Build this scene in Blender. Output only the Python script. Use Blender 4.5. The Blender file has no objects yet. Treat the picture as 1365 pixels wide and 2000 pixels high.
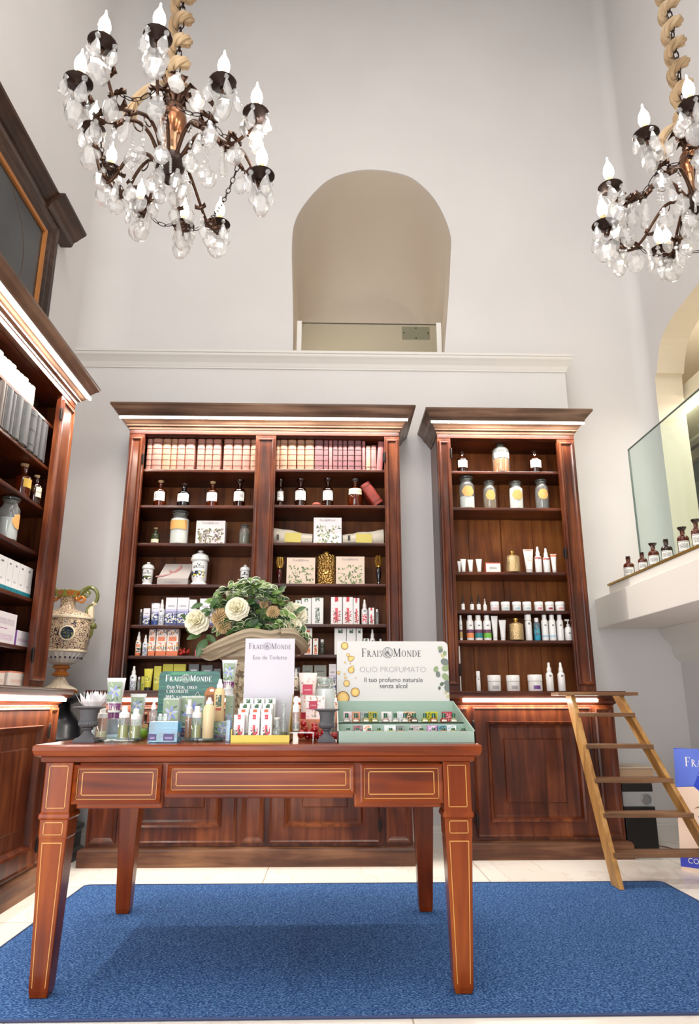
import bpy, bmesh, math, random
from math import sin, cos, pi, radians as R
from mathutils import Vector, Matrix
random.seed(7)
SC = bpy.context.scene
COL = SC.collection

# ------------------------------------------------------------------ camera, world, light, exposure
FPX, PITCH, YAW, EYE = 1368.0, R(15.4), R(1.49), 0.90
cam = bpy.data.cameras.new('camera'); camo = bpy.data.objects.new('camera', cam); COL.objects.link(camo)
cam.sensor_fit = 'VERTICAL'; cam.sensor_height = 36; cam.sensor_width = 36 * 1365 / 2000
cam.lens = FPX * 36 / 2000; cam.clip_start = 0.05
camo.location = (0, 0, EYE); camo.rotation_euler = (pi / 2 + PITCH, 0, -YAW)
SC.camera = camo
w = bpy.data.worlds.new('world'); SC.world = w; w.use_nodes = True
w.node_tree.nodes['Background'].inputs[0].default_value = (0.93, 0.96, 1.0, 1)
w.node_tree.nodes['Background'].inputs[1].default_value = 1.0
SC.view_settings.view_transform = 'Standard'; SC.view_settings.look = 'None'
SC.view_settings.gamma = 1; SC.view_settings.use_curve_mapping = False
SC.view_settings.exposure = 0.14
DAY_W, BULB_W, LED_E, BULB_E, TOP_W, SPOT_W = 92, 1.1, 26, 16, 130, 18
SC.cycles.use_denoising = True
SC.cycles.max_bounces = 8; SC.cycles.transmission_bounces = 7; SC.cycles.diffuse_bounces = 4
SC.cycles.glossy_bounces = 4; SC.cycles.transparent_max_bounces = 12
SC.cycles.caustics_reflective = False; SC.cycles.caustics_refractive = False
SC.cycles.sample_clamp_indirect = 4.0; SC.cycles.blur_glossy = 0.5

LEDW = 23
def area(name, loc, rot, sx, sy, watt, col, parent=None):
    l = bpy.data.lights.new(name, 'AREA'); l.shape = 'RECTANGLE'; l.size = sx; l.size_y = sy; l.energy = watt; l.color = col
    o = bpy.data.objects.new(name, l); o.location = loc; o.rotation_euler = rot; COL.objects.link(o); o.parent = parent; return o
# daylight coming in through the shop window in the front wall, behind the photographer
area('window_daylight', (-1.0, -2.35, 1.45), (R(90), 0, R(-8)), 2.0, 2.3, DAY_W, (0.90, 0.95, 1.0))
area('shop_lamp', (-.2, .3, 4.4), (R(48), 0, 0), 1.6, 1.0, SPOT_W, (1.0, .98, .94))
area('entrance_daylight', (-1.93, 1.0, 1.05), (R(90), 0, R(-62)), 1.2, 1.9, 28, (.92, .96, 1.0))
area('ceiling_lamp', (0.3, 0.9, 7.5), (R(0), 0, 0), 2.6, 2.6, TOP_W, (1.0, .965, .90))

# ------------------------------------------------------------------ measured layout helpers
def xat(u, Y, z):                       # world X of a point at depth Y, height z seen at column u
    k = (u - 682.5) / FPX
    return (Y * sin(YAW) + k * (Y * cos(YAW) * cos(PITCH) + (z - EYE) * sin(PITCH))) / (cos(YAW) - k * sin(YAW) * cos(PITCH))
def yat(u, X, z):
    k = (u - 682.5) / FPX
    return (X * cos(YAW) - k * (X * sin(YAW) * cos(PITCH) + (z - EYE) * sin(PITCH))) / (sin(YAW) + k * cos(YAW) * cos(PITCH))
def ray(u, v):
    x = (u - 682.5) / FPX; y = -(v - 1000) / FPX
    fw = (sin(YAW) * cos(PITCH), cos(YAW) * cos(PITCH), sin(PITCH)); rt = (cos(YAW), -sin(YAW), 0)
    up = (-sin(YAW) * sin(PITCH), -cos(YAW) * sin(PITCH), cos(PITCH))
    return Vector([fw[i] + x * rt[i] + y * up[i] for i in range(3)])
def zat(u, v, Y):
    r = ray(u, v); return EYE + r.z * Y / r.y
def zatX(u, v, X):
    r = ray(u, v); return EYE + r.z * X / r.x

# ------------------------------------------------------------------ materials
def srgb(c):
    return tuple(((x / 255) / 12.92 if x / 255 <= 0.04045 else ((x / 255 + 0.055) / 1.055) ** 2.4) for x in c) + (1,)
_m = {}
def mat(name):
    m = bpy.data.materials.new(name); m.use_nodes = True
    return m, m.node_tree.nodes, m.node_tree.links, m.node_tree.nodes['Principled BSDF']
def flat(rgb, rough=0.5, metal=0.0, spec=0.5, coat=0.0):
    k = ('f', rgb, rough, metal, coat)
    if k not in _m:
        m, n, l, b = mat('paint'); b.inputs['Base Color'].default_value = srgb(rgb)
        b.inputs['Roughness'].default_value = rough; b.inputs['Metallic'].default_value = metal
        b.inputs['Coat Weight'].default_value = coat; b.inputs['Specular IOR Level'].default_value = spec
        tc = n.new('ShaderNodeTexCoord'); nz = n.new('ShaderNodeTexNoise'); nz.inputs['Scale'].default_value = 40
        l.new(tc.outputs['Object'], nz.inputs['Vector'])
        mr = n.new('ShaderNodeMapRange'); mr.inputs[3].default_value = max(0, rough - .05); mr.inputs[4].default_value = min(1, rough + .05)
        l.new(nz.outputs[0], mr.inputs[0]); l.new(mr.outputs[0], b.inputs['Roughness']); _m[k] = m
    return _m[k]
def glow(rgb, e, name='light_diffuser'):
    k = ('e', rgb, e)
    if k not in _m:
        m, n, l, b = mat(name); b.inputs['Base Color'].default_value = srgb(rgb)
        b.inputs['Emission Color'].default_value = srgb(rgb); b.inputs['Emission Strength'].default_value = e; _m[k] = m
    return _m[k]
def crystal_glass(rgb, rough, ior, trans):
    m, n, l, b = mat('crystal'); b.inputs['Base Color'].default_value = srgb(rgb); b.inputs['Roughness'].default_value = rough
    b.inputs['IOR'].default_value = ior; b.inputs['Transmission Weight'].default_value = trans; return m
def thin(name, rgb, body, refl, rough):
    """see-through glass: tinted transparency, a share of coloured body and a clear gloss that grows towards the edges"""
    m, n, l, b = mat(name)
    b.inputs['Base Color'].default_value = srgb(rgb); b.inputs['Roughness'].default_value = max(.04, rough); b.inputs['Specular IOR Level'].default_value = .6
    t = n.new('ShaderNodeBsdfTransparent'); t.inputs[0].default_value = srgb(rgb)
    g = n.new('ShaderNodeBsdfGlossy'); g.inputs['Roughness'].default_value = max(.02, rough)
    lw = n.new('ShaderNodeLayerWeight'); lw.inputs[0].default_value = .5
    pw = n.new('ShaderNodeMath'); pw.operation = 'POWER'; pw.inputs[1].default_value = 3.5; l.new(lw.outputs['Facing'], pw.inputs[0])
    ma = n.new('ShaderNodeMath'); ma.operation = 'MULTIPLY_ADD'; ma.inputs[1].default_value = .55; ma.inputs[2].default_value = refl; l.new(pw.outputs[0], ma.inputs[0])
    m1 = n.new('ShaderNodeMixShader'); m1.inputs[0].default_value = body; l.new(t.outputs[0], m1.inputs[1]); l.new(b.outputs[0], m1.inputs[2])
    m2 = n.new('ShaderNodeMixShader'); l.new(ma.outputs[0], m2.inputs[0]); l.new(m1.outputs[0], m2.inputs[1]); l.new(g.outputs[0], m2.inputs[2])
    l.new(m2.outputs[0], n['Material Output'].inputs[0]); return m
def glass(rgb=(255, 255, 255), rough=0.02, ior=1.45, trans=1.0):
    k = ('g', rgb, rough, ior, trans)
    if k not in _m: _m[k] = thin('glass', rgb, .10 + .5 * (1 - trans), .06, rough)
    return _m[k]
def pane(rgb, refl=0.03):
    k = ('p', rgb, refl)
    if k not in _m: _m[k] = thin('pane_glass', rgb, .02, refl, .01)
    return _m[k]
def ramp(n, stops):
    r = n.new('ShaderNodeValToRGB'); e = r.color_ramp.elements
    while len(e) < len(stops): e.new(0.5)
    for i, (p, c) in enumerate(stops): e[i].position = p; e[i].color = srgb(c)
    return r
def wood(name, c0, c1, c2, rough=0.32, axis=2, scale=1.0, coat=0.25, bump=0.12):
    m, n, l, b = mat(name)
    tc = n.new('ShaderNodeTexCoord'); mp = n.new('ShaderNodeMapping')
    s = [14 * scale] * 3; s[axis] = 1.1 * scale; mp.inputs['Scale'].default_value = s
    l.new(tc.outputs['Object'], mp.inputs[0])
    nz = n.new('ShaderNodeTexNoise'); nz.inputs['Scale'].default_value = 1.6; nz.inputs['Detail'].default_value = 7; nz.inputs['Distortion'].default_value = 0.7
    l.new(mp.outputs[0], nz.inputs[0])
    nb = n.new('ShaderNodeTexNoise'); nb.inputs['Scale'].default_value = 2.2; nb.inputs['Detail'].default_value = 3; l.new(tc.outputs['Object'], nb.inputs[0])
    mx = n.new('ShaderNodeMath'); mx.operation = 'MULTIPLY_ADD'; mx.inputs[1].default_value = 0.55; l.new(nb.outputs[0], mx.inputs[0])
    m2 = n.new('ShaderNodeMath'); m2.operation = 'MULTIPLY'; m2.inputs[1].default_value = 0.5; l.new(nz.outputs[0], m2.inputs[0]); l.new(m2.outputs[0], mx.inputs[2])
    r = ramp(n, [(0.34, c0), (0.52, c1), (0.70, c2)]); l.new(mx.outputs[0], r.inputs[0]); l.new(r.outputs[0], b.inputs['Base Color'])
    b.inputs['Roughness'].default_value = rough; b.inputs['Coat Weight'].default_value = coat * .6; b.inputs['Coat Roughness'].default_value = 0.15; b.inputs['Specular IOR Level'].default_value = .3
    bp = n.new('ShaderNodeBump'); bp.inputs['Strength'].default_value = bump; bp.inputs['Distance'].default_value = 0.002
    l.new(nz.outputs[0], bp.inputs['Height']); l.new(bp.outputs[0], b.inputs['Normal'])
    return m
def printed(base, bands=(), blots=(), rough=0.45, seed=0.0):
    """printed packaging: base colour, horizontal colour bands by height, patches of blotchy ornament (z0,z1,x0,x1,scale,thr,cols)"""
    k = repr(('pr', base, bands, blots, rough, seed))
    if k in _m: return _m[k]
    m, n, l, b = mat('printed_pack'); b.inputs['Roughness'].default_value = rough
    tc = n.new('ShaderNodeTexCoord'); sp = n.new('ShaderNodeSeparateXYZ'); l.new(tc.outputs['Generated'], sp.inputs[0])
    cur = n.new('ShaderNodeRGB'); cur.outputs[0].default_value = srgb(base); cur = cur.outputs[0]
    def between(out, a, c):
        g = n.new('ShaderNodeMath'); g.operation = 'GREATER_THAN'; g.inputs[1].default_value = a; l.new(out, g.inputs[0])
        h = n.new('ShaderNodeMath'); h.operation = 'LESS_THAN'; h.inputs[1].default_value = c; l.new(out, h.inputs[0])
        t = n.new('ShaderNodeMath'); t.operation = 'MULTIPLY'; l.new(g.outputs[0], t.inputs[0]); l.new(h.outputs[0], t.inputs[1]); return t.outputs[0]
    def mul(a, c):
        t = n.new('ShaderNodeMath'); t.operation = 'MULTIPLY'; l.new(a, t.inputs[0]); l.new(c, t.inputs[1]); return t.outputs[0]
    def mixc(f, a, c):
        x = n.new('ShaderNodeMix'); x.data_type = 'RGBA'; l.new(f, x.inputs[0]); l.new(a, x.inputs[6])
        if isinstance(c, tuple): x.inputs[7].default_value = srgb(c)
        else: l.new(c, x.inputs[7])
        return x.outputs[2]
    for bd in bands:
        z0, z1, c = bd[:3]; f = between(sp.outputs[2], z0, z1)
        if len(bd) > 3: f = mul(f, between(sp.outputs[0], bd[3], bd[4]))
        cur = mixc(f, cur, c)
    for i, (z0, z1, x0, x1, sc, thr, cols) in enumerate(blots):
        mp = n.new('ShaderNodeMapping'); mp.inputs['Location'].default_value = (seed * 3.1 + i * 1.7, 0, seed); l.new(tc.outputs['Object'], mp.inputs[0])
        vo = n.new('ShaderNodeTexVoronoi'); vo.inputs['Scale'].default_value = sc * 1.8; l.new(mp.outputs[0], vo.inputs[0])
        nz = n.new('ShaderNodeTexNoise'); nz.inputs['Scale'].default_value = sc * 1.5; l.new(mp.outputs[0], nz.inputs[0])
        lt = n.new('ShaderNodeMath'); lt.operation = 'GREATER_THAN'; lt.inputs[1].default_value = thr; l.new(nz.outputs[0], lt.inputs[0])
        f = mul(lt.outputs[0], mul(between(sp.outputs[2], z0, z1), between(sp.outputs[0], x0, x1)))
        rr = ramp(n, [((j + .5) / len(cols) * .8, c) for j, c in enumerate(cols)]); rr.color_ramp.interpolation = 'CONSTANT'
        sx = n.new('ShaderNodeSeparateColor'); l.new(vo.outputs['Color'], sx.inputs[0]); l.new(sx.outputs[0], rr.inputs[0])
        cur = mixc(f, cur, rr.outputs[0])
    l.new(cur, b.inputs['Base Color']); _m[k] = m
    return m

# ------------------------------------------------------------------ mesh builder
class MB:
    def __init__(s): s.v = []; s.f = []; s.mi = []
    def face(s, idx, m=0): s.f.append(idx); s.mi.append(m)
    def add(s, pts): b = len(s.v); s.v += [tuple(p) for p in pts]; return b
    def box(s, x0, x1, y0, y1, z0, z1, m=0):
        b = s.add([(x0, y0, z0), (x1, y0, z0), (x1, y1, z0), (x0, y1, z0), (x0, y0, z1), (x1, y0, z1), (x1, y1, z1), (x0, y1, z1)])
        for q in ((0, 3, 2, 1), (4, 5, 6, 7), (0, 1, 5, 4), (1, 2, 6, 5), (2, 3, 7, 6), (3, 0, 4, 7)): s.face([b + i for i in q], m)
        return s
    def hull8(s, p, m=0):
        b = s.add(p)
        for q in ((0, 3, 2, 1), (4, 5, 6, 7), (0, 1, 5, 4), (1, 2, 6, 5), (2, 3, 7, 6), (3, 0, 4, 7)): s.face([b + i for i in q], m)
        return s
    def loops(s, L, m=0, cap0=False, cap1=False, closed=True):
        n = len(L[0]); bs = [s.add(l) for l in L]
        for a, b in zip(bs, bs[1:]):
            for i in range(n if closed else n - 1):
                j = (i + 1) % n; s.face([a + i, a + j, b + j, b + i], m)
        if cap0: s.face([bs[0] + i for i in reversed(range(n))], m)
        if cap1: s.face([bs[-1] + i for i in range(n)], m)
        return s
    def lathe(s, prof, seg=20, c=(0, 0, 0), m=0, sx=1, sy=1, a0=0, a1=2 * pi):
        full = abs(a1 - a0 - 2 * pi) < 1e-6; k = seg if full else seg + 1
        s.loops([[(c[0] + r * cos(a0 + (a1 - a0) * i / seg) * sx, c[1] + r * sin(a0 + (a1 - a0) * i / seg) * sy, c[2] + z) for i in range(k)] for r, z in prof], m,
                cap0=full and prof[0][0] > 1e-6, cap1=full and prof[-1][0] > 1e-6, closed=full)
        return s
    def tube(s, pts, r, seg=6, m=0, cap=True):
        P = [Vector(p) for p in pts]; L = []; n = len(P)
        rr = r if isinstance(r, (list, tuple)) else [r] * n
        up = None
        for i in range(n):
            t = (P[min(i + 1, n - 1)] - P[max(i - 1, 0)]).normalized()
            if up is None: up = t.orthogonal().normalized()
            else:
                up = (up - t * up.dot(t)); up = up.normalized() if up.length > 1e-6 else t.orthogonal().normalized()
            sd = t.cross(up)
            L.append([P[i] + (up * cos(2 * pi * k / seg) + sd * sin(2 * pi * k / seg)) * rr[i] for k in range(seg)])
        return s.loops(L, m, cap, cap)
    def ball(s, c, r, seg=8, rings=6, m=0, sz=1.0):
        return s.lathe([(max(r * sin(pi * i / rings), 0), -r * cos(pi * i / rings) * sz) for i in range(rings + 1)], seg, c, m)
    def prism(s, poly, y0, y1, m=0):            # polygon in x,z extruded along y
        return s.loops([[(x, y0, z) for x, z in poly], [(x, y1, z) for x, z in poly]], m, True, True)
    def rloft(s, x0, x1, z0, z1, prof, m=0, cap=True):   # nested rectangles facing -y: prof = (inset, y)
        return s.loops([[(x0 + i, y, z0 + i), (x1 - i, y, z0 + i), (x1 - i, y, z1 - i), (x0 + i, y, z1 - i)] for i, y in prof], m, False, cap)
    def build(s, name, mats, parent=None, smooth=False, loc=None, rot=None, angle=40, bev=0):
        me = bpy.data.meshes.new(name); me.from_pydata(s.v, [], s.f)
        if not isinstance(mats, (list, tuple)): mats = [mats]
        for m in mats: me.materials.append(m)
        me.polygons.foreach_set('material_index', s.mi)
        bm = bmesh.new(); bm.from_mesh(me); bmesh.ops.remove_doubles(bm, verts=bm.verts, dist=1e-6)
        bmesh.ops.recalc_face_normals(bm, faces=bm.faces); bm.to_mesh(me); bm.free()
        if smooth:
            me.polygons.foreach_set('use_smooth', [True] * len(me.polygons)); me.set_sharp_from_angle(angle=R(angle))
        me.update()
        o = bpy.data.objects.new(name, me); COL.objects.link(o); o.parent = parent
        if loc: o.location = loc
        if rot: o.rotation_euler = rot
        if bev:
            b = o.modifiers.new('bevel', 'BEVEL'); b.width = bev; b.segments = 2; b.limit_method = 'ANGLE'; b.angle_limit = R(50)
        return o
def tag(o, label, cat, group=None):
    o['label'] = label; o['category'] = cat
    if group: o['group'] = group
    return o
def thing(name, label, cat, loc=(0, 0, 0), rz=0, group=None):
    o = bpy.data.objects.new(name, None); o.empty_display_size = 0.05; COL.objects.link(o)
    o.location = loc; o.rotation_euler = (0, 0, rz); return tag(o, label, cat, group)
def struct(o): o['kind'] = 'structure'; return o
ORD = ['first', 'second', 'third', 'fourth', 'fifth', 'sixth', 'seventh', 'eighth', 'ninth', 'tenth', 'eleventh', 'twelfth', 'thirteenth', 'fourteenth', 'fifteenth', 'sixteenth', 'seventeenth', 'eighteenth', 'nineteenth', 'twentieth']

# ------------------------------------------------------------------ lettering
def text(s, size, m, parent, x, z, y=-0.001, off=0.0, align='CENTER', name='lettering', ext=0.0004, sx=1.0):
    c = bpy.data.curves.new('t', 'FONT'); c.body = s; c.size = size; c.align_x = align; c.extrude = ext / 2; c.offset = off; c.resolution_u = 3
    o = bpy.data.objects.new('t', c); me = bpy.data.meshes.new_from_object(o)
    bpy.data.objects.remove(o); me.materials.clear(); me.materials.append(m)
    t = bpy.data.objects.new(name, me); COL.objects.link(t); t.parent = parent
    t.location = (x, y, z); t.rotation_euler = (pi / 2, 0, 0); t.scale = (sx, 1, 1); return t
TK, TN, SH = 0.135, 0.05, 0.035
GL = {
 'F': (.62, [('l', .16, 0, .16, 1, TK), ('s', .16, 0), ('l', .04, .98, .56, .98, SH * 1.3), ('l', .16, .52, .44, .52, SH * 1.3), ('l', .55, .8, .57, 1, .04), ('l', .43, .42, .43, .62, .035)]),
 'R': (.74, [('l', .16, 0, .16, 1, TK), ('s', .16, 0), ('l', .04, .98, .26, .98, SH), ('a', .24, .745, .27, .24, 90, -90, TN, TK), ('l', .3, .5, .64, .01, TK * .9), ('s', .66, 0)]),
 'A': (.76, [('l', .09, 0, .36, 1, TN), ('l', .37, 1, .66, 0, TK), ('l', .18, .34, .56, .34, SH), ('s', .09, 0), ('s', .67, 0)]),
 'I': (.34, [('l', .17, 0, .17, 1, TK), ('s', .17, 0), ('s', .17, 1)]),
 'S': (.56, [('a', .28, .75, .19, .23, 30, 270, TN, TK * .8), ('a', .28, .26, .21, .25, 90, -150, TN, TK), ('l', .46, .72, .46, .98, .03), ('l', .06, .02, .06, .28, .03)]),
 'M': (.98, [('l', .16, 0, .16, 1, TN), ('l', .17, 1, .48, .04, TK), ('l', .48, .04, .79, 1, TN), ('l', .82, 0, .82, 1, TK), ('s', .16, 0), ('s', .82, 0), ('l', .04, .98, .2, .98, SH), ('l', .78, .98, .94, .98, SH)]),
 'O': (.82, [('a', .41, .5, .35, .5, 0, 360, TN, TK)]),
 'N': (.84, [('l', .16, 0, .16, 1, TN), ('l', .16, 1, .68, .02, TK), ('l', .69, 0, .69, 1, TN), ('s', .16, 0), ('s', .69, 1), ('l', .04, .98, .2, .98, SH)]),
 'D': (.82, [('l', .16, 0, .16, 1, TK), ('l', .04, .98, .34, .98, SH), ('l', .04, .02, .34, .02, SH), ('a', .3, .5, .45, .49, 90, -90, TN, TK)]),
 'E': (.62, [('l', .16, 0, .16, 1, TK), ('l', .04, .98, .54, .98, SH * 1.3), ('l', .16, .52, .42, .52, SH * 1.3), ('l', .04, .02, .56, .02, SH * 1.3), ('l', .53, .82, .55, 1, .04), ('l', .55, 0, .57, .18, .04), ('l', .41, .42, .41, .62, .035)]),
 'V': (.74, [('l', .09, 1, .38, 0, TK), ('l', .38, 0, .65, 1, TN), ('s', .09, 1), ('s', .65, 1)]),
 'C': (.7, [('a', .38, .5, .32, .49, 42, 318, TN, TK), ('l', .63, .74, .63, .98, .03)]),
 'L': (.56, [('l', .16, 0, .16, 1, TK), ('s', .16, 1), ('l', .04, .02, .5, .02, SH * 1.3), ('l', .5, 0, .52, .2, .04)]),
 'T': (.64, [('l', .32, 0, .32, 1, TK), ('s', .32, 0), ('l', .04, .98, .6, .98, SH * 1.3), ('l', .05, .8, .05, 1, .035), ('l', .59, .8, .59, 1, .035)]),
 'U': (.76, [('l', .16, .3, .16, 1, TK), ('l', .62, .3, .62, 1, TN), ('a', .39, .3, .23, .29, 180, 360, TN, TK), ('s', .16, 1), ('s', .62, 1)]),
 'Z': (.64, [('l', .08, .98, .56, .98, SH * 1.3), ('l', .54, .98, .08, .02, TK), ('l', .06, .02, .58, .02, SH * 1.3)]),
 '1': (.4, [('l', .2, 0, .2, 1, TK), ('s', .2, 0), ('l', .08, .84, .2, 1, TN)]),
 '0': (.56, [('a', .28, .5, .22, .5, 0, 360, TN, TK)]),
 '%': (.8, [('l', .2, 0, .6, 1, TN), ('a', .2, .75, .14, .22, 0, 360, TN, .08), ('a', .62, .25, .14, .22, 0, 360, TN, .08)]),
 ',': (.26, [('l', .12, .08, .06, -.16, .08)]), ' ': (.36, []),
 'P': (.64, [('l', .16, 0, .16, 1, TK), ('s', .16, 0), ('l', .04, .98, .26, .98, SH), ('a', .24, .72, .27, .265, 90, -90, TN, TK)]),
}
def serif_text(s, cap, m, parent, x, z, y=-0.001, align=0.5, small=0.76, name='lettering', bold=1.0, sx=1.0, gap=0.05):
    """small capitals with thick and thin strokes; upper-case letters are tall, lower-case letters are small capitals"""
    mb = MB(); cx = 0.0; items = []
    for ch in s:
        if ch == '@': items.append((None, cx, cap)); cx += cap * 1.25; continue
        h = cap if (ch.isupper() or ch in '1%,0') else cap * small
        g = GL[ch.upper()]; items.append((g[1], cx, h)); cx += (g[0] + gap) * h * sx
    ox = -cx * align
    def quad(p): b = mb.add([(a + ox, y, c) for a, c in p]); mb.face([b, b + 1, b + 2, b + 3])
    for strokes, x0, h in items:
        if strokes is None:
            C = (x0 + cap * .6, cap * .5)
            for r0, r1 in ((.66, .61), (.50, .47)):
                for i in range(28):
                    a, b_ = 2 * pi * i / 28, 2 * pi * (i + 1) / 28
                    quad([(C[0] + cap * r * cos(t), C[1] + cap * r * sin(t)) for r, t in ((r0, a), (r0, b_), (r1, b_), (r1, a))])
            rnd = random.Random(3)
            for i in range(15):
                a = rnd.uniform(0, 2 * pi); r = rnd.uniform(.05, .38); d = rnd.uniform(0, pi); q = rnd.uniform(.1, .26)
                px, pz = C[0] + cap * r * cos(a), C[1] + cap * r * sin(a); dx, dz = cap * q * cos(d), cap * q * sin(d); nx, nz = -sin(d) * cap * .02, cos(d) * cap * .02
                quad([(px - dx + nx, pz - dz + nz), (px + dx + nx, pz + dz + nz), (px + dx - nx, pz + dz - nz), (px - dx - nx, pz - dz - nz)])
            continue
        for st in strokes:
            if st[0] == 'l':
                _, a0, b0, a1, b1, wd = st; wd *= bold
                d = Vector((a1 - a0, b1 - b0)); nn = Vector((-d.y, d.x)).normalized() * wd / 2
                if abs(d.y) > .5 and wd > .03: nn = Vector((wd / 2, 0))
                quad([(x0 + (a0 + nn.x) * h * sx, (b0 + nn.y) * h), (x0 + (a1 + nn.x) * h * sx, (b1 + nn.y) * h), (x0 + (a1 - nn.x) * h * sx, (b1 - nn.y) * h), (x0 + (a0 - nn.x) * h * sx, (b0 - nn.y) * h)])
            elif st[0] == 's':
                _, a0, b0 = st; b1 = SH if b0 == 0 else 1 - SH
                quad([(x0 + (a0 - .13) * h * sx, b0 * h), (x0 + (a0 + .13) * h * sx, b0 * h), (x0 + (a0 + .13) * h * sx, b1 * h), (x0 + (a0 - .13) * h * sx, b1 * h)])
            else:
                _, ax, az, rx, rz, t0, t1, w0, w1 = st; N = 18
                P = []
                for i in range(N + 1):
                    t = R(t0 + (t1 - t0) * i / N); wd = (w0 + (w1 - w0) * abs(cos(t))) * bold
                    P.append(((x0 + (ax + (rx) * cos(t)) * h * sx, (az + rz * sin(t)) * h), (x0 + (ax + (rx - wd) * cos(t)) * h * sx, (az + (rz - w0 * bold) * sin(t)) * h)))
                for p, q in zip(P, P[1:]): quad([p[0], q[0], q[1], p[1]])
    return mb.build(name, m, parent, loc=(x, 0, z))

# ------------------------------------------------------------------ wall / floor materials
def plaster(name, c, bump=0.25):
    m, n, l, b = mat(name); tc = n.new('ShaderNodeTexCoord'); nz = n.new('ShaderNodeTexNoise'); nz.inputs['Scale'].default_value = 1.3; nz.inputs['Detail'].default_value = 5
    l.new(tc.outputs['Object'], nz.inputs[0]); r = ramp(n, [(0.3, tuple(int(x * .975) for x in c)), (0.7, c)]); l.new(nz.outputs[0], r.inputs[0]); l.new(r.outputs[0], b.inputs[0])
    n2 = n.new('ShaderNodeTexNoise'); n2.inputs['Scale'].default_value = 5; n2.inputs['Detail'].default_value = 6; l.new(tc.outputs['Object'], n2.inputs[0])
    bp = n.new('ShaderNodeBump'); bp.inputs['Strength'].default_value = bump; bp.inputs['Distance'].default_value = .01; l.new(n2.outputs[0], bp.inputs['Height']); l.new(bp.outputs[0], b.inputs['Normal'])
    b.inputs['Roughness'].default_value = .75; return m
WALL = plaster('wall_paint', (222, 219, 218)); WARM = plaster('warm_wall_paint', (228, 216, 194)); NICHE = plaster('niche_paint', (222, 212, 200))
WHITE = flat((236, 233, 228), .45)
def marble():
    m, n, l, b = mat('marble_tiles'); tc = n.new('ShaderNodeTexCoord')
    nz = n.new('ShaderNodeTexNoise'); nz.inputs['Scale'].default_value = 1.1; nz.inputs['Detail'].default_value = 8; nz.inputs['Distortion'].default_value = 2.2; l.new(tc.outputs['Object'], nz.inputs[0])
    r = ramp(n, [(0.0, (244, 236, 224)), (.478, (243, 235, 224)), (.5, (233, 223, 210)), (.522, (245, 238, 228)), (1.0, (240, 231, 219))]); l.new(nz.outputs[0], r.inputs[0])
    bk = n.new('ShaderNodeTexBrick'); bk.inputs['Scale'].default_value = 1.0; bk.inputs['Mortar Size'].default_value = .003; bk.offset = .5
    bk.inputs['Brick Width'].default_value = 1.2; bk.inputs['Row Height'].default_value = .6
    bk.inputs['Color1'].default_value = (1, 1, 1, 1); bk.inputs['Color2'].default_value = (.97, .97, .97, 1); bk.inputs['Mortar'].default_value = srgb((196, 186, 174))
    mp = n.new('ShaderNodeMapping'); mp.inputs['Location'].default_value = (.35, .2, 0); l.new(tc.outputs['Object'], mp.inputs[0]); l.new(mp.outputs[0], bk.inputs['Vector'])
    mx = n.new('ShaderNodeMix'); mx.data_type = 'RGBA'; mx.blend_type = 'MULTIPLY'; mx.inputs[0].default_value = 1; l.new(r.outputs[0], mx.inputs[6]); l.new(bk.outputs[0], mx.inputs[7])
    l.new(mx.outputs[2], b.inputs[0]); b.inputs['Roughness'].default_value = .22; return m
def rugmat():
    m, n, l, b = mat('blue_carpet'); tc = n.new('ShaderNodeTexCoord')
    mp = n.new('ShaderNodeMapping'); mp.inputs['Scale'].default_value = (1, 1.8, 1); l.new(tc.outputs['Object'], mp.inputs[0])
    nz = n.new('ShaderNodeTexNoise'); nz.inputs['Scale'].default_value = 130; nz.inputs['Detail'].default_value = 5; l.new(mp.outputs[0], nz.inputs[0])
    r = ramp(n, [(.33, (20, 44, 86)), (.5, (50, 86, 138)), (.66, (112, 148, 196))]); l.new(nz.outputs[0], r.inputs[0]); l.new(r.outputs[0], b.inputs[0])
    bp = n.new('ShaderNodeBump'); bp.inputs['Strength'].default_value = .8; bp.inputs['Distance'].default_value = .006; l.new(nz.outputs[0], bp.inputs['Height']); l.new(bp.outputs[0], b.inputs['Normal'])
    b.inputs['Roughness'].default_value = .95; b.inputs['Specular IOR Level'].default_value = .1; return m

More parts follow.
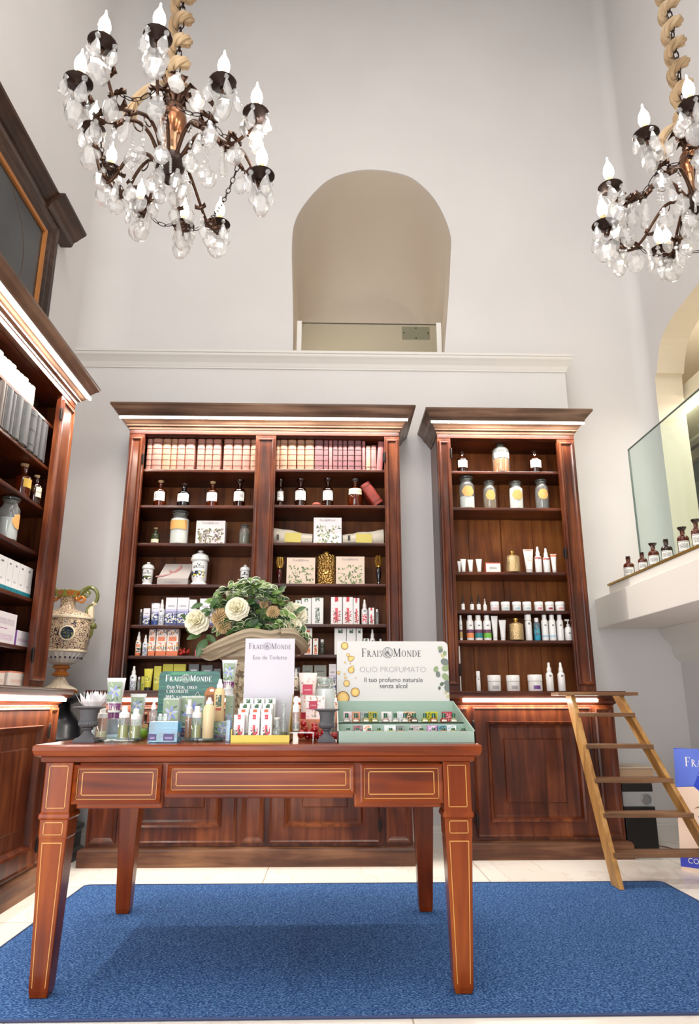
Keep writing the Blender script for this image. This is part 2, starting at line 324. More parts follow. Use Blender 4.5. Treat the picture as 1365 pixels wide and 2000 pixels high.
# ------------------------------------------------------------------ room shell
XL, XR, YB, ZC = -1.99, 2.60, 5.25, 7.9
struct(MB().box(XL - .2, 5.4, -2.5, YB + .1, -.1, 0).build('floor', marble()))
struct(MB().box(XL - .2, 5.3, -2.7, 7.3, ZC, ZC + .1).build('ceiling', WALL))
struct(MB().box(XL - .15, XL, -2.5, YB + .3, 0, ZC).build('wall_left', WALL))
def arch_wall(name, a0, a1, z1, hole, p0, p1, m, swap=False, inner=None):
    """wall with an arched opening; hole = points of the opening from bottom left over the crown to bottom right"""
    mb = MB(); F = (lambda a, t, z: (t, a, z)) if swap else (lambda a, t, z: (a, t, z))
    h0, h1 = hole[0], hole[-1]
    def q(pts):
        for t in (p0, p1):
            b = mb.add([F(a, t, z) for a, z in pts]); mb.face([b + i for i in range(len(pts))])
    zb = h0[1]
    q([(a0, 0), (a1, 0), (a1, zb), (a0, zb)])
    # left and right of the opening, fanned to the outer edge
    xs = [p[0] for p in hole]; im = max(range(len(hole)), key=lambda i: hole[i][1])
    L = hole[:im + 1]; Rr = hole[im:]
    for p, r_ in zip(L, L[1:]): q([(a0, p[1]), p, r_, (a0, r_[1])])
    for p, r_ in zip(Rr, Rr[1:]): q([(a1, r_[1]), r_, p, (a1, p[1])])
    q([(a0, hole[im][1]), (a1, hole[im][1]), (a1, z1), (a0, z1)])
    for p, r_ in zip(hole, hole[1:]):
        b = mb.add([F(p[0], p0, p[1]), F(r_[0], p0, r_[1]), F(r_[0], p1, r_[1]), F(p[0], p1, p[1])]); mb.face([b, b + 1, b + 2, b + 3], 1)
    b = mb.add([F(h0[0], p0, zb), F(h1[0], p0, zb), F(h1[0], p1, zb), F(h0[0], p1, zb)]); mb.face([b, b + 1, b + 2, b + 3])
    return struct(mb.build(name, [m, inner or m]))
def smoothcurve(P, n=5):
    out = []
    for i in range(len(P) - 1):
        a = P[max(i - 1, 0)]; b = P[i]; c = P[i + 1]; d = P[min(i + 2, len(P) - 1)]
        for k in range(n):
            t = k / n; out.append(tuple(.5 * (2 * b[j] + (c[j] - a[j]) * t + (2 * a[j] - 5 * b[j] + 4 * c[j] - d[j]) * t * t + (3 * b[j] - a[j] - 3 * c[j] + d[j]) * t ** 3) for j in range(len(b))))
    return out + [tuple(P[-1])]
hp = [(572, 684), (572, 600), (570, 480), (577, 430), (603, 388), (640, 352), (682, 336), (725, 331), (768, 336), (805, 348), (840, 378), (864, 415), (880, 460), (880, 500), (876, 580), (868, 684)]
hole = []
for u, v in hp:
    r = ray(u, v); k = YB / r.y; hole.append((r.x * k, EYE + r.z * k))
hole = smoothcurve([(a, max(z, 3.45)) for a, z in hole], 4)
zb = hole[0][1]; hole[-1] = (hole[-1][0], zb)
arch_wall('wall_back', XL - .1, 2.81, ZC, hole, YB, YB + .02, WALL)
# vaulted loft room behind the arched opening: the vault carries on from the arch, the jambs end after 0.3 m
mb = MB(); L = []
for d_, ex, kz in ((.02, 0, 1), (.3, 0, 1), (.31, .35, 1), (.7, .5, .99), (1.1, .5, .95), (1.35, .5, .88), (1.45, .5, .8)):
    q = []
    for a_, z_ in hole:
        low = min(1, max(0, (4.85 - z_) / .35)); s_ = -1 if a_ < .3 else 1
        q.append((a_ + s_ * ex * low, YB + d_, zb + (z_ - zb) * kz))
    L.append(q)
mb.loops(L, 0, False, True)
struct(mb.build('wall_niche', NICHE, smooth=True, angle=35))
area('loft_lamp', (-.62, YB + .75, 4.0), (0, R(-80), 0), .3, .3, 4.5, (1.0, .88, .70))
# thicker lower part of the back wall with its moulded ledge
struct(MB().box(XL, 1.83, 4.99, YB - .001, 0, 3.5).build('wall_lower', WALL))
lp = [(0, 3.425), (.008, 3.426), (.008, 3.435), (.012, 3.445), (.02, 3.47), (.04, 3.50), (.052, 3.515), (.055, 3.522), (.055, 3.536), (.062, 3.54), (.062, 3.557), (0, 3.565)]
mb = MB(); mb.loops([[(XL, 4.99 - o, z), (1.83 + o, 4.99 - o, z), (1.83 + o, YB - .001, z)] for o, z in lp], 0, closed=False)
mb.face([mb.add([(XL, 4.99, 3.565), (1.83, 4.99, 3.565), (1.83, YB, 3.565), (XL, YB, 3.565)]) + i for i in range(4)])
struct(mb.build('trim_1', flat((226, 222, 217), .6)))
for nm, cx_, cy_, r_, z0_, a0_ in (('trim_5', XL, YB, .30, 3.56, 90), ('trim_6', XR, YB, .10, 1.76, 0)):
    q = MB(); sg = 1 if a0_ == 90 else -1; pts = [(cx_ + sg * r_ * (1 - sin(R(t))), cy_ - r_ * (1 - cos(R(t)))) for t in range(0, 91, 10)]
    q.loops([[(x, y, z) for x, y in pts] for z in (z0_, ZC)], 0, closed=False); struct(q.build(nm, WALL, smooth=True, angle=60))
def skirting(name, x0, x1, y, h=.13):
    mb = MB(); mb.prism([(0, 0), (0, 0)], 0, 0) if False else None
    pr = [(0, 0), (-.018, 0), (-.018, h * .7), (-.012, h * .74), (-.012, h * .85), (-.004, h), (0, h)]
    mb.loops([[(x, y + a, b) for a, b in pr] for x in (x0, x1)], 0, True, True); return struct(mb.build(name, flat((226, 222, 216), .5)))
skirting('baseboard_back', XL, 1.85, 4.99); skirting('baseboard_right', 1.83, XR, YB)
# right wall with the arched mezzanine opening
ra = [(5.12, 1.74), (5.11, 3.3), (5.06, 3.47), (5.01, 3.58), (4.92, 3.70), (4.75, 3.765), (4.55, 3.785), (4.3, 3.80), (3.8, 3.83), (3.3, 3.83), (2.6, 3.74), (2.1, 3.5), (1.95, 3.2), (1.95, 1.74)]
arch_wall('wall_right', YB + .0, -2.5, ZC, smoothcurve(ra, 3), XR, XR + .22, WALL, swap=True, inner=WARM)
wf = MB()   # front wall with the shop window opening, behind the photographer
wf.box(XL, -2.2 + .2, -2.7, -2.5, 0, ZC).box(1.3, XR, -2.7, -2.5, 0, ZC).box(-2.0, 1.3, -2.7, -2.5, 3.4, ZC).box(-2.0, 1.3, -2.7, -2.5, 0, .4)
struct(wf.build('wall_front', WALL))
w1 = struct(MB().box(-2.0, -1.94, -2.62, -2.56, .4, 3.4).box(1.24, 1.3, -2.62, -2.56, .4, 3.4).box(-2.0, 1.3, -2.62, -2.56, 3.34, 3.4).box(-2.0, 1.3, -2.62, -2.56, .4, .46).box(-.38, -.32, -2.62, -2.56, .46, 3.34).build('window_1', flat((60, 44, 34), .4)))
# mezzanine room behind the arch
mz = MB(); mz.box(2.83, 5.2, 7.2, 7.3, 1.5, 5.2).box(5.1, 5.2, 1.6, 7.2, 1.5, 5.2).box(2.83, 5.2, 1.5, 1.6, 1.5, 5.2).box(2.83, 5.2, 1.6, 7.2, 4.4, 4.5).box(2.83, 5.2, 1.6, 7.2, 1.62, 1.7).box(2.78, 2.83, 5.28, 7.2, 1.5, 5.2)
struct(mz.build('wall_mezzanine', WARM))
area('mezzanine_lamp', (2.93, 4.1, 3.232), (0, 0, 0), .03, 3.0, 22, (1.0, .97, .90))
area('vault_lamp', (3.6, 4.6, 3.5), (pi, 0, 0), .5, 3.0, 20, (1.0, .95, .86))
struct(MB().box(2.86, 5.1, 1.6, 7.2, 3.27, 3.42).build('ceiling_mezzanine', flat((236, 226, 200), .6)))
struct(MB().box(2.0, XR + .25, -2.0, YB - .001, 1.45, 1.672).box(2.035, XR + .25, -2.0, 5.05, 1.672, 1.742).build('trim_2', flat((240, 234, 226), .55), bev=.004))
struct(MB().box(2.028, 2.05, -2.0, 5.06, 1.742, 1.756).build('trim_3', flat((186, 148, 66), .3, .8)))
# coved mouldings under the mezzanine edge
sm = MB(); sm.loops([[(XR - .001 - a, y, b) for a, b in ((0, 1.2), (.02, 1.22), (.05, 1.26), (.06, 1.33), (.12, 1.4), (.14, 1.449), (0, 1.449))] for y in (-2.0, YB - .001)], 0, True, True)
struct(sm.build('trim_4', flat((232, 228, 222), .6)))

# ------------------------------------------------------------------ woods
MAH = wood('mahogany', (32, 12, 6), (84, 36, 16), (132, 72, 38))
MAHX = wood('mahogany_shelf', (28, 10, 5), (70, 28, 13), (112, 56, 28), axis=0)
BACKW = wood('back_planks', (66, 28, 8), (130, 68, 24), (168, 102, 46), rough=.5, coat=.05)
WORN = wood('worn_plinth', (40, 22, 14), (92, 56, 38), (146, 104, 74), rough=.5, axis=0, coat=.05)
DARKW = wood('dark_stained_wood', (26, 17, 13), (54, 36, 27), (84, 60, 46), axis=0)
DESKW = wood('desk_mahogany', (68, 21, 2), (120, 46, 6), (152, 72, 14), rough=.24, axis=0, coat=.15)
DESKV = wood('desk_mahogany_leg', (68, 21, 2), (120, 46, 6), (152, 72, 14), rough=.24, axis=2, coat=.15)
LADW = wood('ladder_wood', (120, 80, 40), (172, 126, 70), (206, 164, 104), rough=.5, axis=2, coat=.05)
LADX = wood('ladder_step_wood', (82, 54, 36), (124, 88, 60), (160, 120, 84), rough=.5, axis=0, coat=.05)
CORW = wood('cornice_wood', (56, 38, 30), (100, 74, 58), (138, 108, 88), axis=0)
INLAY = flat((206, 150, 74), .35)
IRON = flat((46, 40, 38), .45, .8)
LEDM = glow((255, 248, 238), LED_E)
ALU = flat((188, 182, 176), .3, .8)

def cabinet(name, label, loc, rz, P):
    root = thing(name, label, 'bookcase', loc, rz)
    ux0, ux1, yf, yb, zt = P['ux0'], P['ux1'], P['yf'], P['yb'], P['zt']
    bx0, bx1, byf, zc = P['bx0'], P['bx1'], P['byf'], P['zc']
    # plinth
    MB().loops([[(bx0 - o, y0, z), (bx1 + o, y0, z), (bx1 + o, yb, z), (bx0 - o, yb, z)] for o, y0, z in ((.03, byf - .035, 0), (.03, byf - .035, .085), (.022, byf - .027, .095), (.0, byf - .005, .105))], 0, True, True).build('plinth', WORN, root)
    # base carcass with counter
    MB().box(bx0, bx1, byf, yb, .1, zc - .085).build('base_carcass', MAH, root, bev=.003)
    ct = [(.0, zc - .085), (.012, zc - .075), (.02, zc - .06), (.045, zc - .045), (.055, zc - .03), (.055, zc - .012), (.062, zc - .008), (.062, zc)]
    MB().loops([[(bx0 - o, byf - o, z), (bx1 + o, byf - o, z), (bx1 + o, yb, z), (bx0 - o, yb, z)] for o, z in ct], 0, True, True).build('countertop', MAHX, root)
    # panels and doors of the base
    for x0, x1 in P['pil']:
        MB().rloft(x0, x1, .125, zc - .1, [(0, byf), (0, byf - .012), (.012, byf - .016), (.02, byf - .010), (.03, byf - .004)]).build('side_panel', MAH, root)
    for i, (x0, x1) in enumerate(P['doors']):
        d = MB().rloft(x0, x1, .125, zc - .1, [(0, byf + .0), (0, byf - .018), (.006, byf - .024), (.014, byf - .018), (.085, byf - .018), (.088, byf - .034), (.1, byf - .03), (.112, byf - .004), (.125, byf - .001), (.19, byf - .001), (.196, byf - .009), (.21, byf - .009)]).build('door', MAH, root)
        hx = x0 if P['hinge'][i] < 0 else x1
        for zz in (.22, zc - .22):
            MB().lathe([(.0, -.035), (.007, -.035), (.008, -.02), (.008, .02), (.007, .035), (.004, .04), (0, .045)], 8, (hx, byf - .026, zz)).box(hx - .012, hx + .012, byf - .022, byf - .018, zz - .025, zz + .025).build('hinge', IRON, d, True)
        if P.get('key') is not None and i == 0:
            kx = x1 - .045
            k = MB().lathe([(0, -.03), (.014, -.028), (.018, 0), (.012, .028), (0, .032)], 10, (kx, byf - .02, .55), sy=.2)
            k.tube([(kx + .016 * cos(t), byf - .04, .505 + .018 * sin(t)) for t in [2 * pi * q / 14 for q in range(15)]], .003, 5)
            k.tube([(kx, byf - .02, .53), (kx, byf - .05, .53)], .004, 6); k.build('key', flat((70, 60, 50), .3, .9), d, True)
    # upper case: back, sides, pilasters
    xi0, xi1 = ux0 + P['sl'], ux1 - P['sr']
    bk = MB(); n = max(3, int((ux1 - ux0) / .24)); wd = (ux1 - ux0 - .04) / n
    for i in range(n): bk.box(ux0 + .02 + i * wd, ux0 + .02 + (i + 1) * wd - .003, yb - .02, yb - .006 + .002 * (i % 2), zc, zt)
    for a in P.get('batten', ()): bk.box(a, a + .075, yb - .032, yb - .02, zc, zt)
    bk.build('back_panel', BACKW, root)
    for a, b in ((ux0, ux0 + .022), (ux1 - .022, ux1)):
        MB().box(a, b, yf + .012, yb, zc, zt - .01).build('case_side', MAH, root, bev=.002)
    MB().box(ux0 + .01, ux1 - .01, yf + .03, yb, zt - .035, zt).build('case_top', MAHX, root)
    st = [(ux0, xi0), (xi1, ux1)] + list(P.get('mid', ()))
    for a, b in st:
        m = MB().box(a, b, yf, yf + .03, zc, zt - .03)
        m.rloft(a, b, zc + .03, zt - .045, [(.008, yf), (.010, yf - .012), (.022, yf - .014), (.03, yf - .004), (.036, yf - .002), (.044, yf - .002)])
        m.build('pilaster', MAH, root, bev=.002)
        if (a, b) != st[0] and (a, b) != st[1]: MB().box((a + b) / 2 - .012, (a + b) / 2 + .012, yf + .03, yb - .02, zc, zt - .03).build('divider', MAH, root)
    mb = MB().box(ux0, ux1, yf - .004, yf + .03, zt - .03, zt); mb.build('frieze', MAHX, root, bev=.002)
    # shelves
    for x0, x1, z in P['shelves']:
        MB().box(x0, x1, yf + .045, yb - .02, z - .022, z).box(x0, x1, yf + .04, yf + .048, z - .02, z - .003).build('shelf', MAHX, root, bev=.002)
    # shelf support racks on the sides
    for a in P.get('racks', ()):
        m = MB(); zz = zc + .1
        while zz < zt - .1:
            m.hull8([(a - .012, yf + .07, zz), (a + .012, yf + .07, zz), (a + .012, yf + .1, zz), (a - .012, yf + .1, zz), (a - .012, yf + .07, zz + .05), (a + .012, yf + .07, zz + .05), (a + .012, yf + .1, zz + .085), (a - .012, yf + .1, zz + .085)]); zz += .09
        m.build('shelf_rack', MAH, root)
    # hinges left on the case front
    for hx, zz in P.get('hinges', ()):
        MB().lathe([(0, -.04), (.006, -.038), (.007, -.03), (.007, .03), (.006, .038), (0, .042)], 8, (hx, yf - .006, zz)).box(hx - .015, hx + .002, yf - .003, yf, zz - .03, zz + .03).build('hinge', IRON, root, True)
    # cornice
    o1, zz = P['co'], zt
    cp = [(0, zz), (.008, zz + .002), (.012, zz + .018), (.028, zz + .022), (.03, zz + .03), (.04, zz + .036), (.055, zz + .05), (o1 * .52, zz + .064), (o1 * .62, zz + .085), (o1 * .80, zz + .108), (o1 * .97, zz + .122), (o1, zz + .128), (o1, zz + .14), (o1 - .01, zz + .146)]
    s_ = P.get('cs', .66)
    c = MB().loops([[(ux0 - o * s_, yf - o, z), (ux1 + o * s_, yf - o, z), (ux1 + o * s_, yb, z), (ux0 - o * s_, yb, z)] for o, z in cp], 0, True, True).build('cornice', CORW, root)
    # light strips: tube under the cornice, tube under the counter
    lo = o1 * .56
    MB().box(ux0 - .05, ux1 + .05, yf - lo - .012, yf - lo, zz + .050, zz + .062).build('light_strip', LEDM, c)
    MB().box(ux0 - .055, ux1 + .055, yf - lo - .014, yf - lo + .006, zz + .062, zz + .067).build('light_channel', ALU, c)
    ln = ux1 - ux0
    area('strip_glow', ((ux0 + ux1) / 2, yf - lo - .006, zz + .047), (R(2), 0, 0), ln, .012, LEDW * ln / 1.9, (1, .95, .88), c)
    for a, b in P['under']:
        area('counter_glow', ((a + b) / 2, byf - .038, zc - .068), (R(12), 0, 0), b - a, .014, LEDW * .26 * (b - a) / 1.8, (1, .94, .85), root)
        MB().box(a, b, byf - .05, byf - .026, zc - .066, zc - .05).build('counter_light', LEDM, root)
    return root

SL = {'A': 2.467, 'B': 2.209, 'C': 1.945, 'D': 1.667, 'E': 1.401, 'F': 1.205, 'G': .985}
wide = cabinet('bookcase', 'wide dark mahogany bookcase of two bays against the back wall, behind the desk', (0, 0, 0), 0, dict(
    ux0=-1.40, ux1=.465, yf=4.56, yb=4.985, zt=2.735, bx0=-1.42, bx1=.49, byf=4.47, zc=.985, sl=.105, sr=.105, mid=[(-.53, -.39)],
    pil=[(-1.40, -1.245), (-.52, -.385), (.33, .475)], doors=[(-1.215, -.55), (-.355, .295)], hinge=[-1, 1],
    shelves=[(-1.37, -.46, SL[k]) for k in 'ABCDEF'] + [(-.46, .44, SL[k] + .008) for k in 'ABCDEF'],
    hinges=[(-1.294, 2.52), (.362, 2.55), (-1.294, 1.12)], co=.155, under=[(-1.38, .45)]))
SR = [2.505, 2.235, 1.778, 1.514, 1.316]
narrow = cabinet('bookcase', 'narrow dark mahogany bookcase of one bay on the right, behind the ladder', (0, 0, 0), 0, dict(
    ux0=.745, ux1=1.73, yf=4.66, yb=4.985, zt=2.765, bx0=.79, bx1=1.815, byf=4.62, zc=.985, sl=.095, sr=.125,
    pil=[(.80, .875), (1.685, 1.80)], doors=[(.90, 1.66)], hinge=[-1], key=1,
    shelves=[(.77, 1.71, z) for z in SR], hinges=[(.842, 2.62), (1.6, 1.9), (.842, 1.12)], co=.155, cs=.62, under=[(.84, 1.70)], batten=[1.24]))
LS = [2.48, 2.225, 1.983, 1.722, 1.463, 1.202]
# the side bookcase is built facing -y and turned to face the room: local x is depth into the room, local y is distance to the left
side = cabinet('bookcase', 'tall mahogany bookcase along the left wall, under the old painting', (0, 0, 0), pi / 2, dict(
    ux0=1.9, ux1=4.06, yf=1.60, yb=1.985, zt=2.70, bx0=1.9, bx1=4.05, byf=1.50, zc=.985, sl=.12, sr=.20,
    pil=[(1.92, 2.04), (3.915, 4.03)], doors=[(2.06, 2.95), (2.97, 3.885)], hinge=[-1, 1],
    shelves=[(1.93, 4.03, z) for z in LS], hinges=[(3.86, 2.55), (3.86, 1.16)], co=.12, cs=.7, under=[(1.95, 4.02)], racks=[4.03]))

# ------------------------------------------------------------------ desk
desk = thing('desk', 'reddish mahogany desk with inlaid lines and three drawers, standing on the blue carpet', 'desk', (-.215, 3.03, .0065))
DX, DY = -.215, 3.03
X0, X1, Y0, Y1 = -.965 - DX, .482 - DX, 2.545 - DY, 3.56 - DY
tp = [(.0, .705), (.012, .708), (.014, .722), (.03, .728), (.036, .745), (.036, .758), (.030, .764)]
MB().loops([[(X0 - o, Y0 - o, z), (X1 + o, Y0 - o, z), (X1 + o, Y1 + o, z), (X0 - o, Y1 + o, z)] for o, z in tp], 0, True, True).build('desktop', DESKW, desk)
def inlay_rect(parent, x0, x1, z0, z1, y, t=.0028, dx=0):
    m = MB()
    for a, b, c, d in ((x0, x1, z0, z0 + t), (x0, x1, z1 - t, z1), (x0, x0 + t, z0, z1), (x1 - t, x1, z0, z1)):
        m.box(a, b, y - .0008, y + .0008, c, d)
    return m.build('inlay', INLAY, parent)
ap = MB()   # apron with a raised centre
ap.box(X0 + .11, X0 + .40, Y0 + .012, Y0 + .04, .557, .706).box(X1 - .40, X1 - .10, Y0 + .012, Y0 + .04, .557, .706)
ap.box(X0 + .40, X1 - .40, Y0 + .012, Y0 + .04, .588, .706)
ap.box(X0 + .02, X0 + .045, Y0 + .08, Y1 - .08, .557, .706).box(X1 - .045, X1 - .02, Y0 + .08, Y1 - .08, .557, .706).box(X0 + .1, X1 - .1, Y1 - .04, Y1 - .012, .557, .706)
ap.build('apron', DESKW, desk, bev=.006)
for i, (a, b, c) in enumerate(((-.868, -.572, .573), (-.552, .083, .602), (.103, .385, .573))):
    a -= DX; b -= DX
    d = MB().rloft(a, b, c, .698, [(0, Y0 + .012), (0, Y0 - .002), (.006, Y0 - .005), (.013, Y0 - .002), (.014, Y0 + .006), (.02, Y0 + .006)]).build('drawer', DESKW, desk)
    inlay_rect(d, a + .028, b - .028, c + .026, .698 - .024, Y0 + .006)
    inlay_rect(d, a + .0125, b - .0125, c + .0125, .698 - .0125, Y0 + .003, .003)
for sx in (0, 1):
    for sy in (0, 1):
        cx = (X0 + .048) if sx == 0 else (X1 - .048); cy = (Y0 + .044) if sy == 0 else (Y1 - .044)
        L = []
        for h, z, ox in ((.047, .706, 0), (.047, .548, 0), (.051, .542, 0), (.053, .53, 0), (.047, .524, 0), (.046, .47, 0), (.0445, .465, 0), (.031, .02, 0), (.027, 0, 0)):
            L.append([(cx - h, cy - h, z), (cx + h, cy - h, z), (cx + h, cy + h, z), (cx - h, cy + h, z)])
        g = MB().loops(L, 0, True, True).build('leg', DESKV, desk, bev=.003)
        if sy == 0:
            inlay_rect(g, cx - .032, cx + .032, .56, .695, cy - .0475, .0025)
            inlay_rect(g, cx - .032, cx + .032, .478, .518, cy - .0475, .0025)
            m = MB()
            for s0 in (-1, 1):
                p = [(cx + s0 * .033, cy - .0452, .455), (cx + s0 * .0305, cy - .0452, .455), (cx + s0 * .0195, cy - .0316, .03), (cx + s0 * .022, cy - .0316, .03)]
                b = m.add(p); m.face([b, b + 1, b + 2, b + 3])
            p = [(cx - .033, cy - .0452, .455), (cx + .033, cy - .0452, .455), (cx + .033, cy - .0451, .452), (cx - .033, cy - .0451, .452)]; b = m.add(p); m.face([b, b + 1, b + 2, b + 3])
            m.build('inlay', INLAY, g)

# ------------------------------------------------------------------ carpet
cp = MB(); x0, x1, y0, y1, r_ = -1.255, 1.745, 2.405, 4.02, .03
out = []
for cx, cy, a in ((x1 - r_, y1 - r_, 0), (x0 + r_, y1 - r_, 90), (x0 + r_, y0 + r_, 180), (x1 - r_, y0 + r_, 270)):
    out += [(cx + r_ * cos(R(a + t)), cy + r_ * sin(R(a + t))) for t in (0, 30, 60, 90)]
cp.loops([[(x, y, z) for x, y in out] for z in (0.0, .006)], 0, True, True)
rug = cp.build('carpet', rugmat()); tag(rug, 'large blue flecked carpet lying on the pale marble floor under the desk', 'rug')
n_ = len(out); e = MB(); e.tube([(x, y, .005) for x, y in out] + [(out[0][0], out[0][1], .005)], .0045, 5); e.build('bound_edge', flat((52, 62, 98), .8), rug)

# ------------------------------------------------------------------ ladder
lad = thing('step_ladder', 'light wooden library ladder with five treads leaning on the counter of the right bookcase', 'ladder', (1.66, 3.85, .001))
def lp_(p): return Vector(p) - Vector((1.66, 3.85, 0))
LT, LB = (1.50, 4.50, .955), (1.465, 3.90, 0.006)
RT, RB = (1.80, 4.50, .955), (2.03, 3.90, 0.006)
for (t, b, s_) in ((LT, LB, 1), (RT, RB, -1)):
    t = lp_(t); b = lp_(b); wx, wy = .013, .055
    MB().hull8([(b.x - wx, b.y - wy, b.z), (b.x + wx, b.y - wy, b.z), (b.x + wx, b.y + wy, b.z), (b.x - wx, b.y + wy, b.z),
                (t.x - wx, t.y - wy, t.z), (t.x + wx, t.y - wy, t.z), (t.x + wx, t.y + wy, t.z), (t.x - wx, t.y + wy, t.z)]).build('rail', LADW, lad, bev=.002)
for v in (1397, 1458, 1524, 1592, 1670):
    # tread height from where it stands along the rail
    best = min([k / 200 for k in range(201)], key=lambda k: abs(zat(1160, v, LB[1] + (LT[1] - LB[1]) * k - .05) - (LB[2] + (LT[2] - LB[2]) * k)))
    k = best; y = LB[1] + (LT[1] - LB[1]) * k; z = LB[2] + (LT[2] - LB[2]) * k
    a = LB[0] + (LT[0] - LB[0]) * k + .0; b = RB[0] + (RT[0] - RB[0]) * k
    MB().box(a - .0 - 1.66, b - 1.66 + .013, y - .07 - 3.85, y + .05 - 3.85, z - .011, z + .011).build('tread', LADX, lad, bev=.002)
MB().box(1.395 - 1.66, 1.89 - 1.66, 4.40 - 3.85, 4.553 - 3.85, .955, .975).build('top_step', LADX, lad, bev=.002)

# ------------------------------------------------------------------ painting over the left bookcase
pt = thing('framed_painting', 'old dark portrait painting in a heavy dark wood frame above the left bookcase', 'painting', (-1.985, 3.1, 2.85), pi / 2)
# local x = depth direction, local y = away from the room (negative = into the room)
def yy(d): return -d
canvas, n, l, b = mat('dark_canvas')
tc = n.new('ShaderNodeTexCoord'); nz = n.new('ShaderNodeTexNoise'); nz.inputs['Scale'].default_value = 3; nz.inputs['Detail'].default_value = 6; l.new(tc.outputs['Object'], nz.inputs[0])
rr = ramp(n, [(.3, (16, 18, 20)), (.6, (36, 40, 42)), (.9, (56, 58, 54))]); l.new(nz.outputs[0], rr.inputs[0]); l.new(rr.outputs[0], b.inputs[0]); b.inputs['Roughness'].default_value = .3
fr = MB().rloft(-1.16, 1.18, .06, 1.30, [(0, 0), (0, yy(.05)), (.02, yy(.065)), (.05, yy(.06)), (.08, yy(.045)), (.11, yy(.05)), (.13, yy(.035)), (.15, yy(.03))], cap=False)
fr.build('frame', DARKW, pt)
fr2 = MB(); cpz = [(.05, 1.30), (.07, 1.31), (.085, 1.325), (.11, 1.345), (.13, 1.36), (.135, 1.375), (.05, 1.38)]
fr2.loops([[(x, yy(a), z) for a, z in cpz] for x in (-.93, .93)], 0, True, True)
for sx in (-1, 1):
    xa, xb = (.93, 1.36) if sx > 0 else (-1.36, -.93)
    fr2.loops([[(xa, yy(0.0), z), (xb, yy(0.0), z), (xb, yy(a + .04), z), (xa, yy(a + .04), z)] for a, z in [(.03, 1.262), (.04, 1.27)] + cpz], 0, True, True)
fr2.build('crown', DARKW, pt)
MB().rloft(-1.01, 1.03, .20, 1.15, [(0, yy(.03)), (0, yy(.045)), (.022, yy(.04)), (.026, yy(.025))], cap=False).build('gilt_slip', flat((176, 112, 52), .4, .4), pt)
cv = MB().box(-1.0, 1.02, yy(.025), yy(.015), .22, 1.135).build('canvas', canvas, pt)
ov = MB(); N = 40
for i in range(N):
    a, c_ = 2 * pi * i / N, 2 * pi * (i + 1) / N
    b_ = ov.add([(.25 + .55 * cos(t) * q, yy(.0258), .74 + .42 * sin(t) * q) for t, q in ((a, 1), (c_, 1), (c_, .985), (a, .985))]); ov.face([b_, b_ + 1, b_ + 2, b_ + 3])
ov.build('painted_oval', flat((92, 66, 42), .5), cv)
fm, n, l, b = mat('painted_flesh'); tc = n.new('ShaderNodeTexCoord'); nz = n.new('ShaderNodeTexNoise'); nz.inputs['Scale'].default_value = 9; l.new(tc.outputs['Object'], nz.inputs[0])
rr = ramp(n, [(.3, (96, 56, 38)), (.6, (176, 124, 88))]); l.new(nz.outputs[0], rr.inputs[0]); l.new(rr.outputs[0], b.inputs[0]); b.inputs['Roughness'].default_value = .4
hd = MB(); b_ = hd.add([(.20 + .15 * cos(2 * pi * i / 28), yy(.0260), .93 + .15 * sin(2 * pi * i / 28)) for i in range(28)]); hd.face([b_ + i for i in range(28)])
b_ = hd.add([(-.16, yy(.0260), .3), (.56, yy(.0260), .3), (.5, yy(.0260), .58), (.3, yy(.0260), .72), (.10, yy(.0260), .72), (-.1, yy(.0260), .58)]); hd.face([b_ + i for i in range(6)])
hd.build('painted_hair_and_cloak', flat((34, 26, 22), .4), cv)
fc = MB(); b_ = fc.add([(.20 + .105 * cos(2 * pi * i / 24) * (1 - .15 * (sin(2 * pi * i / 24) < 0)), yy(.0262), .88 + .15 * sin(2 * pi * i / 24)) for i in range(24)]); fc.face(list(range(24)))
fc.build('painted_face', fm, cv)
ft = MB()
for x, z, sx, sz in ((.16, .91, .02, .007), (.24, .91, .02, .007), (.20, .87, .008, .022), (.20, .822, .018, .005)):
    b_ = ft.add([(x + sx * cos(2 * pi * i / 12), yy(.0266), z + sz * sin(2 * pi * i / 12)) for i in range(12)]); ft.face([b_ + i for i in range(12)])
ft.build('painted_features', flat((112, 66, 46), .5), cv)

# ------------------------------------------------------------------ glass panels, mezzanine fittings
GP = pane((240, 248, 246))
g = thing('glass_railing', 'tall frameless glass panel standing on the mezzanine edge at the right wall', 'glass railing', (2.2, 4.84, 1.742))
MB().box(-.006, .006, -2.6, 0, 0, .985).build('pane', GP, g)
MB().box(-.0065, .0065, -2.6, 0, .985, .989).box(-.0065, .0065, -.001, .003, 0, .989).build('polished_edge', flat((96, 112, 108), .3), g)
g = thing('glass_railing', 'low glass railing across the foot of the arched opening above the ledge', 'glass railing', (.31, 5.40, 3.445))
MB().box(-.60, .60, -.006, .006, 0, .63).build('pane', pane((246, 247, 240)), g)
MB().box(-.60, .60, -.007, .007, .63, .634).build('polished_edge', flat((96, 84, 60), .3), g)
for s_ in (-1, 1): MB().box(s_ * .60 - .02, s_ * .60 + .02, -.02, .02, 0, .64).build('post', WHITE, g)
MB().box(-.035, .035, -.03, .01, 0, .22).lathe([(.0, 0), (.03, .0), (.04, .03), (.04, .05), (0, .06)], 12, (0, -.01, .21)).build('clamp', flat((230, 228, 224), .4), g, True)
pl = thing('acrylic_plate', 'small frosted plate with four bolts behind the low glass railing of the arched opening', 'plate', (xat(812, 5.42, 3.99), 5.409, zat(812, 664, 5.42)))
MB().box(-.12, .12, 0, .008, 0, .12).build('plate', pane((216, 219, 210)), pl)
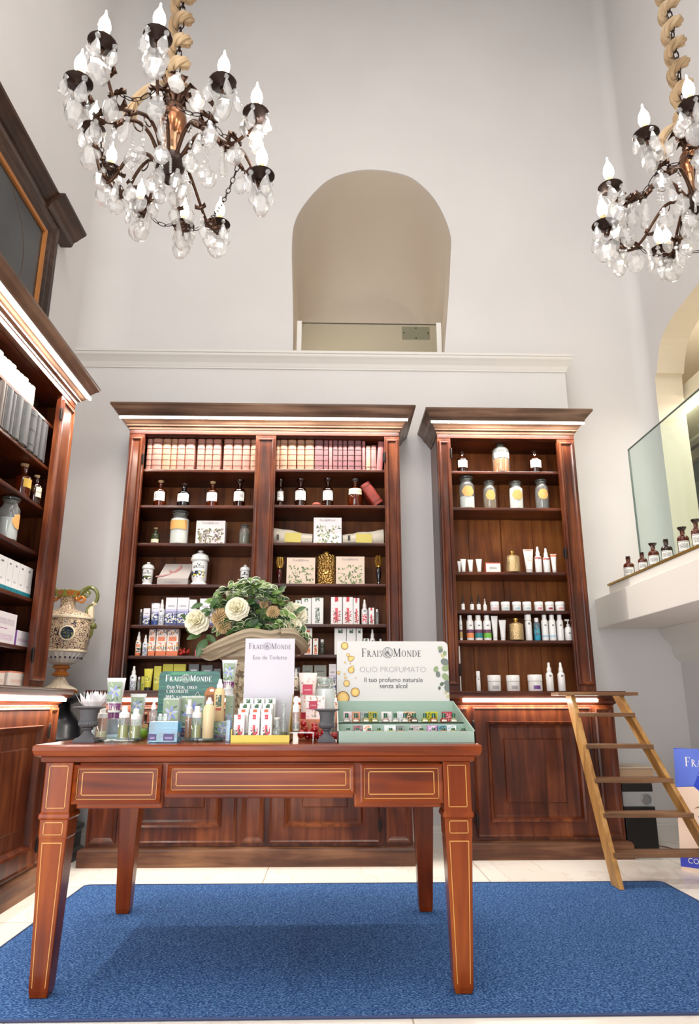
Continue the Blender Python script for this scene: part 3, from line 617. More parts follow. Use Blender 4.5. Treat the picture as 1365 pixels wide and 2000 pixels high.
for sx, sz in ((0, .105), (0, .012), (-.105, .06), (.105, .06)):
    MB().lathe([(0, 0), (.007, 0), (.007, .006), (0, .008)], 8).build('bolt', flat((60, 56, 50), .3, .9), pl, loc=(sx, 0, sz), rot=(pi / 2, 0, 0))
cl = tag(MB().box(2.91, 2.95, 2.4, 5.64, 3.24, 3.27).build('ceiling_light', glow((255, 250, 236), 8)), 'long thin light line in the mezzanine ceiling behind the glass', 'ceiling light')
ac = thing('ceiling_air_conditioner', 'square white air conditioning grille with dark slot in the mezzanine ceiling', 'air conditioner', (3.79, 6.3, 3.269))
MB().loops([[(-a, -a, z), (a, -a, z), (a, a, z), (-a, a, z)] for a, z in ((.48, 0), (.48, -.025), (.40, -.04), (.3, -.035))], 0, False, True).build('housing', flat((238, 232, 214), .5), ac)
for q in range(4):
    MB().box(-.33, .33, -.415, -.375, -.042, -.034).build('air_slot', flat((70, 66, 58), .5), ac, rot=(0, 0, q * pi / 2))
sc_ = thing('display_showcase', 'chrome framed glass showcase standing on the mezzanine behind the glass panel', 'showcase', (3.12, 6.1, 1.7))
for x in (0, .5):
    for y in (-.6, 0): MB().box(x - .012, x + .012, y - .012, y + .012, 0, 1.2).build('post', flat((170, 170, 172), .12, 1), sc_)
MB().box(-.01, .51, -.61, .01, 1.2, 1.23).box(-.01, .51, -.61, .01, 0, .03).build('frame', flat((170, 170, 172), .12, 1), sc_)
MB().box(-.004, .0, -.6, 0, .03, 1.2).build('side_glass', pane((176, 196, 210)), sc_)
for z in (.4, .8): MB().box(0, .5, -.6, 0, z, z + .01).build('glass_shelf', pane((200, 220, 220)), sc_)
MB().box(.495, .5, -.6, 0, .03, 1.2).build('back_board', flat((180, 196, 206), .3), sc_)

# ------------------------------------------------------------------ alarm notice on the wall
sg = thing('alarm_notice', 'small yellow alarm notice with tiny lettering on the wall above the right bookcase', 'sign', (1.80, 4.986, 3.0))
MB().hull8([(-.05, -.002, -.015), (.035, -.002, -.015), (.035, 0, -.015), (-.05, 0, -.015), (-.075, -.002, .05), (.02, -.002, .05), (.02, 0, .05), (-.075, 0, .05)]).build('yellow_plate', flat((236, 200, 30), .5), sg)
MB().tube([(-.045, -.003, .03), (-.03, -.003, .012), (-.005, -.003, .01), (.01, -.003, .024)], .0025, 4).build('symbol', flat((70, 60, 30), .5), sg)
text('AREA', .03, flat((120, 116, 112), .5), sg, .0, -.052, sx=1.1); text('VIDEOSORVEGLIATA', .016, flat((120, 116, 112), .5), sg, -.02, -.034, sx=.8)

# ------------------------------------------------------------------ poster, black cabinet, cords
po = thing('advertising_poster', 'blue standing poster with a large face on the floor, partly behind the ladder', 'poster', (1.985, 4.30, 0.0), R(-42))
pw, ph = .62, .66; tilt = R(-10)
pb = bpy.data.objects.new('board', None); 
bd = MB().box(0, pw, 0, .006, 0, ph).build('board', flat((236, 208, 188), .45), po, rot=(tilt, 0, 0))
def sheet(pts, y, m, name, parent):
    q = MB(); b_ = q.add([(x, -y, z) for x, z in pts]); q.face([b_ + i for i in range(len(pts))]); return q.build(name, m, parent)
def curve2(P, n=6): return smoothcurve(P, n)
# hair towel / blue field, drawn as printed shapes on the board
sheet([(0, .0), (0, .66), (pw, .66), (pw, 0)], .0005, flat((238, 210, 190), .45), 'printed_skin', bd)
blue = flat((28, 62, 190), .4)
sheet([(0, .44), (0, .66), (pw, .66), (pw, .2)] + list(reversed([(.10, .45), (.16, .40), (.24, .33), (.34, .28), (.48, .22)])), .001, blue, 'printed_blue_field', bd)
sheet([(0, .655), (0, .44), (.1, .455), (.19, .66), (.10, .66)], .0015, flat((92, 116, 214), .4), 'printed_light_blue_fold', bd)
sheet([(0, .02), (0, .09), (pw, .09), (pw, .02)], .0016, flat((58, 70, 190), .4), 'printed_band', bd)
for pts in ([(.09, .33), (.13, .35), (.18, .345), (.18, .335), (.13, .34)], ):
    sheet(pts, .002, flat((150, 92, 60), .5), 'printed_eyebrow', bd)
sheet([(.11, .29), (.14, .302), (.18, .30), (.19, .292), (.15, .284), (.12, .284)], .002, flat((90, 60, 56), .5), 'printed_eye', bd)
sheet([(.15, .2), (.18, .206), (.22, .2), (.19, .188), (.16, .19)], .002, flat((216, 140, 116), .5), 'printed_nose', bd)
sheet([(.16, .142), (.2, .152), (.26, .145), (.22, .122), (.18, .126)], .002, flat((204, 98, 86), .5), 'printed_lips', bd)
serif_text('FRais@Monde'.replace('FR', 'Fr'), .052, WHITE, bd, .06, .56, y=-.003, align=0)
text('Terme', .07, WHITE, bd, .13, .47, y=-.003, align='LEFT')
text('CONFEZIONI', .04, WHITE, bd, .04, .042, y=-.003, align='LEFT')
MB().box(.2, .22, .006, .01, .0, .4).build('strut', flat((200, 196, 190), .5), po, loc=(0, .25, 0), rot=(R(23), 0, 0))
bc = thing('loudspeaker_cabinet', 'black upright box with a grey control panel on the floor beside the right bookcase', 'device', (1.985, 4.92, 0))
MB().box(-.10, .10, -.14, .14, 0, .27).build('body', flat((18, 17, 18), .35), bc, bev=.004)
MB().box(-.10, .10, -.13, .14, .27, .36).build('control_panel', flat((176, 178, 178), .4), bc, bev=.003)
MB().lathe([(.034, 0), (.034, .006), (.028, .008), (.026, .002), (0, .002)], 20).build('dial', flat((150, 152, 154), .3, .5), bc, loc=(.05, -.131, .315), rot=(pi / 2, 0, 0), smooth=True)
MB().box(-.1, .1, -.13, .14, .36, .41).build('slot', flat((22, 20, 20), .5), bc, bev=.003)
bx = thing('cardboard_box', 'beige box with a pale rounded lid resting on the black device beside the right bookcase', 'box', (1.985, 4.92, .41))
MB().box(-.115, .12, -.13, .14, 0, .09).build('body', flat((196, 164, 132), .7), bx, bev=.006)
MB().box(-.12, .125, -.135, .145, .09, .10).build('lid', flat((214, 196, 172), .6), bx, bev=.003)
def cord(name, pts, r, c, label): tag(MB().tube(smoothcurve(pts, 6), r, 6).build(name, flat(c, .5), smooth=True), label, 'cable')
cord('power_cord', [(2.095, 5.0, .315), (2.14, 5.02, .28), (2.17, 5.04, .2), (2.15, 5.03, .12), (2.095, 5.01, .09)], .004, (24, 24, 24), 'black cord curving out of the side of the black device on the floor')
cord('thin_cable', [(2.09, 4.95, .004), (2.15, 5.0, .004), (2.20, 4.94, .004), (2.22, 4.86, .004)], .003, (130, 60, 50), 'thin reddish cable lying on the floor right of the black device')
cord('white_cable', [(2.22, 5.1, .005), (2.28, 5.14, .01), (2.34, 5.06, .005), (2.36, 4.98, .004)], .004, (232, 230, 226), 'white cable looped on the floor between the black device and the poster')

# ------------------------------------------------------------------ majolica vase and its pedestal
pd = thing('pedestal', 'black turned pedestal carrying the painted vase in the back left corner', 'pedestal', (-1.712, 4.60, 0))
BLK = flat((34, 34, 38), .35, 0, coat=.3)
MB().loops([[(-a, -a, z), (a, -a, z), (a, a, z), (-a, a, z)] for a, z in ((.19, 0), (.19, .05), (.17, .07), (.17, .15), (.18, .17), (.18, .19), (.14, .21))], 0, True, True).build('foot', flat((40, 30, 24), .4), pd, bev=.004)
MB().lathe([(.10, .2), (.13, .22), (.15, .3), (.165, .45), (.165, .68), (.17, .69), (.17, .70), (.16, .71), (.15, .78), (.12, .83), (.085, .87), (.08, .90), (.11, .915), (.19, .93), (.205, .945), (.205, .955), (.19, .965), (.15, .972), (0, .972)], 40).build('column', BLK, pd, True)
g_ = MB()
for i in range(4): g_.box(-.13 + .07 * i, -.09 + .07 * i, -.172, -.169, .085, .135)
g_.build('gilt_ornament', flat((150, 104, 50), .4, .6), pd)
vs = thing('majolica_vase', 'large painted majolica urn with serpent handles on the black pedestal, back left corner', 'vase', (-1.712, 4.60, .973))
vm, n, l, b = mat('majolica_glaze'); tc = n.new('ShaderNodeTexCoord')
mp = n.new('ShaderNodeMapping'); mp.inputs['Scale'].default_value = (1, 1, 1); l.new(tc.outputs['Object'], mp.inputs[0])
nz = n.new('ShaderNodeTexNoise'); nz.inputs['Scale'].default_value = 42; nz.inputs['Detail'].default_value = 3; nz.inputs['Distortion'].default_value = 2.5; l.new(mp.outputs[0], nz.inputs[0])
rr = ramp(n, [(.0, (30, 34, 60)), (.40, (36, 36, 58)), (.43, (130, 92, 56)), (.46, (222, 196, 158)), (.57, (234, 214, 184)), (.61, (190, 136, 84)), (.64, (70, 76, 116)), (.68, (44, 44, 66))])
l.new(nz.outputs[0], rr.inputs[0]); l.new(rr.outputs[0], b.inputs[0]); b.inputs['Roughness'].default_value = .14; b.inputs['Coat Weight'].default_value = .6
bp = n.new('ShaderNodeBump'); bp.inputs['Strength'].default_value = .5; bp.inputs['Distance'].default_value = .006; l.new(nz.outputs[0], bp.inputs['Height']); l.new(bp.outputs[0], b.inputs['Normal'])
CREAM, OCH, OLIVE, NAVY = flat((232, 216, 186), .2, coat=.5), flat((196, 118, 46), .2, coat=.5), flat((116, 118, 58), .25, coat=.4), flat((34, 38, 66), .2, coat=.5)
MB().lathe([(.0, 0), (.115, 0), (.118, .012), (.11, .02)], 40).build('base_ring', OCH, vs, True)
f = MB(); L = []
for r_, z in ((.105, .02), (.09, .03), (.055, .05), (.035, .08), (.03, .10)): L.append([(r_ * (1 + .07 * (i % 2)) * cos(2 * pi * i / 40), r_ * (1 + .07 * (i % 2)) * sin(2 * pi * i / 40), z) for i in range(40)])
f.loops(L); f.build('stem', flat((222, 206, 182), .2, coat=.5), vs)
MB().lathe([(.03, .10), (.05, .105), (.055, .115), (.045, .125), (.035, .13), (.035, .145), (.05, .15), (.055, .16), (.045, .17), (.03, .172)], 30).build('knop', OCH, vs, True)
f = MB(); L = []
for r_, z in ((.04, .17), (.08, .185), (.115, .215), (.135, .25)): L.append([(r_ * (1 + .045 * (i % 2)) * cos(2 * pi * i / 52), r_ * (1 + .045 * (i % 2)) * sin(2 * pi * i / 52), z) for i in range(52)])
f.loops(L); f.build('gadrooned_bowl', flat((226, 222, 214), .2, coat=.5), vs)
f = MB()
for i in range(26):
    a = 2 * pi * (i + .5) / 26
    f.ball((.116 * cos(a), .116 * sin(a), .222), .0075, 6, 5, sz=2)
f.build('blue_flutes', NAVY, vs, True)
MB().lathe([(.137, .25), (.143, .255), (.145, .265)], 44).lathe([(.145, .265), (.158, .32), (.165, .38), (.168, .43), (.166, .455)], 44).lathe([(.166, .455), (.172, .462), (.168, .472), (.150, .49), (.115, .505), (.07, .52), (.052, .535), (.046, .56), (.05, .59), (.062, .61)], 44).build('body', vm, vs, True)
MB().lathe([(.166, .452), (.176, .458), (.176, .468), (.164, .474)], 44).build('moulded_rim', CREAM, vs, True)
MB().lathe([(.139, .246), (.147, .252), (.147, .262), (.142, .266)], 44).build('moulded_rim', CREAM, vs, True)
mo = MB(); mo.lathe([(.047, 0), (.047, .004), (.04, .006), (.04, .002), (0, .002)], 28)
mm = mo.build('medallion', [CREAM], vs, True, loc=(.07 + .0, -.155, .36), rot=(pi / 2, 0, R(22)))
md, n, l, b = mat('medallion_paint'); tc = n.new('ShaderNodeTexCoord'); nz = n.new('ShaderNodeTexNoise'); nz.inputs['Scale'].default_value = 55; nz.inputs['Distortion'].default_value = 1.5; l.new(tc.outputs['Object'], nz.inputs[0])
rr = ramp(n, [(.38, (26, 34, 58)), (.48, (60, 90, 130)), (.53, (130, 136, 70)), (.62, (206, 192, 110))]); rr.color_ramp.interpolation = 'CONSTANT'; l.new(nz.outputs[0], rr.inputs[0]); l.new(rr.outputs[0], b.inputs[0]); b.inputs['Roughness'].default_value = .15
MB().lathe([(0.0, .0035), (.038, .0035)], 28).build('painted_bouquet', md, mm)
for s_ in (-1, 1):
    # mouth scroll, leaf and serpent handle
    MB().tube([(s_ * (.03 + .025 * t), -.03 + .0 * t, .60 + .02 * sin(t * 3)) for t in (0, .5, 1, 1.5)] + [(s_ * (.095 + .018 * cos(a)), -.03, .585 + .018 * sin(a)) for a in [pi / 2 - k * pi / 4 for k in range(7)]], [.012] * 4 + [.012 - .001 * k for k in range(7)], 8).build('mouth_scroll', OCH, vs, True)
    hp_ = [(.055, .60), (.09, .65), (.13, .67), (.165, .655), (.185, .62), (.18, .58), (.16, .555), (.135, .54), (.125, .51), (.13, .475)]
    P = [(s_ * x, .0, z) for x, z in smoothcurve(hp_, 5)]
    h_ = MB().tube(P, [.014 * (1 - .3 * i / len(P)) for i in range(len(P))], 8).build('serpent_handle', OLIVE, vs, True)
    MB().tube([(s_ * (.11 + .028 * cos(a) * (1 - a / 16)), 0, .625 + .026 * sin(a) * (1 - a / 16)) for a in [k * pi / 6 for k in range(22)]], .007, 6).build('serpent_coil', OLIVE, h_, True)
    hf = MB().tube([(s_ * .155, 0, .44), (s_ * .158, 0, .48), (s_ * .152, 0, .52), (s_ * .158, 0, .545)], [.018, .02, .022, .012], 8).ball((s_ * .166, 0, .565), .014, 8, 6).tube([(s_ * .155, 0, .545), (s_ * .18, -.005, .555), (s_ * .178, 0, .585)], .007, 6)
    hf.build('handle_figure', CREAM, h_, True)
    MB().ball((s_ * .175, 0, .42), .022, 8, 6).ball((s_ * .19, 0, .41), .01, 6, 5).tube([(s_ * .17, 0, .41), (s_ * .172, 0, .37), (s_ * .165, 0, .34)], [.012, .009, .004], 6).build('grotesque_mask', OLIVE, h_, True)
lf = MB()
for k in range(7):
    a = -pi / 2 + (k - 3) * .42; r0 = .052
    lf.hull8([(r0 * cos(a) - .01, r0 * sin(a), .60), (r0 * cos(a) + .01, r0 * sin(a), .60), (r0 * cos(a) + .008, r0 * sin(a) - .008, .60), (r0 * cos(a) - .008, r0 * sin(a) - .008, .60),
              (r0 * 1.4 * cos(a) - .014, r0 * 1.4 * sin(a), .645 - .04 * (k % 2)), (r0 * 1.4 * cos(a) + .014, r0 * 1.4 * sin(a), .645 - .04 * (k % 2)), (r0 * 1.4 * cos(a) + .01, r0 * 1.4 * sin(a) - .008, .645), (r0 * 1.4 * cos(a) - .01, r0 * 1.4 * sin(a) - .008, .645)])
lf.build('mouth_leaf', flat((150, 158, 74), .3, coat=.3), vs, bev=.004)
MB().lathe([(.05, .595), (.075, .62), (.08, .64), (.07, .64), (.05, .61)], 30).build('mouth', OCH, vs, True)

# ------------------------------------------------------------------ chandeliers
BRZ = flat((74, 50, 36), .35, .75); DBR = flat((44, 28, 22), .4, .6)
CRY = thin('crystal', (252, 251, 250), .24, .14, .04); BULB = glow((255, 244, 226), BULB_E, 'bulb_glass'); CAND = flat((232, 196, 130), .5); ROPE = wood('rope_fibre', (120, 96, 70), (160, 136, 106), (190, 168, 138), rough=.85, axis=2, coat=0, bump=.3)
def crystal_mesh(kind):
    q = MB()
    P = {'drop': [(0, 0), (.011, .008), (.016, .022), (.011, .042), (.004, .060), (0, .064)],
         'oval': [(0, 0), (.014, .004), (.024, .020), (.025, .034), (.014, .052), (0, .058)],
         'long': [(0, 0), (.009, .006), (.013, .02), (.010, .045), (.006, .066), (0, .072)]}[kind]
    q.lathe([(r_, z - P[-1][1] - .014) for r_, z in P], 8, sy=.7); q.ball((0, 0, -.007), .0075, 6, 4)
    o = q.build('tmp', CRY); me = o.data; bpy.data.objects.remove(o); return me
CM = {k: crystal_mesh(k) for k in ('drop', 'oval', 'long')}
def crystal(parent, kind, p, s=1.0, name='crystal_pendant'):
    o = bpy.data.objects.new(name, CM[kind]); COL.objects.link(o); o.parent = parent; o.location = p
    o.rotation_euler = (random.uniform(-.12, .12), random.uniform(-.12, .12), random.uniform(0, 6.28)); s *= 1.32; o.scale = (s * 1.08, s * 1.08, s); return o
def chandelier(label, c, arms, bulbs_off=()):
    root = thing('chandelier', label, 'chandelier', c); cx, cy, cz = c
    zt = ZC - cz
    # rope twisted around the suspension chain
    z0 = .34; q = MB(); turns = (zt - z0) / .115; N = int(turns * 24)
    for k in range(3):
        P = []
        for i in range(N + 1):
            t = i / N; a = 2 * pi * turns * t; z = z0 + (zt - z0) * t; tw = a * 2.3 + k * 2 * pi / 3
            rr_ = .030 + .0105 * cos(tw); P.append((rr_ * cos(a), rr_ * sin(a), z + .0115 * sin(tw)))
        q.tube(P, .0125, 6)
    q.build('rope_wrap', ROPE, root, True)
    ch = MB(); z = z0 - .05; i = 0
    while z < zt - .02:
        A = [(.011 * cos(t), 0, z + .02 + .024 * sin(t)) if i % 2 else (0, .011 * cos(t), z + .02 + .024 * sin(t)) for t in [2 * pi * k / 10 for k in range(11)]]
        ch.tube(A, .003, 4, cap=False); z += .038; i += 1
    ch.build('suspension_chain', DBR, root, True)
    # frayed rope end beside the stem
    tl = MB(); tl.tube(smoothcurve([(.03, 0, z0), (-.03, .0, z0 + .01), (-.10, -.02, z0 - .04), (-.145, -.03, z0 - .11)], 5), [.012 + .0005 * k for k in range(16)], 8)
    for i in range(26):
        a = random.uniform(0, 6.28); s_ = random.uniform(.3, 1)
        tl.tube([(-.14, -.03, z0 - .10), (-.15 + .018 * cos(a) * s_, -.03 + .018 * sin(a) * s_, z0 - .145), (-.155 + .034 * cos(a) * s_, -.03 + .034 * sin(a) * s_, z0 - .19)], [.006, .005, .0015], 4)
    tl.build('rope_tail', ROPE, root, True)
    # stem
    MB().lathe([(0, .36), (.012, .355), (.016, .33), (.03, .32), (.05, .31), (.052, .3), (.03, .292), (.018, .28), (.02, .26), (.034, .235), (.03, .215), (.02, .205)], 20).build('upper_stem', BRZ, root, True)
    MB().lathe([(.02, .205), (.045, .2), (.05, .19), (.053, .16), (.046, .125), (.034, .10), (.03, .095)], 28).build('urn_baluster', flat((132, 88, 62), .22, .9), root, True)
    q = MB(); L = []
    for r_, z in ((.03, .10), (.027, .06), (.033, .02), (.03, .0)): L.append([(r_ * (1 + .12 * (i % 2)) * cos(2 * pi * i / 24), r_ * (1 + .12 * (i % 2)) * sin(2 * pi * i / 24), z) for i in range(24)])
    q.loops(L); q.build('fluted_column', flat((150, 112, 84), .3, .8), root)
    MB().lathe([(.03, 0), (.055, -.01), (.062, -.03), (.055, -.06), (.04, -.075), (.02, -.095), (.025, -.105), (.012, -.12), (0, -.13)], 24).build('hub', DBR, root, True)
    # crown of leaves
    lf = MB()
    for k in range(8):
        a = k * pi / 4
        for tt, (r0, z0_, r1, z1_) in enumerate(((.03, .30, .085, .335), (.02, .245, .055, .27))):
            d = Vector((cos(a), sin(a), 0)); t = Vector((-sin(a), cos(a), 0))
            p0 = d * r0 + Vector((0, 0, z0_)); p1 = d * (r0 + r1) / 2 + Vector((0, 0, z1_ + .01)); p2 = d * r1 + Vector((0, 0, z1_ - .012))
            lf.tube([p0, p1, p2], [.006, .009, .002], 4)
            lf.add([]); b_ = lf.add([p0, p1 + t * .014, p2, p1 - t * .014]); lf.face([b_, b_ + 1, b_ + 2, b_ + 3])
    lf.build('leaf_crown', BRZ, root)
    ends = []
    for i, (ax, ay, az) in enumerate(arms):
        e_ = Vector((ax - cx, ay - cy, az - cz)); d = Vector((e_.x, e_.y, 0)); Rr = d.length; d.normalize(); t = Vector((-d.y, d.x, 0))
        def pp(r_, z): return d * r_ + Vector((0, 0, z))
        prof = [(.045, -.03), (.07, .0), (.10, .035), (.145, .05), (.20, .02), (.255 * Rr / .4, -.03), (.31 * Rr / .4, -.055), (.36 * Rr / .4, e_.z * .5 - .05), (Rr * .985, e_.z - .05), (Rr, e_.z - .02)]
        P = [pp(r_, z) for r_, z in smoothcurve(prof, 4)]
        q = MB().tube(P, [.0085 - .003 * k / len(P) for k in range(len(P))], 6)
        # scroll at the shoulder and curled leaves
        q.tube([pp(.15 + .018 * cos(a) * (1 - a / 14), .032 + .018 * sin(a) * (1 - a / 14)) for a in [pi / 2 - k * pi / 5 for k in range(9)]], [.005 - .0004 * k for k in range(9)], 5)
        for (r_, z, s_, sg_) in ((Rr * .72, -.055, .03, 1), (Rr * .80, e_.z * .4 - .06, .034, -1), (Rr * .88, e_.z * .7 - .05, .03, 1), (Rr * .6, -.03, .024, -1)):
            for m_ in (-1, 1):
                p0 = pp(r_, z); tip = p0 + d * s_ * .5 * sg_ + t * m_ * s_ * .9 + Vector((0, 0, s_ * .7)); md_ = (p0 + tip) / 2 + t * m_ * s_ * .4 - Vector((0, 0, s_ * .1))
                q.tube([p0, md_, tip], [.007, .009, .0015], 4)
                b_ = q.add([p0, md_ + d * s_ * .45, tip, md_ - d * s_ * .45]); q.face([b_, b_ + 1, b_ + 2, b_ + 3])
        arm = q.build('arm', BRZ, root, True, angle=65)
        E = e_
        MB().lathe([(.0, -.016), (.010, -.015), (.016, -.008), (.036, -.003), (.048, .003), (.049, .006), (.045, .006), (.02, .0), (0, -.002)], 20, tuple(E)).build('bobeche', DBR, arm, True)
        MB().lathe([(.0, -.002), (.0125, 0), (.0125, .046), (.011, .05), (0, .05)], 10, tuple(E)).build('candle_sleeve', CAND, arm, True)
        MB().lathe([(.0, .048), (.011, .05), (.019, .062), (.0215, .078), (.019, .096), (.012, .113), (.005, .128), (.0025, .148), (0, .152)], 14, tuple(E)).build('bulb', BULB if i not in bulbs_off else flat((250, 236, 226), .2), arm, True)
        if i not in bulbs_off:
            l_ = bpy.data.lights.new('bulb_light', 'POINT'); l_.energy = BULB_W; l_.color = (1, .94, .87); l_.shadow_soft_size = .03
            lo = bpy.data.objects.new('bulb_light', l_); COL.objects.link(lo); lo.parent = root; lo.location = E + Vector((0, 0, .185))
        for k in range(4):
            a = k * pi / 2 + i
            crystal(root, 'drop', E + Vector((.043 * cos(a), .043 * sin(a), .002)), random.uniform(.85, 1.1))
        crystal(root, 'oval', E + Vector((0, 0, -.045)), random.uniform(1.15, 1.4))
        crystal(root, 'oval', pp(Rr * .80, e_.z * .4 - .075), random.uniform(.9, 1.2))
        crystal(root, 'long', pp(Rr * .62, -.05), random.uniform(.9, 1.1))
        # bead strand hanging from the shoulder scroll
        bs = MB()
        for k in range(6): bs.ball(tuple(pp(.165, .02 - .017 * k)), .0062, 6, 4)
        bs.build('bead_strand', CRY, root)
        crystal(root, 'oval', pp(.165, -.085), random.uniform(.85, 1.0))
        ends.append((math.atan2(d.y, d.x), pp(Rr * .78, -.03 + e_.z * .3)))
    ends.sort(key=lambda x: x[0])
    for i in range(len(ends)):
        a, b_ = ends[i][1], ends[(i + 1) % len(ends)][1]
        q = MB(); n_ = max(4, int((a - b_).length / .028))
        for k in range(n_):
            t0, t1 = k / n_, (k + 1) / n_
            f = lambda t: a.lerp(b_, t) + Vector((0, 0, -.20 * t * (1 - t)))
            p, r_ = f(t0), f(t1); mm_ = (p + r_) / 2; dd = (r_ - p); sd = dd.cross(Vector((0, 0, 1))).normalized() if k % 2 else Vector((0, 0, 1))
            q.tube([mm_ + dd * .6 * cos(t) + sd * .008 * sin(t) for t in [2 * pi * j / 8 for j in range(9)]], .0018, 4, cap=False)
        q.build('swag_chain', DBR, root)
    for a in range(6):
        bs = MB()
        for k in range(6):
            t = (k + 1) / 6; bs.ball((.06 * cos(a) * (1 - t * .1) + .02 * t * cos(a), .06 * sin(a), -.06 - .0115 * k), .006, 6, 4)
        bs.build('bead_strand', CRY, root)
    for k in range(6):
        a = k * pi / 3 + .3
        crystal(root, 'oval', Vector((.06 * cos(a), .06 * sin(a), -.09)), .9); 
    for k in range(5):
        a = k * 2 * pi / 5
        crystal(root, 'oval', Vector((.085 * cos(a), .085 * sin(a), .32)), .95)
    return root
def arm_end(u, v, C, Rw, hz=3.0, mixr=.35):
    """end of a candle arm on the sight line of its cup, at a radius near the mean ring radius"""
    r = ray(u, v); p = r * ((hz - EYE) / r.z); dx, dy = p.x - C[0], p.y - C[1]; Rm = math.hypot(dx, dy); want = Rw + mixr * (Rm - Rw)
    best = min([k / 1000 for k in range(850, 1150)], key=lambda k: abs(math.hypot(p.x * k - C[0], p.y * k - C[1]) - want))
    p = p * best; return (p.x, p.y, EYE + p.z)
C1 = (-.63, 2.25, 2.93)
A1 = [arm_end(u, v, C1, .40) for u, v in ((200, 88), (308, 74), (435, 165), (500, 225), (153, 163), (182, 255), (215, 335), (510, 345), (272, 405), (358, 442), (428, 440))]
chandelier('crystal chandelier with all candle bulbs lit hanging on a rope at the upper left', C1, A1)
C2 = (1.50, 2.40, 2.93)
A2 = [arm_end(u, v, C2, .41) for u, v in ((1262, 266), (1192, 368), (1180, 442), (1350, 210), (1290, 490))]
for a in (-70, -30, 8, 45, 80, 118):
    A2.append((C2[0] + .41 * cos(R(a)), C2[1] + .41 * sin(R(a)), 2.99 - .04 * sin(R(a))))
chandelier('crystal chandelier on a rope at the upper right, cut by the photo edge', C2, A2)

# ------------------------------------------------------------------ small goods
AMBER = glass((150, 66, 14), .03, 1.45, .85); AMBERD = glass((70, 26, 8), .04, 1.45, .6); CLEAR = glass((246, 250, 248), .02, 1.45, .95); SMOKE = glass((190, 196, 190), .03)
BROWNG = flat((58, 30, 16), .12, coat=.8)
OILY = glass((216, 132, 20), .02, 1.36, .0); LIME_L = glass((200, 200, 60), .02, 1.36, .35); POWD = flat((238, 236, 232), .85); HERB = flat((124, 96, 62), .9); GREYP = flat((96, 92, 88), .9)
LABW = printed((238, 236, 230), [(.06, .10, (40, 40, 44)), (.9, .94, (40, 40, 44))], [(.3, .75, .1, .9, 260, .52, [(60, 60, 66), (120, 120, 124)])])
LABO = flat((214, 160, 92), .7); LABY = flat((226, 186, 84), .7); LABP = printed((240, 226, 190), [(.45, .52, (110, 90, 60))]); PWH = flat((234, 232, 230), .3, coat=.2); CORK = flat((170, 140, 104), .8)
GOLD = flat((200, 160, 84), .28, .9); GREENCAP = flat((12, 84, 52), .25, coat=.5); INK = flat((128, 126, 130), .6); LILAC = flat((120, 112, 122), .5)
def shell(mb, r, z0, z1, half, seg=8, m=0, cx=0, cy=0, sy=1.0):
    return mb.lathe([(r, z0), (r, z1)], seg, (cx, cy, 0), m, 1, sy, -pi / 2 - half, -pi / 2 + half)
def apoth(name, lab, cat, grp, loc, w, h, rz=0, glassm=None, liquid=None, lvl=.5, labm=None, labz=(.22, .55), stop='ball', stopm=None, neck=.28, body=.66, sy=1.0, oval=False):
    t = thing(name, lab, cat, loc, rz, grp); r = w / 2; g = glassm or AMBER
    nr = r * neck * 1.35 if stop != 'wide' else r * .62
    pr = [(0, 0), (r * .94, 0), (r, h * .02), (r, h * body * .88), (r * .96, h * body * .93), (r * .8, h * body), (nr * 1.15, h * body * 1.07), (nr, h * body * 1.1), (nr, h * (.86 if stop != 'wide' else .88)), (nr * 1.3, h * .88), (nr * 1.3, h * .9), (nr * .8, h * .9)]
    MB().lathe(pr, 18, sy=sy).build('glass_body', g, t, True)
    if liquid: MB().lathe([(0, h * .02), (r * .93, h * .02), (r * .93, h * lvl), (0, h * lvl)], 16, sy=sy * .97).build('contents', liquid, t, True)
    if labm:
        if oval:
            q = MB(); N = 16; zc_, rz_ = h * (labz[0] + labz[1]) / 2, h * (labz[1] - labz[0]) / 2
            L = []
            for k in range(7):
                s_ = -1 + 2 * k / 6; L.append([(r * 1.02 * sin(1.0 * s_ * .85), -r * 1.02 * cos(1.0 * s_ * .85) * sy, zc_ + rz_ * j * math.sqrt(max(.0004, 1 - s_ * s_))) for j in (-1, 1)])
            q.loops(L, 0, closed=False); q.build('label', labm, t, True)
        else: shell(MB(), r * 1.015, h * labz[0], h * labz[1], 1.05, sy=sy).build('label', labm, t, True)
    sm_ = stopm or g
    if stop == 'ball': MB().lathe([(0, h * .86), (nr * .75, h * .86), (nr * .8, h * .9), (nr * .55, h * .915), (nr * 1.1, h * .94), (nr * 1.15, h * .97), (nr * .6, h * .995), (0, h)], 14).build('stopper', sm_, t, True)
    elif stop == 'cork': MB().lathe([(0, h * .86), (nr * .85, h * .86), (nr * 1.05, h * .93), (nr * 1.3, h * .95), (nr * 1.3, h * .99), (0, h)], 14).build('stopper', sm_, t, True)
    elif stop == 'wide': MB().lathe([(0, h * .86), (nr * .85, h * .86), (nr * 1.0, h * .91), (nr * 1.45, h * .93), (nr * 1.5, h * .96), (nr * 1.3, h * .99), (0, h)], 16).build('stopper', sm_, t, True)
    elif stop == 'flare': MB().lathe([(0, h * .84), (nr * .8, h * .84), (nr * .9, h * .87), (nr * 1.5, h * .9), (nr * 1.9, h * .955), (nr * 2.0, h * .985), (nr * 1.7, h * .98), (nr * .9, h * .95), (0, h * .95)], 16).build('stopper', sm_, t, True)
    return t
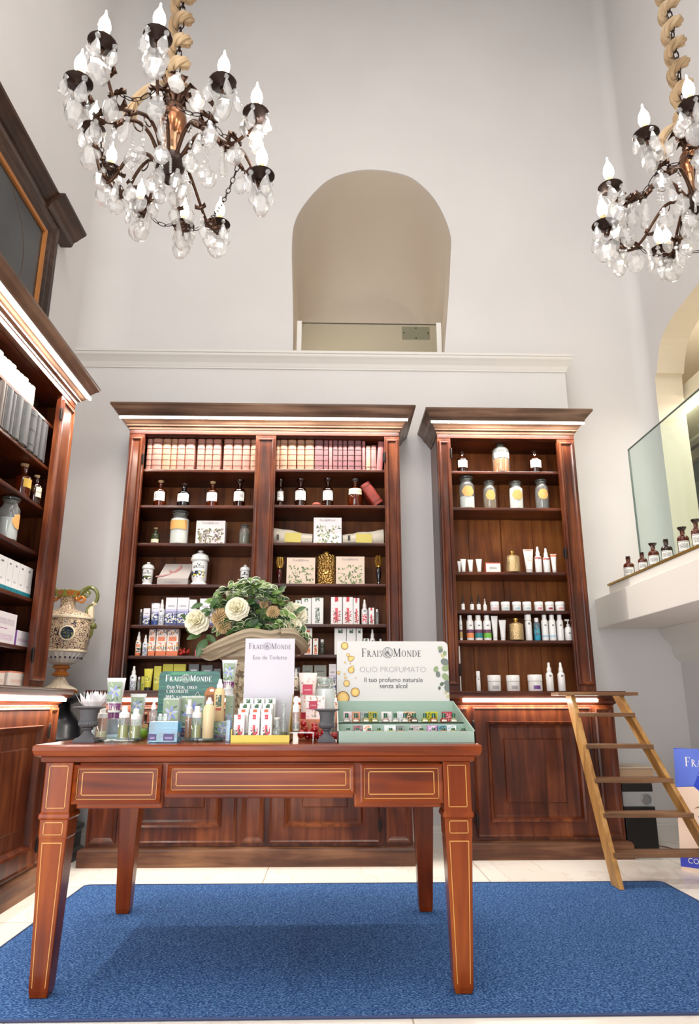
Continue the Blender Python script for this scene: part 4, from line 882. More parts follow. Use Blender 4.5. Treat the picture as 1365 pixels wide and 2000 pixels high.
def carton(name, lab, cat, grp, loc, w, h, rz=0, d=None, m=None, lid=None, txt=None, emblem=False, art=None):
    d = d or w * .8; q = MB().box(-w / 2, w / 2, 0, d, 0, h)
    o = q.build(name, m or PWH, loc=loc, rot=(0, 0, rz), bev=.0008); tag(o, lab, cat, grp)
    if txt:
        for s_, z, sz, mm in txt: text(s_, sz, mm, o, 0, z)
    if emblem: serif_text('Frais@Monde', w * .075, LILAC, o, 0, h * .86, small=.78, name='lettering')
    if art: art(o, w, h)
    return o
def sprig(o, w, h, z0, z1, cols, n=18, s=.05, flat_y=-.0012, seed=1, name='printed_flowers', x0=-.42, x1=.42):
    rnd = random.Random(seed); mats = [flat(c, .55) for c in cols]; q = MB()
    for i in range(n):
        cx, cz = rnd.uniform(x0, x1) * w, (z0 + (z1 - z0) * rnd.random()) * h; a = rnd.uniform(0, pi); k = rnd.randrange(len(cols)); L_, W_ = w * s * rnd.uniform(1, 2), w * s * rnd.uniform(.35, .7)
        y = flat_y - .00002 * i
        q.face([q.add([(cx + L_ * cos(t) * cos(a) - W_ * sin(t) * sin(a), y, cz + L_ * cos(t) * sin(a) + W_ * sin(t) * cos(a)) for t in [2 * pi * j / 6 for j in range(6)]]) + j for j in range(6)], k)
    return q.build(name, mats, o)
def tubep(name, lab, cat, grp, loc, w, h, rz=0, body=None, cap=None, caph=.12, capw=.62, emb=True, tilt=0):
    t = thing(name, lab, cat, loc, rz, grp); L = []
    for k in range(8):
        f = k / 7; hw = w / 2 * (capw + (1 - capw) * f); th = w * .3 * (1 - f) ** .8 + .001
        L.append([(hw * cos(a), th * sin(a), h * (caph + (1 - caph) * f)) for a in [2 * pi * j / 16 for j in range(16)]])
    bdy = MB().loops(L, 0, True, True).build('tube_body', body or PWH, t, True, angle=60)
    MB().box(-w / 2, w / 2, -.0016, .0016, h * .95, h).build('crimp', PWH if body is None else body, t)
    MB().lathe([(0, 0), (w * capw * .5, 0), (w * capw * .5, h * caph), (0, h * caph)], 16, sy=.62).build('cap', cap or PWH, t, True)
    return t
def spray(name, lab, cat, grp, loc, w, h, rz=0, body=None, cap=None, bandm=None, bz=(.15, .45), capf=.34, shoulder=True, emb=True):
    t = thing(name, lab, cat, loc, rz, grp); r = w / 2; b0 = 1 - capf
    MB().lathe([(0, 0), (r * .95, 0), (r, h * .015), (r, h * b0 * .86), (r * .85, h * b0 * .94), (r * .55, h * b0), (0, h * b0)], 18).build('bottle_body', body or PWH, t, True)
    if shoulder: MB().lathe([(0, h * b0), (r * .62, h * b0), (r * .6, h * (b0 + capf * .35)), (r * .36, h * (b0 + capf * .6)), (r * .33, h * .97), (r * .2, h), (0, h)], 16).build('cap', cap or PWH, t, True)
    else: MB().lathe([(0, h * (b0 - .02)), (r * .98, h * (b0 - .02)), (r * .98, h * .98), (r * .9, h), (0, h)], 16).build('cap', cap or PWH, t, True)
    if bandm: shell(MB(), r * 1.012, h * bz[0], h * bz[1], 1.3, 10).build('printed_band', bandm, t, True)
    if emb: shell(MB(), r * 1.014, h * .50 * b0 / .66, h * .56 * b0 / .66, .32, 4).build('printed_emblem', INK, t, True)
    return t
def shampoo(name, lab, cat, grp, loc, w, h, rz=0, bandm=None, body=None, bz=(.1, .24), cap=None):
    t = thing(name, lab, cat, loc, rz, grp); r = w / 2
    MB().lathe([(0, 0), (r * .95, 0), (r, h * .02), (r, h * .74), (r * .8, h * .80), (r * .6, h * .82), (0, h * .82)], 16).build('bottle_body', body or PWH, t, True)
    MB().lathe([(r * .66, h * .81), (r * .68, h * .99), (r * .6, h), (0, h)], 14).build('cap', cap or PWH, t, True)
    if bandm: shell(MB(), r * 1.012, h * bz[0], h * bz[1], 1.4, 10).build('printed_band', bandm, t, True)
    shell(MB(), r * 1.014, h * .56, h * .61, .3, 4).build('printed_emblem', INK, t, True)
    return t
def pot(name, lab, cat, grp, loc, w, h, rz=0, lidm=None, bandm=None, body=None):
    t = thing(name, lab, cat, loc, rz, grp); r = w / 2
    MB().lathe([(0, 0), (r * .93, 0), (r * .97, h * .04), (r * .97, h * .58), (0, h * .58)], 22).build('jar_body', body or PWH, t, True)
    MB().lathe([(r * .9, h * .58), (r, h * .62), (r, h * .96), (r * .95, h), (0, h)], 22).build('lid', lidm or PWH, t, True)
    shell(MB(), r * .985, h * .12, h * .34, .5, 6).build('printed_text', bandm or flat((170, 168, 170), .6), t, True)
    return t
def dropper(name, lab, cat, grp, loc, w, h, rz=0, glassm=None, capm=None):
    t = thing(name, lab, cat, loc, rz, grp); r = w / 2
    MB().lathe([(0, 0), (r * .95, 0), (r, h * .03), (r, h * .45), (r * .5, h * .55), (r * .42, h * .58), (0, h * .58)], 14).build('bottle_body', glassm or BROWNG, t, True)
    shell(MB(), r * 1.02, h * .06, h * .42, 1.3, 8).build('label', PWH, t, True)
    MB().lathe([(0, h * .56), (r * .58, h * .56), (r * .58, h * .72), (r * .3, h * .74), (r * .36, h * .8), (r * .3, h * .96), (0, h)], 12).build('dropper_cap', capm or flat((26, 24, 24), .4), t, True)
    return t
def pump(name, lab, cat, grp, loc, w, h, rz=0, body=None, cap=None):
    t = thing(name, lab, cat, loc, rz, grp); r = w / 2
    MB().lathe([(0, 0), (r * .93, 0), (r, h * .02), (r, h * .5), (r * .8, h * .6), (r * .35, h * .66), (r * .35, h * .68), (0, h * .68)], 18).build('bottle_body', body or PWH, t, True)
    MB().lathe([(0, h * .67), (r * .42, h * .67), (r * .42, h * .75), (r * .15, h * .76), (r * .15, h * .9), (0, h * .9)], 12).box(-r * .75, r * .3, -r * .2, r * .2, h * .9, h * .98).build('pump_head', cap or PWH, t, True)
    shell(MB(), r * 1.014, h * .3, h * .36, .3, 4).build('printed_emblem', INK, t, True)
    return t
def albarello(name, lab, cat, grp, loc, w, h, rz=0):
    t = thing(name, lab, cat, loc, rz, grp); r = w / 2
    pr = [(0, 0), (r * .92, 0), (r * .95, h * .03), (r * .72, h * .1), (r * .8, h * .18), (r * .83, h * .4), (r * .86, h * .62), (r * .8, h * .68), (0, h * .68)]
    CW = flat((240, 240, 238), .12, coat=.7)
    MB().lathe(pr, 26).build('jar_body', CW, t, True)
    MB().lathe([(r * .9, h * .68), (r, h * .71), (r, h * .76), (r * .93, h * .79), (r * .9, h * .84), (r * .55, h * .9), (r * .2, h * .915), (r * .12, h * .93), (r * .3, h * .95), (r * .3, h * .98), (0, h)], 26).build('lid', CW, t, True)
    dm = printed((240, 240, 238), [], [(.05, .45, .0, 1., 48, .47, [(30, 34, 60), (96, 110, 40), (206, 190, 60), (40, 50, 70)]), (.62, .8, .1, .9, 160, .48, [(40, 40, 60)]), (.8, 1., .4, .7, 60, .5, [(30, 30, 50)])], .12)
    shell(MB(), r * .875, h * .2, h * .62, .95, 10).build('painted_decoration', dm, t, True)
    return t
def canister(name, lab, cat, grp, loc, w, h, rz=0, squat=False):
    t = thing(name, lab, cat, loc, rz, grp); r = w / 2
    m, n, l, b = mat('hammered_gold'); b.inputs['Metallic'].default_value = .9; b.inputs['Roughness'].default_value = .3; b.inputs['Base Color'].default_value = srgb((184, 146, 82) if not squat else (200, 172, 128))
    tc = n.new('ShaderNodeTexCoord'); vo = n.new('ShaderNodeTexVoronoi'); vo.inputs['Scale'].default_value = 75 if not squat else 150; l.new(tc.outputs['Object'], vo.inputs[0])
    bp = n.new('ShaderNodeBump'); bp.inputs['Strength'].default_value = 1 if not squat else .3; bp.inputs['Distance'].default_value = .012; l.new(vo.outputs[0], bp.inputs['Height']); l.new(bp.outputs[0], b.inputs['Normal'])
    MB().lathe([(0, 0), (r * .9, 0), (r, h * .02), (r, h * .7), (r * .97, h * .74), (r * .55, h * .82), (r * .3, h * .84), (0, h * .84)] if squat else [(0, 0), (r * .97, 0), (r, h * .02), (r, h * .84), (r * .93, h * .88), (r * .5, h * .91), (0, h * .91)], 28).build('canister_body', m, t, True)
    if squat:
        MB().lathe([(0, h * .82), (r * .24, h * .82), (r * .24, h * .88), (r * .34, h * .9), (r * .36, h), (r * .2, h), (r * .1, h * .92), (0, h * .92)], 14).build('gold_burner_cap', GOLD, t, True)
    else: MB().lathe([(0, h * .9), (r * .38, h * .9), (r * .38, h * .98), (r * .33, h), (0, h)], 20).build('lid_knob', GOLD, t, True)
    return t
def lamp_berger(name, lab, cat, grp, loc, w, h, rz=0, bodym=None):
    t = thing(name, lab, cat, loc, rz, grp); r = w / 2
    MB().lathe([(0, 0), (r * .5, 0), (r * .6, h * .04), (r * .35, h * .08), (r * .7, h * .25), (r * .85, h * .42), (r * .5, h * .58), (0, h * .6)], 18).build('bottle_body', bodym, t, True)
    q = MB(); q.lathe([(0, h * .58), (r * .8, h * .6), (r * .6, h * .66), (0, h * .66)], 16)
    for k in range(10): a = 2 * pi * k / 10; q.tube([(r * .6 * cos(a), r * .6 * sin(a), h * .62), (r * .95 * cos(a), r * .95 * sin(a), h * .8), (r * .75 * cos(a), r * .75 * sin(a), h)], r * .16, 5)
    q.build('gold_filigree_cap', GOLD, t, True); return t
def book(lab, grp, loc, w, h, col, rz=0, d=.17, tilt=0, bands=5, cat='book', two=None, name='book'):
    col = tuple(int(c * .84) for c in col)
    t = thing(name, lab, cat, loc, rz, grp)
    if tilt: t.rotation_euler = (0, tilt, rz)
    cm = leather(col); N = 8; r = w / 2
    arc = [(-r * cos(pi * k / N), -.35 * r * sin(pi * k / N)) for k in range(N + 1)]
    pl_ = [(x, y) for x, y in arc] + [(r, d), (-r, d)]
    q = MB(); out_ = arc + [(r, d)]; inn = [(x * (1 - .003 / r * 1.0), y + .003) for x, y in arc] + [(r - .003, d)]
    outer = [(-r, d)] + out_; inner = [(-r + .003, d)] + inn
    L = [[(a[0], a[1], z) for a in outer + inner[::-1]] for z in (0, h)]
    q.loops(L); m_ = len(outer)
    for z in (0, h):
        b_ = q.add([(a[0], a[1], z) for a in outer]); c_ = q.add([(a[0], a[1], z) for a in inner])
        for k in range(m_ - 1): q.face([b_ + k, b_ + k + 1, c_ + k + 1, c_ + k])
    cov = q.build('cover', cm, t, True, angle=50)
    MB().box(-r + .003, r - .003, .003, d - .006, .004, h - .005).build('page_block', flat((206, 190, 160), .8), t)
    if bands:
        for k in range(bands):
            z = h * (.14 + .72 * k / max(1, bands - 1))
            MB().loops([[(x * 1.02, y * 1.12 - .0014, z + o) for x, y in arc] for o in (-.0017, .0017)], closed=False).build('raised_band', flat(tuple(int(c * .36) for c in col), .6), cov, True)
        if two: q = MB(); q.loops([[(x * 1.015, y * 1.08 - .0008, z) for x, y in arc] for z in (h * .7, h * .8)], closed=False); q.build('title_panel', flat(two, .5), cov, True)
    return t
_lth = {}
def leather(col):
    if col in _lth: return _lth[col]
    m, n, l, b = mat('book_cloth'); tc = n.new('ShaderNodeTexCoord'); nz = n.new('ShaderNodeTexNoise'); nz.inputs['Scale'].default_value = 22; nz.inputs['Detail'].default_value = 5; l.new(tc.outputs['Object'], nz.inputs[0])
    rr = ramp(n, [(.3, tuple(int(c * .86) for c in col)), (.7, col)]); l.new(nz.outputs[0], rr.inputs[0]); l.new(rr.outputs[0], b.inputs[0]); b.inputs['Roughness'].default_value = .55; _lth[col] = m; return m

def headroom(z, levels, top):
    return min([l - .023 for l in levels if l > z + .02] + [top]) - z - .0015
# ---- rows of goods: (builder, description, u0, u1, v_top, options); positions along the shelf come from the photo's columns
def row(items, z, Y, shelf, bay, dy=0.0):
    z += .0008; cnt = {}
    for it in items: cnt[it[1]] = cnt.get(it[1], 0) + 1
    seen = {}
    for fn, desc, u0, u1, vt, *o in items:
        o = dict(o[0]) if o else {}
        seen[desc] = seen.get(desc, 0) + 1
        pos = (ORD[seen[desc] - 1] + ' from left, ') if cnt[desc] > 1 else ''
        lab = f'{desc}, {pos}{shelf}, {bay}'
        grp = f'{desc} on {shelf}, {bay}' if cnt[desc] > 1 else None
        y = Y + o.pop('y', 0); a, b_ = xat(u0, y, z), xat(u1, y, z); zt_ = zat((u0 + u1) / 2, vt, y)
        hm = headroom(z, SR, 2.728) if bay == NB else headroom(z, [v + (.008 if bay == WR else 0) for v in SL.values()], 2.698)
        fn(lab, grp, ((a + b_) / 2, y, z), abs(b_ - a), min(hm, max(.02, zt_ - z)), **o)
def F(fn, name, cat, **base):
    def g(lab, grp, loc, w, h, **o):
        k = dict(base); k.update(o); return fn(name, lab, cat, grp, loc, w, h, **k)
    return g
AP = F(apoth, 'apothecary_bottle', 'bottle', labm=LABW, liquid=None, stop='cork', stopm=AMBERD)
JAR = F(apoth, 'apothecary_jar', 'jar', glassm=CLEAR, stop='wide', stopm=SMOKE, body=.78)
BOX = F(carton, 'product_box', 'box'); TUBE = F(tubep, 'cream_tube', 'tube'); SPR = F(spray, 'spray_bottle', 'bottle'); SHA = F(shampoo, 'product_bottle', 'bottle')
POT = F(pot, 'cream_jar', 'jar'); DRP = F(dropper, 'dropper_bottle', 'bottle'); ALB = F(albarello, 'ceramic_jar', 'jar'); CAN = F(canister, 'gold_canister', 'canister')
def BK(lab, grp, loc, w, h, **o): return book(lab, grp, loc, w * .96, h, **o)
WL, WR, NB = 'wide bookcase left bay', 'wide bookcase right bay', 'narrow bookcase'
# books, top shelf
PINK, TAN, MAUVE, ROSE = (206, 140, 122), (210, 150, 118), (150, 92, 96), (196, 116, 114)
cx_ = [(325, 370, PINK), (372, 460, PINK), (462, 534, TAN), (536, 588, TAN), (590, 657, PINK), (659, 742, PINK), (763, 828, PINK), (832, 895, PINK), (898, 968, PINK), (990, 1072, PINK), (1074, 1152, PINK), (1155, 1222, PINK), (1225, 1290, TAN)]
row([(BK, 'old pink bound book', 210 + a / 4.403, 210 + b_ / 4.403, 852 if i != 12 else 849, dict(col=c)) for i, (a, b_, c) in enumerate(cx_)], SL['A'], 4.63, 'top shelf', WL)
bx_ = [('tall salmon bound book', 122, 150, 346, TAN), ('tall salmon bound book', 152, 216, 346, TAN), ('tall salmon bound book', 218, 291, 344, TAN), ('tall salmon bound book', 296, 360, 345, TAN), ('tall salmon bound book', 362, 440, 345, TAN),
       ('mauve bound book', 443, 517, 378, MAUVE), ('mauve bound book', 520, 558, 380, MAUVE), ('plain pink book', 563, 592, 380, ROSE), ('mauve bound book', 597, 637, 378, MAUVE), ('mauve bound book', 641, 678, 380, MAUVE), ('mauve bound book', 681, 717, 380, MAUVE),
       ('mauve bound book', 722, 777, 376, MAUVE), ('mauve bound book', 781, 838, 378, MAUVE), ('slim pink book', 842, 869, 392, ROSE), ('short cream book', 874, 913, 432, (222, 172, 142)), ('short rose book', 916, 962, 430, (200, 128, 124))]
row([(BK, d_, 510 + a / 4.266, 510 + b_ / 4.266, 770 + v / 4.266, dict(col=c, bands=5 if 'bound' in d_ else 2)) for d_, a, b_, v, c in bx_], SL['A'] + .008, 4.63, 'top shelf', WR)
x_ = xat(741, 4.63, SL['A']); book('large rose book leaning against the side, top shelf, wide bookcase right bay', None, (x_, 4.63, SL['A'] + .0102), .042, .215, (204, 118, 118), tilt=R(4), bands=0)
# second shelf
row([(AP, 'amber bottle with white label', 299, 323, 939, dict(liquid=OILY, lvl=.3, stopm=CORK)), (AP, 'black bottle with white label', 345, 370, 946, dict(glassm=flat((16, 16, 20), .1, coat=.8), stop='flare')),
     (AP, 'amber bottle with white label', 402, 425, 941, dict(liquid=OILY, lvl=.3, stopm=CORK)), (AP, 'amber bottle with white label', 455, 478, 938, dict(glassm=AMBERD, liquid=OILY, lvl=.3, stop='flare'))], SL['B'], 4.68, 'second shelf', WL)
row([(AP, 'dark bottle with white label', 540, 554, 936, dict(glassm=AMBERD, stop='flare')), (AP, 'dark bottle with white label', 575, 598, 936, dict(glassm=AMBERD, stop='flare')),
     (AP, 'dark bottle with white label', 629, 651, 935, dict(glassm=AMBERD, liquid=OILY, lvl=.3, stop='flare')), (AP, 'wide amber flask of golden oil', 679, 708, 936, dict(glassm=AMBER, liquid=OILY, lvl=.55, labm=LABP, stopm=SMOKE, labz=(.42, .62)))], SL['B'] + .008, 4.68, 'second shelf', WR)
t = thing('pill_dish', 'small round dark red dish between two dark bottles, second shelf, wide bookcase', 'dish', (xat(618, 4.66, 2.217), 4.66, 2.218))
MB().lathe([(0, 0), (.026, 0), (.03, .012), (.0, .012)], 20).build('dish_body', flat((90, 26, 18), .2, coat=.6), t, True); MB().lathe([(.031, .012), (.031, .02), (.02, .028), (0, .03)], 20).build('lid', flat((186, 96, 84), .3), t, True)
bt = book('red leather book tipped over, second shelf, wide bookcase right bay', None, (xat(722, 4.66, 2.217) + .062, 4.64, 2.2395), .07, .175, (168, 56, 42), bands=2, tilt=R(-34))
# third shelf
def giftart(cols, n=60, z0=.05, z1=.62, s=.035, seed=2): return lambda o, w, h: sprig(o, w, h, z0, z1, cols, n, s, seed=seed)
GREENS = [(96, 128, 70), (140, 160, 96), (186, 184, 150), (90, 110, 84)]
row([(AP, 'small green vial with cream label', 294, 311, 1031, dict(glassm=glass((150, 170, 120), .03), labm=LABP, labz=(.1, .3), liquid=HERB, lvl=.45, stopm=CORK)), (JAR, 'large jar of white powder with orange label', 330, 367, 996, dict(liquid=POWD, lvl=.74, labm=LABO, labz=(.42, .68))),
     (BOX, 'white gift box with leaf print', 381, 438, 1017, dict(d=.07, m=flat((240, 232, 232), .5), emblem=True, art=giftart([(96, 84, 90), (150, 140, 84), (110, 120, 70), (170, 160, 150)], 90, .06, .66, .04))),
     (JAR, 'small glass jar with wide stopper', 466, 487, 1025, dict(liquid=glass((200, 206, 180), .1), lvl=.6))], SL['C'], 4.67, 'third shelf', WL)
row([(BOX, 'pale gift box with green plants', 612, 667, 1011, dict(d=.07, m=flat((236, 228, 230), .5), emblem=True, art=giftart(GREENS, 70, .04, .68, .035, 5)))], SL['C'] + .008, 4.64, 'third shelf', WR)
def bag(u0, u1, v0, v1, label, rz, wl):
    z = SL['C'] + .0094; a, b_ = xat(u0, 4.70, z), xat(u1, 4.70, z); L_ = b_ - a; t = thing('paper_bag', label, 'bag', ((a + b_) / 2, 4.72, z))
    L = []
    for k in range(9):
        f = k / 8; hh = (v0 + (v1 - v0) * f); zz = [.0, .3, .85, 1, .85, .3]; ww = [.8, 1, .8, 0, -.8, -1]
        jt = random.uniform(.94, 1.05)
        L.append([(-L_ / 2 + L_ * f, .05 * cos(q) * jt, hh * .5 * (1 + sin(q) * .98) * jt) for q in [2 * pi * j / 12 for j in range(12)]])
    MB().loops(L, 0, True, True).build('paper_body', flat((228, 218, 200), .7), t, True, angle=30)
    xm = -L_ * .02 if wl < 0 else L_ * .0
    hm = (v0 + v1) / 2
    MB().hull8([(xm - .05, -.056, hm * .15), (xm + .06, -.056, hm * .13), (xm + .06, -.045, hm * .1), (xm - .05, -.045, hm * .1), (xm - .05, -.05, hm * .75), (xm + .06, -.05, hm * .72), (xm + .06, -.03, hm * .8), (xm - .05, -.03, hm * .8)]).build('yellow_label', flat((222, 206, 112), .6), t)
    MB().box(xm - .105, xm - .09, -.054, -.047, hm * .3, hm * .62).build('dark_mark', flat((70, 66, 60), .6), t)
bag(534, 610, .135, .085, 'cream paper bag with yellow label left of the pale gift box, third shelf', 0, -1)
bag(669, 749, .085, .125, 'cream paper bag with yellow label right of the pale gift box, third shelf', 0, 1)
# fourth shelf
row([(ALB, 'small painted ceramic jar', 275, 299, 1098), (ALB, 'tall painted ceramic jar', 370, 406, 1075), (ALB, 'small painted ceramic jar', 467, 488, 1103)], SL['D'], 4.67, 'fourth shelf', WL)
z = SL['D'] + .0008; a, b_ = xat(306, 4.64, z), xat(366, 4.64, z)
t = thing('ribbon_gift_box', 'grey gift box with a pink ribbon bow propped open, fourth shelf, wide bookcase left bay', 'gift box', ((a + b_) / 2, 4.64, z)); hw = (b_ - a) / 2
MB().box(-hw, hw, 0, .16, 0, .042).build('box_body', flat((176, 168, 164), .5), t, bev=.001)
MB().hull8([(-hw, -.001, .043), (hw, -.001, .043), (hw, .012, .04), (-hw, .012, .04), (-hw + .02, .12, .165), (hw + .012, .12, .165), (hw + .012, .135, .16), (-hw + .02, .135, .16)]).build('lid', flat((214, 204, 198), .5), t, bev=.001)
MB().tube(smoothcurve([(-hw - .01, -.004, .055), (-.05, .02, .07), (-.02, .04, .088), (-.035, .05, .105), (-.0, .045, .095), (.03, .07, .12), (.035, .09, .15), (.02, .075, .125), (-.005, .05, .092), (.05, .07, .10), (hw - .01, .08, .11)], 4), .005, 4).build('ribbon_bow', flat((206, 150, 146), .6), t, True)
serif_text('Frais@Monde', .014, INK, t, 0, .012)
row([(F(lamp_berger, 'perfume_lamp', 'lamp', bodym=glass((120, 14, 24), .05, 1.45, .6)), 'red perfume bottle with gold cap', 538, 552, 1089), (BOX, 'beige gift box with green plants', 559, 615, 1089, dict(d=.07, m=flat((232, 210, 190), .5), emblem=True, art=giftart(GREENS, 70, .04, .7, .035, 8))),
     (CAN, 'tall hammered gold canister', 618, 656, 1078, dict(y=.05)), (BOX, 'beige gift box with green plants', 656, 712, 1087, dict(d=.07, m=flat((232, 210, 190), .5), emblem=True, art=giftart(GREENS, 70, .04, .7, .035, 9))),
     (F(lamp_berger, 'perfume_lamp', 'lamp', bodym=flat((20, 18, 22), .15, coat=.6)), 'black perfume bottle with gold cap', 733, 746, 1086)], SL['D'] + .008, 4.64, 'fourth shelf', WR)
# fifth shelf
LILB = printed((238, 236, 240), [(.0, .42, (58, 74, 132)), (.42, .5, (150, 150, 196)), (.5, .58, (206, 204, 226))], [(.08, .45, 0, 1, 42, .5, [(240, 240, 232), (226, 222, 190), (120, 130, 170)]), (.66, .72, .2, .8, 300, .5, [(120, 120, 130)])])
SAGE = printed((240, 240, 236), [(.97, 1.0, (190, 200, 190))], [(.05, .62, .32, .7, 60, .46, [(90, 110, 90), (140, 150, 150), (100, 120, 96)]), (.86, .97, .3, .7, 70, .45, [(90, 110, 90)])])
REDF = printed((242, 240, 238), [(.1, .6, (226, 90, 100), .38, .62), (.9, 1.0, (216, 60, 74), .35, .65)], [(.05, .5, .2, .85, 66, .5, [(206, 40, 60), (60, 80, 50), (230, 120, 140)]), (.82, .9, .35, .65, 90, .4, [(200, 50, 60)])])
GREF = printed((242, 241, 238), [], [(.3, .5, .25, .75, 60, .45, [(50, 90, 50), (90, 120, 70)]), (.82, .97, .3, .7, 60, .42, [(50, 90, 50)])])
ORAF = printed((242, 240, 236), [], [(.05, .6, .25, .75, 60, .44, [(222, 90, 40), (230, 130, 60), (90, 70, 40)]), (.85, .97, .3, .7, 60, .42, [(220, 90, 40)])])
CITR = printed((242, 232, 222), [(.0, .18, (226, 120, 72)), (.55, .72, (232, 132, 92), .15, .85)], [(.2, .5, 0, 1, 52, .47, [(70, 80, 70), (226, 170, 60), (222, 120, 90), (240, 236, 230)]), (.76, 1.0, 0, 1, 60, .48, [(110, 110, 120), (226, 150, 100)])])
FROST = printed((228, 230, 234), [], [(.05, .6, 0, 1, 60, .45, [(130, 140, 160), (170, 180, 160), (190, 190, 200)])])
row([(SHA, 'dark scent bottle with silver cap', 270, 277, 1190, dict(body=flat((50, 40, 36), .2), cap=flat((200, 200, 200), .2, .8))), (BOX, 'small blue lily box', 278, 291, 1188, dict(m=LILB)), (TUBE, 'blue lily hand cream tube', 293, 310, 1178, dict(body=LILB, cap=flat((50, 80, 150), .3), caph=.14, capw=.8)),
     (SPR, 'frosted spray bottle', 308, 320, 1171, dict(body=FROST)), (BOX, 'tall blue lily box', 321, 343, 1167, dict(m=LILB)), (BOX, 'tall blue lily box', 344, 366, 1167, dict(m=LILB)), (BOX, 'tall blue lily box', 367, 381, 1171, dict(m=LILB)),
     (BOX, 'tall blue lily box', 388, 408, 1169, dict(m=LILB)), (BOX, 'tall blue lily box', 409, 428, 1169, dict(m=LILB))], SL['E'], 4.64, 'fifth shelf', WL)
row([(SPR, 'white spray bottle', 564, 575, 1175), (BOX, 'white box with sage print', 576, 587, 1172, dict(m=SAGE)), (BOX, 'white box with sage print', 588, 607, 1168, dict(m=SAGE)), (BOX, 'white box with sage print', 608, 631, 1167, dict(m=SAGE)),
     (BOX, 'white box with red flower print', 646, 668, 1166, dict(m=REDF)), (BOX, 'white box with red flower print', 669.5, 689, 1166, dict(m=REDF)), (BOX, 'white box with red flower print', 690, 702, 1168, dict(m=REDF)), (SPR, 'white spray bottle', 706, 718, 1171, dict(bandm=printed((242, 240, 240), [], [(0, 1, .1, .9, 90, .45, [(210, 70, 90), (230, 150, 160)])]), bz=(.1, .4))),
     (BOX, 'short white box with red flowers', 720, 731, 1187, dict(m=REDF)), (SHA, 'small clear scent bottle', 733, 740, 1190, dict(body=CLEAR, cap=flat((220, 220, 222), .2)))], SL['E'] + .008, 4.64, 'fifth shelf', WR)
# sixth shelf
row([(SPR, 'floral spray bottle', 263, 274, 1234, dict(body=CITR)), (SPR, 'frosted floral bottle', 277, 287, 1240, dict(body=FROST)), (BOX, 'orange blossom box', 288, 301, 1229, dict(m=CITR)), (BOX, 'orange blossom box', 303, 323, 1227, dict(m=CITR)), (BOX, 'orange blossom box', 324, 346, 1227, dict(m=CITR)),
     (BOX, 'low pink box', 380, 404, 1269, dict(m=flat((208, 84, 104), .5)))], SL['F'], 4.64, 'sixth shelf', WL)
row([(BOX, 'white box with orange flower print', 594, 609, 1226, dict(m=ORAF)), (BOX, 'white box with orange flower print', 611, 621, 1247, dict(m=ORAF)), (SHA, 'small smoky scent bottle', 624, 634, 1249, dict(body=glass((150, 150, 140), .05), cap=flat((210, 210, 206), .2))),
     (BOX, 'white box with green sprig print', 653, 676, 1224, dict(m=GREF)), (BOX, 'white box with green sprig print', 677, 695, 1224, dict(m=GREF)), (BOX, 'white box with green sprig print', 696, 708, 1227, dict(m=GREF)), (BOX, 'white box with green sprig print', 710, 721, 1247, dict(m=GREF)),
     (SPR, 'white spray bottle', 722, 733, 1229), (SHA, 'small clear scent bottle', 740, 747, 1248, dict(body=CLEAR, cap=flat((220, 220, 222), .2)))], SL['F'] + .008, 4.64, 'sixth shelf', WR)
def cherries(label, loc, n, spread, rr=.009, col=(170, 18, 20), seed=4, hgt=.05):
    t = thing('fruit_cluster', label, 'decoration', loc); rnd = random.Random(seed); tm = flat((96, 100, 40), .6)
    for i in range(n):
        p = (rnd.uniform(-spread, spread), rnd.uniform(0, spread * .7), rr + rnd.random() ** 1.3 * hgt * (1 - .3 * abs(0)))
        c = MB().ball(p, rr * rnd.uniform(.85, 1.1), 12, 8).build('berry', flat(col if i % 4 else (198, 60, 34), .12, coat=.6), t, True)
        MB().tube([(p[0], p[1], p[2] + rr * .9), (p[0] + .004, p[1], p[2] + rr * 1.7)], .0008, 4).build('stalk', tm, c)
    return t
cherries('bunch of red berries beside the orange blossom boxes, sixth shelf, wide bookcase', (xat(359, 4.66, 1.205), 4.66, 1.206), 16, .033, .0085, hgt=.035)
# counter level
OLIVEP = printed((214, 206, 70), [(.0, .3, (196, 186, 60))], [(.3, .6, .1, .9, 70, .5, [(130, 140, 40), (230, 226, 150)])]); YEL = printed((206, 200, 50), [(.6, .66, (240, 236, 180), .2, .8)]); GREYB = printed((92, 98, 100), [(.74, .80, (200, 204, 204), .2, .8)])
SLATE = printed((150, 156, 148), [(.74, .78, (96, 100, 96), .2, .8)])
z = SL['G']
row([(SPR, 'frosted spray bottle', 252, 265, 1301, dict(body=FROST)), (SHA, 'small clear scent bottle', 267, 273, 1322, dict(body=CLEAR)), (BOX, 'small olive green box', 274, 287, 1321, dict(m=OLIVEP, y=.04)), (TUBE, 'yellow green cream tube', 279, 296, 1306, dict(body=OLIVEP, cap=flat((20, 24, 20), .4), caph=.16, capw=.75)),
     (BOX, 'slim olive box', 298, 312, 1301, dict(m=OLIVEP, y=.03)), (BOX, 'bright yellow green box', 315, 335, 1297, dict(m=YEL, y=.04)), (BOX, 'bright yellow green box', 336, 360, 1297, dict(m=YEL, y=.04)), (BOX, 'dark grey box', 366, 386, 1297, dict(m=GREYB, y=.04)),
     (BOX, 'dark grey box', 391, 413, 1299, dict(m=GREYB, y=.04)), (BOX, 'dark grey box', 415, 429, 1306, dict(m=GREYB, y=.04))], z, 4.62, 'counter shelf', WL)
